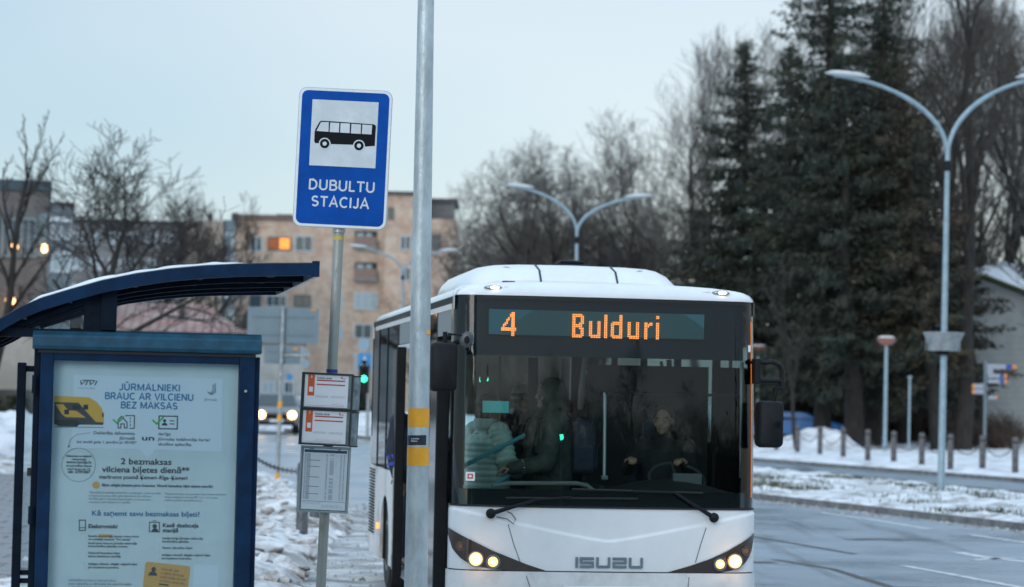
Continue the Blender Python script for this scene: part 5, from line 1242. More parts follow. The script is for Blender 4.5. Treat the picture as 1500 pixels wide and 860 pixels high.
# driver, seated, hands on the wheel
PD = dict(pelvis=(0, 0, .10), chest=(0, -.03, .44), neck=(0, -.03, .63), head=(0, -.05, .765), shl=(-.19, -.03, .55), shr=(.19, -.03, .55), ell=(-.27, -.22, .36), elr=(.28, -.22, .36), hal=(-.20, -.40, .43), har=(.235, -.40, .43),
          knl=(-.13, -.42, .12), knr=(.13, -.42, .12), anl=(-.13, -.50, -.30), anr=(.13, -.50, -.30))
BKS = mat('sweater_black', (.012, .013, .016), .85)
dv = person('bus driver in a black sweater sitting with both hands on the steering wheel', bw(.69, 1.22, 1.07), R(7.5 - 22), PD, [('sweater', BKS, [('pelvis', 'chest', .175, .185), ('chest', 'neck', .15, .075), ('chest', 'shl', .13, .085), ('chest', 'shr', .13, .085), ('shl', 'ell', .075, .062), ('shr', 'elr', .075, .062), ('ell', 'hal', .060, .042), ('elr', 'har', .060, .042)], .016, ()),
     ('trousers', JEAN, TRS, .018, ()), ('shoes', SHOE, SHO(PD), .014, ())], hair=mat('hair_grey', (.045, .038, .033), .6), hand_pose={'l': ((0, -.3, -1), .75), 'r': ((0, -.3, -1), .75)})
# person stepping out of the middle door, holding something pink
P6 = stand(1.72, har=(.20, -.06, .84)); 
pr6 = rmat(bus) @ Vector((-HW + .17, 4.66, 0)); PINK = mat('pink_item', (.60, .05, .30), .4)
p6 = person('person in a navy coat with blue sleeve print leaving by the middle bus door', (pr6.x, pr6.y, .34), R(7.5 + 20), P6, [('coat', NV2, jacket(1.15), .018, ()), ('trousers', JEAN, TRS, .018, ()), ('shoes', SHOE, SHO(P6), .014, ())], hair=HAIR)
for q, z_ in (('el', 1.12), ('el', 1.02)):
    for s, k in ((-1, 'l'), (1, 'r')):
        a_, c_ = Vector(P6['el' + k]), Vector(P6['ha' + k]); m_ = a_.lerp(c_, .2 if z_ > 1.1 else .5); n_ = a_.lerp(c_, .35 if z_ > 1.1 else .62)
        MB().tube([m_, n_], [.084, .078], 6).build('sleeve_print', mat('print_blue', (.03, .06, .42), .6), p6)

hand6 = rmat(p6) @ Vector((-.22, -.09, .80)); pk_ = thing('pink_wrapper', 'small pink wrapper held at the middle bus door', 'wrapper', tuple(hand6), R(20)); MB().box(-.035, .035, -.02, .02, -.06, .02).build('wrapper', PINK, pk_, bevel=.01)
# ================================================================ TREES
BARK = mat('bark_dark', (.022, .020, .018), .9, var=.35, vs=5, bump=.5, bs=18, stretch=(1, 1, .3)); BARKB = mat('bark_brown', (.075, .058, .045), .9, var=.3, vs=4)
TWIG = mat('twig', (.040, .035, .032), .9, var=.25, vs=2)
def prisms(segs, k):
    A = np.array([s[0] for s in segs], float); B = np.array([s[1] for s in segs], float); ra = np.array([s[2] for s in segs])[:, None]; rb = np.array([s[3] for s in segs])[:, None]
    d = B - A; d /= np.linalg.norm(d, axis=1, keepdims=True) + 1e-9
    h = np.where(np.abs(d[:, 2:3]) < .9, np.array([[0, 0, 1.]]), np.array([[1., 0, 0]])); u = np.cross(d, h); u /= np.linalg.norm(u, axis=1, keepdims=True); v = np.cross(d, u)
    vs = []
    for i in range(k):
        t = 2 * math.pi * i / k; vs.append(A + (u * math.cos(t) + v * math.sin(t)) * ra)
    for i in range(k):
        t = 2 * math.pi * i / k; vs.append(B + (u * math.cos(t) + v * math.sin(t)) * rb)
    V = np.stack(vs, 1).reshape(-1, 3); n = len(segs); o = (np.arange(n) * 2 * k)[:, None]
    q = np.array([[i, (i + 1) % k, (i + 1) % k + k, i + k] for i in range(k)])
    return V, (o[:, :, None] + q[None]).reshape(-1, 4)
def raw(name, V, Fc, m, parent, smooth=False):
    me = bpy.data.meshes.new(name); n = len(Fc); k = Fc.shape[1]
    me.vertices.add(len(V)); me.vertices.foreach_set('co', V.ravel().astype(np.float32))
    me.loops.add(n * k); me.loops.foreach_set('vertex_index', Fc.ravel().astype(np.int32)); me.polygons.add(n)
    me.polygons.foreach_set('loop_start', (np.arange(n) * k).astype(np.int32)); me.polygons.foreach_set('loop_total', np.full(n, k, np.int32))
    if smooth: me.polygons.foreach_set('use_smooth', np.ones(n, bool))
    me.update(calc_edges=True); me.materials.append(m)
    o = bpy.data.objects.new(name, me); COL.objects.link(o); o.parent = parent; return o
def bare_tree(label, seed, h=12, r=.2, trunk=.3, levels=5, spread=.8, up=.25, kids=(5, 5, 5, 4), lr=.62, twig=.010, m=BARK, mt=TWIG, lean=(0, 0), wob=.16, loc=(0, 0, 0), group=None, cat='tree', nm='bare_tree'):
    rg = random.Random(seed); segs = [[], []]
    def grow(p, d, ln_, r0, lv):
        n = (7, 5, 4, 3, 2)[min(lv, 4)]; pts = [(p, r0)]; r1 = max(twig * .6, r0 * (.30 if lv else .25))
        for i in range(n):
            d = (d + Vector((rg.gauss(0, wob), rg.gauss(0, wob), rg.gauss(0, wob * .7) + up * .22 * (lv > 0)))).normalized()
            q = p + d * ln_ / n; ra = lerp(r0, r1, i / n); rb = lerp(r0, r1, (i + 1) / n); segs[0 if lv < 2 else 1].append((p, q, ra, rb)); p = q; pts.append((p, rb))
        if lv < levels - 1:
            k = kids[min(lv, len(kids) - 1)]
            for j in range(k + (1 if lv else 3)):
                t = (trunk + (1 - trunk) * (j + rg.random() * .7) / (k + 2)) if lv == 0 else (.2 + .8 * (j + rg.random() * .5) / (k + .6)); t = min(.99, t)
                i = int(t * n); a, ra = pts[i]; b_, rb = pts[i + 1]; pp = a.lerp(b_, t * n - i); rr = lerp(ra, rb, t * n - i)
                dm = (b_ - a).normalized(); s_ = dm.cross(Vector((rg.uniform(-1, 1), rg.uniform(-1, 1), rg.uniform(-1, 1)))).normalized()
                an = spread * rg.uniform(.65, 1.2); nd = (dm * math.cos(an) + s_ * math.sin(an)); nd.z += up * .5; nd.normalize()
                grow(pp, nd, ln_ * lr * rg.uniform(.7, 1.15) * (1 - .45 * t if lv == 0 else 1 - .35 * t), max(twig * .8, rr * .62), lv + 1)
    root = thing(nm, label, cat, loc, 0, group)
    grow(Vector((0, 0, -.1)), Vector((lean[0], lean[1], 1)).normalized(), h * .8, r, 0)
    V, Fc = prisms(segs[0], 6); raw('trunk', V, Fc, m, root, True)
    V, Fc = prisms(segs[1], 3); raw('crown', V, Fc, mt, root)
    return root
NEED = mat('needles', (.016, .028, .020), .8, col2=(.040, .042, .024), vs=.7, ramp=(.42, .66))
NEEDB = mat('needles_brown', (.020, .028, .018), .8, col2=(.060, .045, .026), vs=.6, ramp=(.42, .60))
def spruce(label, seed, h=20, rad=3.6, base=3.0, m=NEED, dens=1.0, ragged=.3, loc=(0, 0, 0), group=None, tr=.28, p=.75):
    rg = np.random.default_rng(seed); root = thing('spruce_tree', label, 'tree', loc, 0, group)
    tp = [(Vector((.08 * math.sin(i * .9), .08 * math.cos(i), h * i / 12)), Vector((.08 * math.sin((i + 1) * .9), .08 * math.cos(i + 1), h * (i + 1) / 12)), tr * (1 - i / 12.5), tr * (1 - (i + 1) / 12.5)) for i in range(12)]
    V, Fc = prisms(tp, 8); raw('trunk', V, Fc, BARK, root, True)
    br = []; C = []; D = []; S = []
    z = base
    while z < h - .25:
        t = (z - base) / (h - base); R_ = rad * (1 - t) ** p + .12
        nb = int(rg.integers(6, 9))
        for k in range(nb):
            if rg.random() < .12: continue
            a = rg.uniform(0, 2 * math.pi); L_ = R_ * rg.uniform(1 - ragged * 1.6, 1 + ragged * .5); dr = -.10 - .22 * (1 - t) + rg.normal(0, .07)
            n = max(3, int(L_ / .32)); p0 = np.array([0, 0, z + rg.uniform(-.15, .15)]); pp = p0.copy(); prev = p0.copy(); da = rg.normal(0, .07)
            for i in range(n):
                f = (i + 1) / n; a += da / n
                pp = pp + np.array([math.cos(a), math.sin(a), dr + .40 * f * f * (1 if t > .3 else .7)]) * L_ / n
                br.append((prev.copy(), pp.copy(), .035 * (1 - f) + .012, .03 * (1 - f) + .010)); prev = pp.copy()
                m_ = int((5 + 9 * min(1, L_ / 2.2) * (f > .25)) * dens)
                off = rg.normal(0, 1, (m_, 3)) * np.array([.16, .16, .10]) + np.array([0, 0, -.10]); C.append(pp + off + (p0 - pp) * rg.random((m_, 1)) / n)
                dd_ = rg.normal(0, .7, (m_, 3)) + np.array([math.cos(a) * .7, math.sin(a) * .7, -.55]); D.append(dd_); S.append(rg.uniform(.16, .40, m_) * (.7 + .5 * (1 - t)))
        z += rg.uniform(.26, .42) * (.7 + .6 * (1 - t))
    C = np.concatenate(C); D = np.concatenate(D); S = np.concatenate(S)[:, None]; D /= np.linalg.norm(D, axis=1, keepdims=True)
    U = np.cross(D, rg.normal(0, 1, D.shape)); U /= np.linalg.norm(U, axis=1, keepdims=True)
    P0 = C - D * S * .5; P1 = C + U * S * .17; P2_ = C + D * S * .6; P3_ = C - U * S * .17
    V = np.stack([P0, P1, P2_, P3_], 1).reshape(-1, 3); Fc = np.arange(len(C) * 4).reshape(-1, 4)
    raw('crown', V, Fc, m, root)
    V, Fc = prisms(br, 3); raw('branches', V, Fc, BARK, root)
    return root
def at(px, Y, z=.12):       # ground position under a photo column
    v = W(px, 600, Y); return (v.x, Y, z + rise(v.x, Y))
# --- the dark spruce group across the road
spruce('tallest dark spruce, its top out of view, left of the forked street lamp', 11, 25.5, 5.0, 2.9, NEED, 1.1, .50, at(1204, 107), tr=.42, p=.75)
spruce('slender pointed spruce with sparse tiers nearest the bus roof', 12, 19.5, 6.0, 4.0, NEED, 1.05, .45, at(1084, 116), tr=.30, p=.92)
o_ = spruce('narrow tall spruce right behind the left arm of the street lamp', 13, 23.6, 3.3, 3.2, NEED, .9, .55, at(1278, 108), tr=.46, p=.5); o_.rotation_euler[1] = R(.6)
o_ = spruce('lower left spruce of the forked pair by the snow heap', 19, 16.5, 3.8, 3.2, NEED, .9, .5, at(1252, 104), tr=.46, p=.5); o_.rotation_euler[1] = R(-3)
spruce('shorter brownish spruce beneath the lamp fork', 14, 15.8, 4.6, 2.6, NEEDB, .95, .45, at(1325, 118), tr=.30, p=.5)
spruce('broad low spruce just above the right bus mirror', 15, 14.0, 5.4, 2.6, NEED, 1.0, .4, at(1150, 124), tr=.28, p=.5)
spruce('low spruce half hidden behind the bus roof corner', 16, 12.8, 5.6, 2.4, NEED, 1.15, .35, at(1020, 134), tr=.25, p=.75)
spruce('dark spruce filling the gap between the slender and the tallest one', 33, 20.0, 4.6, 2.8, NEED, 1.1, .40, at(1150, 120), tr=.28, p=.75)
spruce('brownish spruce between the two tallest trunks', 17, 16.5, 4.2, 2.8, NEEDB, 1.15, .3, at(1232, 125), tr=.28, p=.5)
spruce('brownish spruce behind the planter lamp post', 18, 13.5, 3.6, 3.8, NEEDB, 1.0, .45, at(1385, 122), tr=.26, p=.6)
o_ = spruce('leaning ragged spruce left of the planter lamp post', 20, 17.5, 3.0, 3.6, NEEDB, .8, .5, at(1376, 104), tr=.36, p=.55); o_.rotation_euler[1] = R(-7)
# bare trunks on the right
bare_tree('thick upright bare trunk right of the planter lamp post', 21, 23, .44, .42, 5, .75, .3, (7, 6, 5, 4), .52, .014, loc=at(1410, 104), wob=.12)
bare_tree('thin leaning sapling beside the blue parked car', 26, 7.5, .10, .3, 4, .6, .4, (5, 4, 4), .5, .012, lean=(-.16, 0), loc=at(1168, 98), wob=.08)
TWF = mat('twig_far_hazed', (.085, .080, .075), .9, var=.2, vs=2)  # paler than the near twigs: distance haze is mixed into the colour
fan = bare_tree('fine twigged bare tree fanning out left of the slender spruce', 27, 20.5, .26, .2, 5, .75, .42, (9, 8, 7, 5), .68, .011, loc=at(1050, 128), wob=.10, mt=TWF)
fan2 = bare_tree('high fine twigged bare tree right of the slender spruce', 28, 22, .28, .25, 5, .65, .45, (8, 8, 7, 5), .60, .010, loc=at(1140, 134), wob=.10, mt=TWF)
b3 = bare_tree('tall many stemmed bare tree above the right lamp arm', 29, 23, .36, .22, 6, .62, .36, (6, 5, 5, 4, 3), .66, .011, loc=at(1440, 122), wob=.15, mt=mat('twig_brown', (.060, .046, .036), .9, var=.3, vs=2))
dup(b3, at(1345, 132), R(100), 1.0, 'tall bare tree rising between the lamp arms')
dup(b3, at(1395, 140), R(190), 1.08, 'tall bare tree behind the thick upright trunk')
dup(b3, at(1492, 130), R(260), 1.0, 'tall bare tree over the white brick building')
dup(fan2, at(1320, 140), R(40), 1.15, 'high bare tree behind the tall narrow spruce')
dup(fan, at(1545, 118), R(80), 1.0, 'bare tree at the right edge over the signpost')
# near overhanging branches at the upper right
bare_tree('near overhanging bare tree whose drooping branches cross the upper right corner', 31, 17, .35, .35, 5, .95, .05, (8, 7, 6, 5), .60, .011, loc=at(1592, 72), wob=.15)
# middle distance behind the bus
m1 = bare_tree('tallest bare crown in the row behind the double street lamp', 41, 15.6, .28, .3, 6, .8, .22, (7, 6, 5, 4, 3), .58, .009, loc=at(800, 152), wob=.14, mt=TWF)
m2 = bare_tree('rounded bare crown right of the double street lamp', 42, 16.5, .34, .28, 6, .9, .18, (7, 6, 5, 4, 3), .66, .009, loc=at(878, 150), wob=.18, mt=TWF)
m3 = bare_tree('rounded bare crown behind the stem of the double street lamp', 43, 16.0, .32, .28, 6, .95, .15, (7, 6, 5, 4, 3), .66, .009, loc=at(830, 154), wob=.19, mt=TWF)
dup(m2, at(735, 158), R(70), .93, 'bare crown beside the brick building corner'); dup(m3, at(925, 158), R(140), .95, 'bare crown left of the spruces, behind the lamp arm tip'); dup(m3, at(700, 165), R(20), .85, 'small bare crown nearest the brick building')
dup(m2, at(965, 162), R(220), .90, 'bare crown partly behind the lowest spruce'); dup(m2, at(840, 170), R(300), 1.0, 'bare crown far behind the rounded trees'); dup(m3, at(780, 172), R(200), .98, 'broad bare crown beneath the tallest one'); dup(m3, at(895, 175), R(260), 1.05, 'bare crown far behind, above the bus roof unit')
dup(m2, at(758, 153), R(95), .95, 'bare crown under the left arm tip of the double street lamp'); dup(m3, at(800, 160), R(320), 1.02, 'bare crown touching the left arm of the double street lamp'); dup(m1, at(915, 152), R(60), .72, 'pointed bare crown under the right arm of the double street lamp')
# brown undergrowth below them
def thicket(label, x0, x1, Y, h, n, seed, name='thicket', dy=6):
    rg = random.Random(seed); sg = []
    A, B = W(x0, 600, Y).x, W(x1, 600, Y).x
    for i in range(n):
        p = Vector((rg.uniform(A, B), Y + rg.uniform(-dy, dy), 0)); hh_ = h * rg.uniform(.5, 1.0)
        for k in range(7):
            d = Vector((rg.gauss(0, .32), rg.gauss(0, .32), 1)).normalized(); q = p + d * hh_ * .5; sg.append((p, q, .03, .018))
            for j in range(5):
                d2 = (d + Vector((rg.gauss(0, .5), rg.gauss(0, .5), .2))).normalized(); s0 = p.lerp(q, rg.uniform(.4, 1)); e_ = s0 + d2 * hh_ * rg.uniform(.25, .5); sg.append((s0, e_, .018, .009))
                for l_ in range(3):
                    d3 = (d2 + Vector((rg.gauss(0, .6), rg.gauss(0, .6), 0))).normalized(); s1 = s0.lerp(e_, rg.uniform(.4, 1)); sg.append((s1, s1 + d3 * hh_ * .16, .012, .008))
    V, Fc = prisms(sg, 3); o = raw(name, V, Fc, mat('thicket_brown', (.085, .062, .048), .9, var=.3, vs=1), None)
    return tag(o, label, name, kind='stuff')
thicket('brown leafless thicket filling the ground between the brick building and the spruces', 640, 1010, 146, 8.5, 170, 1)
thicket('brown shrubs behind the tree trunks across the road', 1090, 1400, 128, 4.2, 110, 2, 'shrubbery', 4)
thicket('leafless bush in front of the white brick building right of the signpost', 1452, 1492, 108, 2.3, 14, 3, 'bush', 1)
thicket('leafless bushes at the foot of the white wall left of the signpost', 1395, 1440, 112, 2.0, 14, 4, 'bush', 1)
# left side trees
bare_tree('slim curving bare tree in front of the dark grey building at the far left', 51, 9.2, .16, .5, 5, .62, .32, (7, 6, 5, 4), .36, .008, loc=at(-22, 60), lean=(-.04, 0), wob=.11)
big = bare_tree('wide spreading gnarled bare tree behind the shelter roof', 61, 8.6, .24, .42, 5, .85, .22, (6, 5, 5, 4), .74, .012, loc=at(112, 62), lean=(.16, 0), wob=.15, mt=BARK); big.rotation_euler[2] = R(180); big.scale = (1.0, 1.0, .86)
dup(big, at(215, 135), R(150), 1.35, 'smaller gnarled bare tree right of the wide spreading one')
s3 = bare_tree('small rounded bare tree before the left end of the brick building', 54, 12.6, .20, .4, 5, .75, .35, (6, 6, 5, 4), .55, .010, loc=at(312, 130), wob=.15)
dup(s3, at(262, 132), R(70), .95, 'small bare tree over the low red roofed house')
# trees across the street behind the camera: they are what the bus windows mirror
for i, (x, y, s_, src) in enumerate(((14, -52, .95, m2), (22, -60, 1.0, m3), (6, -62, 1.0, m1), (31, -56, 1.1, m2), (-6, -58, 1.0, m3), (-18, -50, 1.0, m2), (44, -50, 1.0, m3))):
    dup(src, (x, y, 0), R(50 * i), s_, ['broad bare tree', 'round bare tree', 'tall bare tree', 'large bare tree', 'bare tree', 'wide bare tree', 'full bare tree'][i] + ' across the street mirrored in the windshield')
for i, (x, y, s_) in enumerate(((50, -46, 1.0), (-9, -42, .95), (60, -40, 1.0))):
    dup(bpy.data.objects['spruce_tree'], (x, y, 0), R(80 * i), s_, 'dark spruce across the street mirrored in the ' + ['right', 'left', 'far right'][i] + ' edge of the windshield')

rg_ = random.Random(77); sg_ = []
for i in range(420):
    p = Vector((rg_.uniform(-45, 90), rg_.uniform(-66, -52), 4)); hh_ = rg_.uniform(6, 10)
    for k in range(14):
        s0 = p + Vector((0, 0, hh_ * rg_.uniform(.0, .7))); d = Vector((rg_.gauss(0, .5), rg_.gauss(0, .5), 1)).normalized(); e_ = s0 + d * hh_ * rg_.uniform(.2, .34); sg_.append((s0, e_, .05, .02))
        for j in range(6):
            s1 = s0.lerp(e_, rg_.uniform(.2, 1)); d2 = (d + Vector((rg_.gauss(0, .6), rg_.gauss(0, .6), 0))).normalized(); sg_.append((s1, s1 + d2 * hh_ * .12, .025, .010))
V, Fc = prisms(sg_, 3); tag(raw('woodland', V, Fc, TWIG, None), 'bare woodland across the street that the windshield mirrors', 'woodland', kind='stuff')
sb = thing('dark_reflection_block', 'long dark station building across the street that the windshield mirrors', 'building', (20, -44, 0))  # out of view, added to keep the lower windshield reflection dark
SBM = mat('reflection_block_wall', (.045, .045, .048), .9, var=.2, vs=.5)
MB().box(-70, 80, -8, 0, -.3, 6.6).build('wall', SBM, sb); MB().box(-70.4, 80.4, -8.4, .5, 6.6, 6.9).build('roof', mat('reflection_block_roof', (.03,) * 3, .9), sb)
for i in range(24): MB().box(-66 + i * 6, -63.4 + i * 6, .0, .04, 1.2, 3.6).build('window', mat('reflection_block_pane', (.02, .03, .035), .2), sb)
# green signals across the street, seen only as glints in the windshield
def mirrored(px_, py_, dist):
    lx, lz = BF(px_, py_, .12); P0 = Vector(SFC(lx, lz)); e = .01
    tx = Vector(SFC(lx + e, lz)) - Vector(SFC(lx - e, lz)); tz = Vector(SFC(lx, lz + e)) - Vector(SFC(lx, lz - e)); n = tx.cross(tz).normalized(); Mb = rmat(bus); n = (Mb.to_3x3() @ n).normalized(); Pw = Mb @ P0
    d = (Pw - Vector((0, 0, HC))).normalized(); r = d - 2 * d.dot(n) * n; return Pw + r * dist
for (px_, py_, dist, wd) in ((700, 556, 30, 'nearest'), (820, 640, 38, 'farther')):
    m_ = mirrored(px_, py_, dist); t_ = thing('traffic_light', 'green traffic light across the street, the %s one glinting in the windshield' % wd, 'traffic light', (m_.x, m_.y, 0))
    tube('pole', STEEL if 'STEEL' in globals() else BLM, t_, [(0, -.15, 0), (0, -.15, m_.z + .6)], .06, 8); MB().box(-.17, .17, -.2, .0, m_.z - .2, m_.z + .85).build('signal_head', BLM, t_, bevel=.02)
    MB().ellip((0, .02, m_.z), (.17, .06, .17)).build('green_lens', emis('signal_green', (.03, 1, .45), 60), t_, smooth=True)

# ================================================================ BUILDINGS
BRICK = bpy.data.materials.new('pale_brick'); BRICK.use_nodes = True; t = BRICK.node_tree; p = t.nodes['Principled BSDF']; p.inputs['Roughness'].default_value = .85
a = t.nodes.new('ShaderNodeTexCoord'); mpn = t.nodes.new('ShaderNodeMapping'); mpn.inputs['Rotation'].default_value = (R(90), 0, 0); bk = t.nodes.new('ShaderNodeTexBrick'); bk.inputs['Scale'].default_value = 1.0
bk.inputs['Brick Width'].default_value = .52; bk.inputs['Row Height'].default_value = .26; bk.inputs['Mortar Size'].default_value = .02; bk.inputs['Color1'].default_value = (.50, .31, .21, 1); bk.inputs['Color2'].default_value = (.34, .25, .19, 1); bk.inputs['Mortar'].default_value = (.32, .28, .26, 1)
nn = t.nodes.new('ShaderNodeTexNoise'); nn.inputs['Scale'].default_value = .9; nn.inputs['Detail'].default_value = 7; nn.inputs['Roughness'].default_value = .75; rr_n = t.nodes.new('ShaderNodeValToRGB'); rr_n.color_ramp.elements[0].position = .42; rr_n.color_ramp.elements[1].position = .58
mxn = t.nodes.new('ShaderNodeMix'); mxn.data_type = 'RGBA'; mxn.inputs[7].default_value = (.50, .41, .33, 1)
t.links.new(a.outputs['Object'], mpn.inputs[0]); t.links.new(mpn.outputs[0], bk.inputs[0]); t.links.new(a.outputs['Object'], nn.inputs[0]); t.links.new(nn.outputs[0], rr_n.inputs[0]); t.links.new(rr_n.outputs[0], mxn.inputs[0]); t.links.new(bk.outputs[0], mxn.inputs[6]); t.links.new(mxn.outputs[2], p.inputs['Base Color'])
PANE = mat('window_pane', (.05, .085, .10), .12, spec=.8); FRM = mat('window_frame', (.45, .50, .54), .6); FRD = mat('frame_dark', (.10, .10, .10), .6); CURT = mat('curtain_pale', (.30, .38, .42), .7); ROOFD = mat('roof_dark', (.06, .06, .065), .8)
DARKIN = mat('painted_recess_shade', (.035, .033, .035), .8); CONC = mat('concrete', (.19, .20, .21), .85, var=.2, vs=.6); CREAM = mat('cream_wall', (.38, .38, .36), .85, var=.12, vs=.8); PLAS = mat('grey_plaster', (.15, .155, .165), .85, var=.2, vs=.5); BLUEP = mat('bluish_panel', (.13, .17, .20), .5, var=.2, vs=.6)
def building(name, label, px, Y, depth=12, rot=0):
    return thing(name, label, 'building', (W(px, 600, Y).x, Y, 0), rot)
def win(parent, px0, py0, px1, py1, F_, y, kind='window', mull=1, pane=PANE, fm=FRM, fw=.10):
    x0, z1 = F_(px0, py0, y); x1, z0 = F_(px1, py1, y)
    b = MB().box(x0, x0 + fw, y - .09, y + .05, z0, z1).box(x1 - fw, x1, y - .09, y + .05, z0, z1).box(x0 + fw, x1 - fw, y - .0899, y + .05, z1 - fw, z1).box(x0 + fw, x1 - fw, y - .0899, y + .05, z0, z0 + fw)
    for k in range(mull):
        xm = lerp(x0, x1, (k + 1) / (mull + 1)); b.box(xm - fw * .4, xm + fw * .4, y - .085, y + .05, z0 + fw, z1 - fw)
    f = b.build(kind, fm, parent); MB().box(x0 + fw * .5, x1 - fw * .5, y - .05, y - .02, z0 + fw * .5, z1 - fw * .5).build('pane', pane, f)
    return f
# brick apartment block
bb = building('apartment_building', 'five storey pale brick apartment block with a lit orange window behind the stop sign', 450, 220); BB = Fr(bb)
def wallbox(parent, F_, px0, py0, px1, y, dep, m, zb_=-.5, name='wall'):
    x0, zt2 = F_(px0, py0, y); x1, _ = F_(px1, py0, y); o = MB().box(x0, x1, y, y + dep, zb_, zt2).build(name, m, parent); return o, x0, x1, zt2
_, x0, x1, z1_ = wallbox(bb, BB, 345, 321, 566, 0, 12, BRICK)
MB().box(x0 - .3, x1, -.3, 12, z1_, z1_ + .45).build('parapet', mat('parapet_brown', (.13, .10, .09), .8), bb)
_, x0, x1, z1_ = wallbox(bb, BB, 566, 285, 618, -1.5, 14, BRICK); MB().box(x0 - .2, x1 + .2, -1.8, 12, z1_, z1_ + .3).build('parapet', ROOFD, bb)
_, x0, x1, z1_ = wallbox(bb, BB, 618, 320, 668, -.6, 13, BRICK)
_, x0, x1, z1_ = wallbox(bb, BB, 618, 296, 664, 2.5, 8, CONC); MB().box(x0 - .1, x1 + .4, 2.1, 11, z1_, z1_ + .35).build('roof_slab', ROOFD, bb)
for (a_, b_) in ((405, 428), (360, 372)): 
    x0, z0 = BB(a_, 321, 3); x1, z1_ = BB(b_, 314, 3); MB().box(x0, x1, 3, 5, z0 - .5, z1_).build('chimney', ROOFD, bb)
ORW = emis('lit_window', (1.0, .33, .05), .75); ORD = mat('curtain_orange', (.38, .10, .03), .7)
for (a_, b_, c_, d_, mu, pn, fm) in ((367, 346, 384, 369, 1, PANE, FRM), (432, 345, 458, 369, 1, PANE, FRM),
      (366, 432, 382, 450, 0, PANE, FRD), (390, 432, 420, 450, 2, PANE, FRM), (431, 432, 455, 450, 1, PANE, FRD), (367, 390, 384, 412, 1, PANE, FRM), (394, 390, 424, 412, 2, PANE, FRM), (432, 390, 458, 410, 1, PANE, FRM),
      (519, 428, 553, 454, 2, CURT, FRM), (519, 474, 545, 497, 1, PANE, FRM), (568, 304, 577, 322, 0, PANE, FRD), (586, 345, 602, 367, 1, PANE, FRM), (632, 343, 645, 367, 0, PANE, FRD), (586, 391, 602, 412, 1, PANE, FRM), (519, 517, 547, 545, 2, CURT, FRM), (432, 474, 456, 497, 1, PANE, FRM), (492, 430, 502, 452, 0, CURT, FRM), (493, 476, 502, 498, 0, CURT, FRM)):
    win(bb, a_, b_, c_, d_, BB, -.02 if a_ < 566 or a_ > 620 and False else -1.52 if a_ < 618 and a_ >= 566 else (-.62 if a_ > 620 else -.02), 'window', mu, pn, fm)
f = win(bb, 392, 347, 426, 367, BB, -.02, 'window', 1, ORD, FRD); x0, z1_ = BB(409, 349, -.07); x1, z0 = BB(424, 365, -.07); MB().box(x0, x1, -.09, -.075, z0, z1_).build('lit_curtain', ORW, f)
for (a_, b_, c_, d_) in ((520, 338, 552, 362), (520, 384, 552, 409)):      # loggias with rails
    x0, z1_ = BB(a_, b_, -.03); x1, z0 = BB(c_, d_, -.03); lg = MB().box(x0, x1, -.06, -.03, z0, z1_).build('loggia', DARKIN, bb)  # flat dark panel on the wall, the recess shade is in its colour
    MB().box(x0 - .1, x1 + .1, -.7, -.05, z0 - .2, z0 + .0).build('balcony_slab', CONC, lg); MB().box(x0 + .2, x0 + 1.0, -.1, -.062, z0 + .2, z1_ - .2).box(x1 - 1.2, x1 - .5, -.1, -.062, z0 + .2, z1_ - .2).build('pane', CURT, lg)
    MB().box(x0, x1, -.7, -.66, z0, z0 + .9).build('balcony_rail', mat('rail_rust', (.20, .14, .12), .7), lg)
MB().box(BB(488, 400, -.05)[0], BB(490, 400, -.05)[0], -.12, -.02, 0, 17).build('drainpipe', mat('pipe_blue', (.12, .2, .26), .6), bb)
# grey block at the far left with hanging lights
g1 = building('grey_building', 'dark grey block with a flat fascia and two warm wall lamps at the far left', 20, 95, rot=R(11)); G1 = Fr(g1)
_, x0, x1, z1_ = wallbox(g1, G1, -90, 274, 73, 0, 10, mat('dark_render', (.11, .105, .105), .85, var=.25, vs=.5)); MB().box(x0 - .1, x1 + .08, -.12, 10.1, z1_, z1_ + .40).build('fascia', mat('fascia_dark', (.035, .06, .08), .6), g1)
for (a_, b_, c_, d_) in ((-30, 318, -5, 378), (2, 318, 26, 378), (30, 318, 54, 378), (57, 312, 68, 376)): win(g1, a_, b_, c_, d_, G1, -.02, 'window', 1, mat('pane_blue', (.06, .09, .13), .15), mat('frame_grey', (.13, .18, .20), .6), .12)
for (a_, b_, r_) in ((21, 361, .14), (65, 364, .13), (15, 441, .18)):
    x, z = G1(a_, b_, -.5); l_ = MB().ellip((x, -.5, z), (r_, r_, r_ * 1.3)).build('wall_lamp', emis('warm_lamp', (1, .55, .24), 7), g1, smooth=True); MB().box(x - .03, x + .03, -.4, 0, z + .15, z + .2).build('lamp_bracket', BLM, l_)
g1b = building('low_building', 'pale low building behind the left end of the shelter roof', 20, 88, rot=R(11)); GB_ = Fr(g1b)
wallbox(g1b, GB_, -90, 470, 70, 0, 6, mat('beige_wall', (.30, .285, .26), .85, var=.15, vs=.6)); MB().box(GB_(-90, 470, 0)[0], GB_(71, 470, 0)[0], -.1, 6, GB_(20, 470, 0)[1], GB_(20, 468, 0)[1]).build('roof_edge', ROOFD, g1b)
MB().box(GB_(-90, 470, 0)[0], GB_(57, 470, 0)[0], -.6, -.1, -.3, GB_(30, 571, 0)[1]).build('dark_plinth', mat('plinth_brown', (.05, .045, .045), .9, var=.4, vs=2, bump=.5), g1b)
g2 = building('glazed_building', 'narrow set back grey building with pale glazed bands', 90, 115, rot=R(10)); G2 = Fr(g2)
_, x0, x1, z1_ = wallbox(g2, G2, 60, 300, 106, 0, 10, BLUEP); MB().box(x0, x1 + .05, -.15, 10, z1_, z1_ + .15).build('fascia', ROOFD, g2)
for (b_, d_) in ((328, 352), (368, 400)): win(g2, 75, b_, 104, d_, G2, -.02, 'window', 1, CURT, FRM, .12)
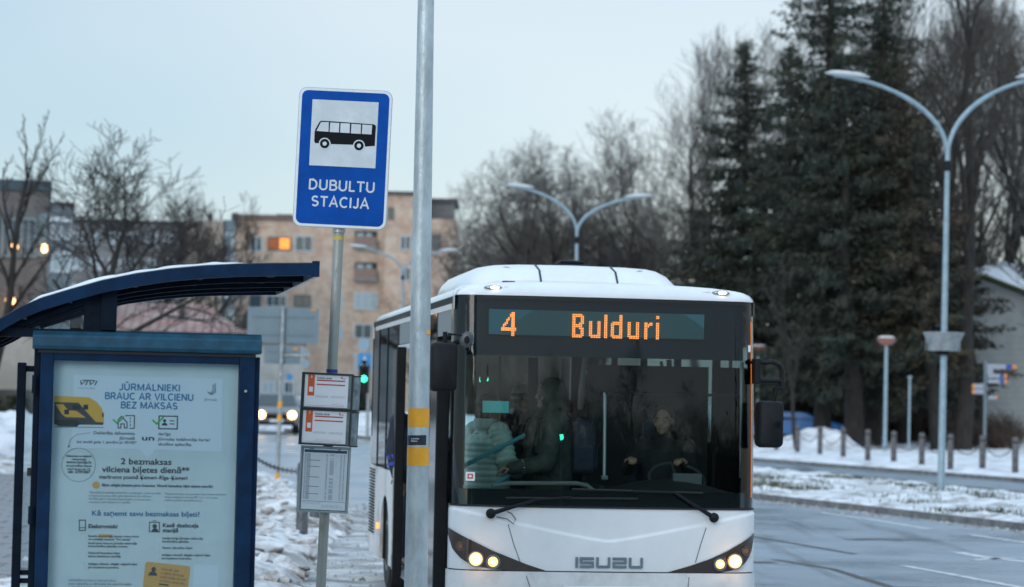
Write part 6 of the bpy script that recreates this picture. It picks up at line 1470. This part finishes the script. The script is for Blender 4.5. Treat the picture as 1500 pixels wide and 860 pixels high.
MB().box(G2(73, 320, 0)[0], x1, -.8, -.02, G2(80, 326, 0)[1], G2(80, 320, 0)[1]).build('canopy', mat('snowy_canopy', (.55, .6, .65), .7), g2)
g3 = building('long_apartment_block', 'long grey apartment block behind the gnarled trees', 225, 200, rot=R(6.5)); G3 = Fr(g3)
_, x0, x1, z1_ = wallbox(g3, G3, 92, 325, 270, 0, 12, PLAS); MB().box(x0, x1, -.2, 12, z1_, z1_ + .3).build('parapet', ROOFD, g3)
_, x0, x1, z1_ = wallbox(g3, G3, 270, 322, 327, -.5, 12, mat('beige_render', (.32, .27, .23), .85, var=.15, vs=.5)); wallbox(g3, G3, 327, 322, 346, 0, 12, BLUEP)
for (a_, b_) in ((304, 312), (339, 349)): 
    x0, z0 = G3(a_, 322, 3); x1, z1_ = G3(b_, 312, 3); MB().box(x0, x1, 3, 5, z0 - .5, z1_).build('chimney', ROOFD, g3)
for r_ in range(4):
    for c__ in range(6): win(g3, 105 + c__ * 27, 340 + r_ * 38, 122 + c__ * 27, 358 + r_ * 38, G3, -.02, 'window', 1, CURT if (r_ + c__) % 3 else PANE, FRM, .12)
    win(g3, 330, 340 + r_ * 38, 343, 362 + r_ * 38, G3, -.02, 'window', 0, CURT, FRM, .12)
# low house with the ribbed red roof
lh = building('low_house', 'low cream house with a ribbed reddish metal hip roof seen under the shelter roof', 300, 118, rot=R(5)); LH = Fr(lh)
_, x0, x1, ze = wallbox(lh, LH, 110, 488, 372, 0, 9, CREAM); MB().box(LH(372, 505, -.5)[0], LH(446, 505, 0)[0], -.5, 7, -.3, LH(400, 503, 0)[1]).build('wall', CREAM, lh)
MB().box(LH(370, 505, -.6)[0], LH(448, 505, 0)[0], -.7, 7.2, LH(400, 503, 0)[1], LH(400, 499, 0)[1]).build('roof_edge', ROOFD, lh)
e0 = LH(150, 486, -.5); e1 = LH(362, 490, -.5); r0_ = LH(170, 446, 4); r1_ = LH(302, 447, 4)
RFM = mat('roof_rust', (.30, .16, .13), .6, col2=(.38, .27, .24), vs=.8, ramp=(.4, .6))
MB().add([(x0 - 3, -.5, e0[1]), (e1[0], -.5, e1[1]), (r1_[0], 4, r1_[1]), (x0 - 3, 4, r1_[1] + .0), (e1[0], 9.5, e1[1]), (x0 - 3, 9.5, e0[1])], [(0, 1, 2, 3), (1, 4, 2), (3, 2, 4, 5)]).build('roof', RFM, lh)
for i in range(26):
    t_ = i / 26; xb_ = lerp(x0 - 3, e1[0], t_); xt_ = min(xb_, r1_[0]); k = 1 if xb_ <= r1_[0] else (e1[0] - xb_) / (e1[0] - r1_[0])
    MB().tube([(xb_, -.5, lerp(e0[1], e1[1], t_) + .03), (xt_ if k == 1 else xb_, lerp(-.5, 4, k), lerp(e1[1], r1_[1], k) + .03)], .05, 4).build('roof_rib', RFM, lh)
MB().box(LH(274, 0, 1)[0], LH(282, 0, 1)[0], 1.5, 2.2, r1_[1] - 1, LH(278, 448, 2)[1]).build('chimney', ROOFD, lh)
MB().box(x0 - 3.2, e1[0] + .1, -.62, -.5, e1[1] - .12, e1[1] + .05).build('eaves_gutter', ROOFD, lh)
win(lh, 383, 558, 402, 604, LH, -.52, 'window', 1, CURT, FRM, .08); win(lh, 415, 558, 430, 590, LH, -.52, 'window', 0, PANE, FRM, .08)
dm = MB().prism([LH(352, 480, 1), LH(376, 480, 1), LH(372, 462, 1), LH(364, 452, 1), LH(356, 462, 1)], 1, 4).build('dormer', mat('dormer_dark', (.03, .03, .035), .7), lh)
# white brick building at the right
WBR = mat('white_brick_wall', (.36, .37, .36), .85, var=.08, vs=1.2, bump=.2, bs=3)
rb = building('white_building', 'white brick gabled building with a snow covered roof at the right edge', 1470, 126); RB_ = Fr(rb)
ga = [RB_(1392, 640, 0), RB_(1620, 640, 0), RB_(1620, 452, 0), RB_(1500, 433, 0), RB_(1445, 410, 0), RB_(1392, 442, 0)]
ga[0] = (ga[0][0], -.4); ga[1] = (ga[1][0], -.4)
MB().prism(ga[::-1], 0, 14).build('wall', WBR, rb)
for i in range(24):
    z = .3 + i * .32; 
    if z < 6: MB().box(ga[0][0] + .05, ga[1][0] - .05, -.012, 0, z, z + .02).build('brick_course', mat('course_grey', (.27, .28, .28), .9), rb)  # darker grey line along each brick course
def slope(p, q, y0, y1, th, m, name):
    p = Vector(p); q = Vector(q); d = (q - p).normalized(); n = Vector((-d.y, d.x)); n = n if n.y > 0 else -n
    MB().prism([tuple(p), tuple(q), tuple(q + n * th), tuple(p + n * th)][::-1], y0, y1).build(name, m, rb)
pk = RB_(1440, 406, -.5); el_ = RB_(1388, 440, -.5); er_ = RB_(1625, 478, -.5)
slope(el_, pk, -.6, 14, .18, mat('mossy_edge', (.06, .07, .03), .9), 'roof'); slope(pk, er_, -.6, 14, .18, mat('mossy_edge', (.06,) * 3), 'roof')
pk2 = RB_(1438, 404, 3); bk2 = RB_(1470, 400, 9)
MB().add([(pk[0] - 1.5, -.5, pk[1] + .2), (er_[0], -.5, er_[1] + .22), (er_[0], 9, pk[1] + 1.5), (pk[0] + .2, 9, pk[1] + 1.3)], [(0, 1, 2, 3)]).build('roof_snow', SNOW, rb)
# low pale building with brick red piers behind the trunks
pb2 = building('low_pavilion', 'low pale pavilion with brick red piers behind the blue car', 1150, 150); PB2 = Fr(pb2)
wallbox(pb2, PB2, 1085, 545, 1240, 0, 8, mat('pavilion_wall', (.40, .37, .35), .8, var=.1, vs=1)); 
for xx in (1118, 1170): 
    x0, z1_ = PB2(xx - 4, 547, -.1); x1, _ = PB2(xx + 4, 547, -.1); MB().box(x0, x1, -.35, -.02, -.3, z1_).build('pier', mat('pier_red', (.34, .10, .07), .8), pb2)
MB().box(PB2(1080, 545, 0)[0], PB2(1245, 545, 0)[0], -.8, 8.3, PB2(1150, 546, 0)[1], PB2(1150, 540, 0)[1]).build('roof', mat('roof_snowy', (.5, .52, .55), .8), pb2)
pb3 = building('background_house', 'dim house glimpsed between the trunks', 1330, 160); PB3 = Fr(pb3)
wallbox(pb3, PB3, 1240, 560, 1400, 0, 8, mat('dim_wall', (.22, .22, .22), .9, var=.2, vs=.8)); MB().box(PB3(1235, 560, 0)[0], PB3(1405, 560, 0)[0], -.5, 8.3, PB3(1300, 561, 0)[1], PB3(1300, 553, 0)[1]).build('roof', ROOFD, pb3)
for xx in (1262, 1306, 1350): win(pb3, xx, 580, xx + 14, 604, PB3, -.02, 'window', 1, PANE, FRM, .1)

# ================================================================ STREET FURNITURE
LMP = mat('lamp_blue_grey', (.26, .36, .42), .45, .3, var=.1, vs=6)
def y_lamp(label, px, pyb, Y, tipL, tipR, fork, top_=None):
    loc = at(px, Y, .05); t_ = thing('street_lamp', label, 'street lamp', loc, 0, 'double arm street lamps along the avenue'); LF_ = Fr(t_)
    fx, fz_ = LF_(*fork); k = 1.0
    tube('pole', LMP, t_, [(0, 0, 0), (fx * .3, 0, fz_ * .3), (fx, 0, fz_)], [.088, .075, .055], 14)
    MB().lathe([(.085, fz_ - .35), (.085, fz_ - .12)], 12, (fx, 0, 0)).build('pole_joint', BLM, t_)
    for i, tp_ in enumerate((tipL, tipR)):
        x, z = LF_(*tp_); dx, dz = x - fx, z - fz_; pts = []
        for q in range(15):
            u = q / 14; a_ = u * R(80); pts.append((fx + dx * (1 - math.cos(a_)) / (1 - math.cos(R(80))), 0, fz_ + dz * math.sin(a_) / math.sin(R(80)) - 0.0))
        tube('arm', LMP, t_, pts, [.055] * 9 + [.045] * 6, 10)
        s = 1 if dx > 0 else -1; dzz = (pts[-1][2] - pts[-3][2]) / abs(pts[-1][0] - pts[-3][0]) * .5
        MB().ellip((x - s * .30, 0, z + .01), (.52, .13, .065), Euler((0, -s * math.atan(dzz), 0))).build('lamp_head', mat('lamp_head_pale', (.42, .48, .50), .5), t_, smooth=True)
        MB().ellip((x - s * .30, 0, z + .055), (.42, .11, .04), Euler((0, -s * math.atan(dzz), 0))).build('snow_cap', SNOW, t_, smooth=True)
    return t_, LF_
ml, MLF = y_lamp('double arm street lamp on the median with a grey planter bowl round its pole', 1380, 725, 54.5, (1222, 110), (1540, 112), (1388, 228))
zb_ = MLF(1381, 514, 0)[1]; zt_ = MLF(1381, 487, 0)[1]; BWL = mat('planter_grey', (.24, .27, .29), .6, var=.15, vs=6)
MB().lathe([(.10, zb_), (.335, zb_), (.345, zb_ + .10), (.36, zb_ + .17), (.40, zb_ + .27), (.455, zt_ - .03), (.465, zt_ - .028), (.465, zt_), (.42, zt_), (.38, zt_ - .06), (.05, zt_ - .08)], 28, (.015, 0, 0)).build('planter_bowl', BWL, ml, smooth=True, sharp=35)
for a_ in range(8): MB().box(.38, .395, -.01, .01, zb_, zt_ - .12).build('planter_rib', BWL, ml).rotation_euler = (0, 0, R(45) * a_ + .4)
MB().lathe([(.17, zb_ - .10), (.17, zb_)], 16).build('planter_collar', BLM, ml)
y_lamp('double arm street lamp rising behind the bus roof unit', 843, 640, 84, (749, 273), (948, 288), (845, 342))
y_lamp('distant double arm street lamp between the two foreground poles', 590, 620, 122, (516, 361), (666, 367), (590, 400))
# park lamps with flat red-brown hoods
def park_lamp(px, Y, pyt, label):
    t_ = thing('park_lamp', label, 'park lamp', at(px, Y, .1), 0, 'red hooded park lamps'); f_ = Fr(t_); x, z = f_(px, pyt, 0)
    tube('pole', LMP, t_, [(0, 0, 0), (0, 0, z - .1)], [.085, .07], 10)
    MB().lathe([(.06, z - .28), (.22, z - .25), (.36, z - .10), (.40, z - .02), (.30, z + .03), (.02, z + .05)], 18).build('lamp_hood', mat('hood_red', (.30, .12, .09), .5), t_, smooth=True)
    MB().lathe([(.34, z + .03), (.28, z + .09), (.02, z + .11)], 16).build('snow_cap', SNOW, t_, smooth=True); return t_
park_lamp(1297, 97, 496, 'park lamp with a flat red hood right of the forked trunks')
park_lamp(1110, 112, 508, 'park lamp with a flat red hood just over the bus mirror')
tp_ = thing('slim_post', 'slim pale post among the trunks right of the red hooded lamp', 'post', at(1332, 99, .1)); tube('pole', LMP, tp_, [(0, 0, 0), (0, 0, 3.1)], .05, 8); MB().ellip((0, 0, 3.1), (.1, .1, .06)).build('cap', LMP, tp_)
# bollards along the park edge with sagging chains
BOL = mat('bollard_grey', (.10, .095, .10), .7, var=.35, vs=6, bump=.3)
bpts = []
ref = None
names = ['behind the right bus mirror', 'second from the bus, before the blue car', 'third from the bus, before the thin sapling', 'fourth from the bus, left of the forked trunks', 'fifth from the bus, before the forked trunks', 'just right of the red hooded lamp', 'left of the leaning trunk', 'directly right of the median lamp post', 'beside the finger signpost', 'standing rightmost in the row']
for (px, pyb, pyt), nm_ in zip(((1137, 661, 622), (1168, 663.5, 624), (1201, 667, 627), (1235, 671, 627), (1271, 675, 629), (1309, 680, 630), (1350, 684, 632), (1392, 687, 634), (1439, 690.5, 636), (1487, 695, 638)), names):
    hb = 599 - (1500 - px) * .0213; Y = (HC - .12) * F / (pyb - hb); v = W(px, pyb, Y); bpts.append((v.x, Y))
    t_ = thing('bollard', 'weathered grey bollard of the chain row, ' + nm_, 'bollard', (v.x, Y, .08), 0, 'chained bollards along the park edge')
    h_ = 1.12
    MB().lathe([(.095, -.15), (.095, h_ - .06), (.08, h_ - .02), (.03, h_)], 12).build('post', BOL, t_, smooth=True); MB().lathe([(.098, h_ - .18), (.098, h_ - .14)], 12).build('ring', BLM, t_)
CHN = mat('chain_dark', (.03, .03, .032), .6, .5)
def chain(a, b_, z0, z1, sag, label, nlink=26, lr=.028):
    t_ = thing('chain', label, 'chain', (a[0], a[1], 0), 0, 'chains hung between bollards'); m_ = MB()
    for i in range(nlink):
        t = i / nlink; t2 = (i + 1.25) / nlink; f_ = lambda q: Vector((lerp(0, b_[0] - a[0], q), lerp(0, b_[1] - a[1], q), lerp(z0, z1, q) - sag * 4 * q * (1 - q)))
        p, q = f_(t), f_(min(1, t2)); d = (q - p).normalized(); s = d.cross(Vector((0, 0, 1))).normalized() if i % 2 else d.cross(d.cross(Vector((0, 0, 1)))).normalized(); s = s * lr * .6
        m_.tube([p, p.lerp(q, .25) + s, p.lerp(q, .75) + s, q, p.lerp(q, .75) - s, p.lerp(q, .25) - s, p], .007, 3, caps=False)
    o = m_.build('links', CHN, t_); tag(o, kind='stuff'); return t_
for i in range(9): chain(bpts[i], bpts[i + 1], 1.02, 1.02, .42, 'dark chain hung rightward from the bollard ' + names[i], 30)
# bollards by the timetable post
def bol(px, Y, zt_, label):
    v = W(px, 700, Y); t_ = thing('bollard', label, 'bollard', (v.x, Y, 0.02), 0, 'metal bollards behind the timetable post'); MB().lathe([(.078, -.1), (.078, zt_ - .03), (.06, zt_)], 16).build('post', STEEL if False else mat('bollard_steel', (.10, .11, .12), .5, .3, var=.35, vs=7, bump=.2), t_, smooth=True); return (v.x, Y)
k1 = bol(444, 31, 1.10, 'grey metal bollard in the snow just left of the timetable post'); k2 = bol(462, 34.5, 1.05, 'farther metal bollard half hidden by the timetable post')
k3 = bol(335, 43, 1.15, 'metal bollard hidden by the shelter that carries the far chain end'); chain(k1, k3, 1.0, 1.28, .18, 'dark chain sagging left from the nearest bollard', 40, .05)
# back of a traffic sign
tsm = at(409, 52, .1); ts = thing('traffic_sign', 'grey backed double traffic sign on a post with yellow bands, seen from behind', 'traffic sign', tsm); TS = Fr(ts)
SGR = mat('sign_grey_back', (.15, .21, .25), .55, .2, var=.06, vs=3)
xq, zq = TS(415, 450, 0); tube('pole', STEEL, ts, [(0, 0, -.1), (xq * .5, 0, zq * .5), (xq, 0, zq)], .045, 12)
def signback(a_, b_, c_, d_, y=.05):
    x0, z1_ = TS(a_, b_, y); x1, z0 = TS(c_, d_, y); o = MB().prism(rrect(x0, x1, z0, z1_, .05), y, y + .02).build('sign_back', SGR, ts)
    for zz in (lerp(z0, z1_, .25), lerp(z0, z1_, .75)): MB().box(x0 + .1, x1 - .1, y - .02, y, zz - .02, zz + .02).build('stiffener', SGR, o)
    MB().box(x1 - .16, x1 - .06, y - .003, y - .0005, z1_ - .07, z1_ - .02).build('orange_label', mat('label_orange', (.6, .25, .03), .6), o)
signback(363, 449, 466, 504); signback(387, 507, 440, 534)
for a_ in ((441, 512, 453, 524), (441, 526, 453, 540)):
    x0, z1_ = TS(a_[0], a_[1], .06); x1, z0 = TS(a_[2], a_[3], .06); MB().lathe([(.09, .06), (.09, .075)], 18, ((x0 + x1) / 2, 0, (z0 + z1_) / 2), 'Y').build('small_sign', mat('small_sign_blue', (.20, .30, .37), .5), ts)
MB().box(.0, TS(453, 530, 0)[0], .02, .05, TS(440, 522, 0)[1], TS(440, 519, 0)[1]).build('sign_arm', STEEL, ts)
for pyy in (591, 611, 696):
    z0 = TS(407, pyy + 6, 0)[1]; z1_ = TS(407, pyy - 3, 0)[1]; MB().lathe([(.049, z0), (.049, z1_)], 12, (xq * ((z0 + z1_) / 2) / zq, 0, 0)).build('yellow_band', YB, ts)
# traffic light and blue signs
tlm = at(539, 88, .05); tl = thing('traffic_light', 'traffic light showing green with blue signs above, left of the bus', 'traffic light', tlm); TL = Fr(tl)
xq, zq = TL(539, 498, 0); tube('pole', STEEL, tl, [(0, 0, 0), (0, 0, zq)], .06, 10)
x0, z1_ = TL(526, 535, -.1); x1, z0 = TL(540, 575, -.1); MB().box(x0, x1, -.2, .05, z0, z1_).build('signal_head', BLM, tl, bevel=.03)
x, z = TL(533, 555, -.2); MB().lathe([(.10, -.235), (.10, -.205)], 18, (x, 0, z), 'Y').build('green_lens', emis('green_light', (.03, 1, .45), 6), tl)
for dz in (.30, .60): MB().lathe([(.09, -.225), (.09, -.205)], 18, (x, 0, z + dz), 'Y').build('dark_lens', BLK, tl)
SBL = mat('sign_blue_far', (.03, .22, .50), .45); x0, z1_ = TL(525, 517, -.1); x1, z0 = TL(543, 541, -.1)
sq = MB().prism(rrect(x0, x1, z0, z1_, .04), -.10, -.08).build('crossing_sign', SBL, tl); xm, zm = (x0 + x1) / 2, (z0 + z1_) / 2
MB().prism([(xm - .13, z0 + .08), (xm + .13, z0 + .08), (xm, z1_ - .08)][::-1], -.105, -.099).build('white_triangle', SGW, sq); MB().tube([(xm - .04, -.108, zm - .18), (xm, -.108, zm), (xm + .05, -.108, zm - .18)], .012, 5).build('walking_figure', INKK, sq)
x, z = TL(533, 505, -.1); MB().lathe([(.22, -.10), (.22, -.08)], 20, (x, 0, z), 'Y').build('round_sign', mat('sign_pale_blue', (.22, .33, .42), .5), tl)
MB().box(TL(530, 0, 0)[0], .0, -.05, .0, zq - .3, zq - .25).build('sign_arm', STEEL, tl)
rs = thing('round_road_sign', 'small round blue road sign over the oncoming car', 'road sign', at(423, 110, .0)); RS = Fr(rs); x, z = RS(423, 552, 0)
tube('pole', STEEL, rs, [(0, 0, 0), (0, 0, z)], .035, 8); MB().lathe([(.15, -.06), (.15, -.04)], 20, (0, 0, z), 'Y').build('sign_disc', SBL, rs)
# finger signpost at the right
fp = thing('finger_signpost', 'grey signpost with white direction boards tipped blue and orange', 'signpost', at(1443, 88, .1)); FP = Fr(fp)
zq = FP(1443, 528, 0)[1]; tube('pole', mat('post_grey_blue', (.13, .17, .20), .5), fp, [(0, 0, 0), (0, 0, zq)], .06, 10)
BRD = mat('board_white', (.28, .31, .36), .6); BLE = mat('board_blue', (.02, .06, .28), .5); ORE = mat('board_orange', (.65, .22, .02), .5)
for (a_, b_, c_, d_, s) in ((1446, 533, 1488, 541, 1), (1447, 547, 1474, 554, 1), (1447, 555, 1474, 562, 1), (1441, 562, 1425, 569, -1), (1441, 570, 1425, 577, -1), (1448, 579, 1460, 585, 1), (1446, 540, 1455, 548, 0)):
    x0, z1_ = FP(a_, b_, -.07); x1, z0 = FP(c_, d_, -.07); xa, xb = sorted((x0, x1)); o = MB().box(xa, xb, -.09, -.07, z0, z1_ - .01).build('direction_board', BRD, fp); wd = xb - xa
    if s: 
        e0_, e1_ = (xb - wd * .12, xb + .03) if s > 0 else (xa - .03, xa + wd * .15)
        MB().box(e0_, e1_, -.093, -.068, z0 + .01, z1_ - .02).build('orange_tip', ORE, o)
        if s > 0 and c_ > 1470: MB().box(xb - wd * .35, xb - wd * .12, -.0925, -.07, z0 + .005, z1_ - .015).build('blue_square', BLE, o)
# cars
def car(label, loc, rz, body_col, lights=0, s=1.0, kind='suv'):
    t_ = thing('car', label, 'car', loc, rz); m = mat('car_paint_' + kind, body_col, .35, .1, coat=.15, spec=.3); H = 1.62 if kind == 'suv' else 1.45
    prof = [(-2.2, .35), (-2.25, .62), (-2.18, .86), (-1.95, .96), (-1.1, 1.04), (-.45, H - .06), (-.2, H), (1.2, H), (1.75, H - .12), (2.1, 1.05), (2.2, .8), (2.2, .38)]   # nose at -y
    secs = []
    for u in (-1, -.93, -.75, -.4, 0, .4, .75, .93, 1):
        k = 1 - abs(u) ** 6 * .05; row = []
        for (y, z) in prof:
            hwz = .90 if z < 1.0 else .90 - .20 * (z - 1.0) / .6
            row.append((u * hwz, y * (k if abs(y) > 1.9 else 1) + (.10 * abs(u) ** 3 if y < -1.9 else -.08 * abs(u) ** 3 if y > 1.9 else 0), z - (.03 * abs(u) ** 4 if z > 1.3 else 0)))
        secs.append(row)
    bd = loft(secs, 'body', m, t_, sharp=35)
    gl2 = mat('car_glass', (.02, .035, .04), .08, coat=.5)
    q = lambda y, z, u, o=0: (u * (.90 - .20 * max(0, z - 1.0) / .6), y, z)
    MB().add([(-.80, -1.02 - .03, 1.10), (.80, -1.05, 1.10), (.66, -.50, H - .10), (-.66, -.50, H - .10)], [(0, 1, 2, 3)]).add([(-.80, -1.03, 1.075), (.80, -1.03, 1.075), (.66, -.47, H - .125), (-.66, -.47, H - .125)], [(3, 2, 1, 0)]).build('windshield', gl2, t_)
    for s_ in (-1, 1):
        MB().add([(s_ * .89, -.85, 1.06), (s_ * .89, 1.6, 1.06), (s_ * .745, 1.3, H - .12), (s_ * .745, -.38, H - .12)], [(0, 1, 2, 3)] if s_ > 0 else [(3, 2, 1, 0)]).build('side_window', gl2, t_)
        MB().ellip((s_ * .62, -2.16, .74), (.17, .08, .085)).build('headlight', mat('lens_clear', (.5, .5, .52), .1), t_, smooth=True)
        if lights: MB().ellip((s_ * .60, -2.26, .74), (.165, .03, .155)).build('headlight_bulb', emis('car_headlight', (1, .55, .20), lights * .35), t_, smooth=True)
        MB().ellip((s_ * 1.0, -.75, 1.08), (.10, .06, .08)).build('side_mirror', m, t_, smooth=True)
        for y in (-1.4, 1.35):
            wl = MB().lathe([(.15, -.10), (.30, -.10), (.33, -.07), (.33, .07), (.30, .10), (.15, .10)], 20, (0, 0, 0), 'X').build('wheel', RUB, t_, smooth=True); wl.location = (s_ * .80, y, .33)
            MB().lathe([(.02, -.09), (.19, -.09), (.20, .09), (.02, .095)], 14, (0, 0, 0), 'X').build('rim', CHR, wl)
    MB().box(-.42, .42, -2.27, -2.15, .58, .78).build('grille', BLM, t_, bevel=.02); MB().box(-.7, .7, -2.26, -2.1, .34, .50).build('lower_grille', BLM, t_, bevel=.02)
    MB().box(-.26, .26, -2.29, -2.27, .46, .57).build('licence_plate', SGW, t_)
    return t_
cx = at(404, 96); car('silver oncoming car with bright warm headlights beyond the traffic sign', (cx[0], 96, rise(cx[0], 96)), R(6.5), (.15, .17, .19), 26)
cx = at(438, 112); car('pale hatchback with dark windows behind the oncoming car', (cx[0], 112, rise(cx[0], 112)), R(50), (.35, .37, .38), 0, kind='hatch')
cx = at(1172, 118); car('bright blue car parked behind the trees across the road', (cx[0], 118, .18), R(75), (.01, .14, .42), 0, kind='blue')
cx = at(1098, 92); 0 and car('dark car glimpsed under the right bus mirror', (cx[0] + .15, 92, .02), R(80), (.02, .022, .025), 0, kind='dark')
# dark evergreen bush and hedge under the brick building
def hedge(label, x0, x1, Y, h, n, seed, name='hedge', cat='hedge', m=NEED):
    rg = np.random.default_rng(seed); A, B = W(x0, 600, Y).x, W(x1, 600, Y).x; root = None
    C = rg.normal(0, 1, (n, 3)); C /= np.linalg.norm(C, axis=1, keepdims=True); C *= rg.random((n, 1)) ** .4
    nb = max(1, int((B - A) / 1.6)); cxs = np.linspace(A + .6, B - .6, nb) if nb > 1 else np.array([(A + B) / 2]); k = rg.integers(0, nb, n); hh_ = h * (.75 + .35 * rg.random(nb))
    P = np.stack([cxs[k] + C[:, 0] * 1.1, Y + C[:, 1] * .9, hh_[k] * (.5 + .5 * C[:, 2])], 1); D = rg.normal(0, 1, (n, 3)); D /= np.linalg.norm(D, axis=1, keepdims=True); U = np.cross(D, rg.normal(0, 1, D.shape)); U /= np.linalg.norm(U, axis=1, keepdims=True); S = rg.uniform(.08, .2, (n, 1))
    V = np.stack([P - D * S, P + U * S * .5, P + D * S, P - U * S * .5], 1).reshape(-1, 3); return tag(raw(name, V, np.arange(n * 4).reshape(-1, 4), m, None), label, cat)
hedge('dark evergreen bushes behind the round blue road sign', 432, 474, 130, 3.2, 5000, 1)
hedge('dark evergreen bush beneath the timetable post, by the traffic light', 500, 524, 126, 3.6, 3000, 2, 'evergreen_bush', 'bush')
hedge('dark clipped hedge behind the snow heap left of the shelter', -20, 57, 80, 1.75, 7000, 3)
# low pale fence line and far snow bank beyond the traffic light
tag(strip('far_snow', [(-14, 112), (-3, 112), (6, 118)], [(-14, 125), (-3, 125), (6, 130)], 60, 12, SNOW, .7, e=1.5, rough=.2, fs=.5, seed=8), kind='structure')
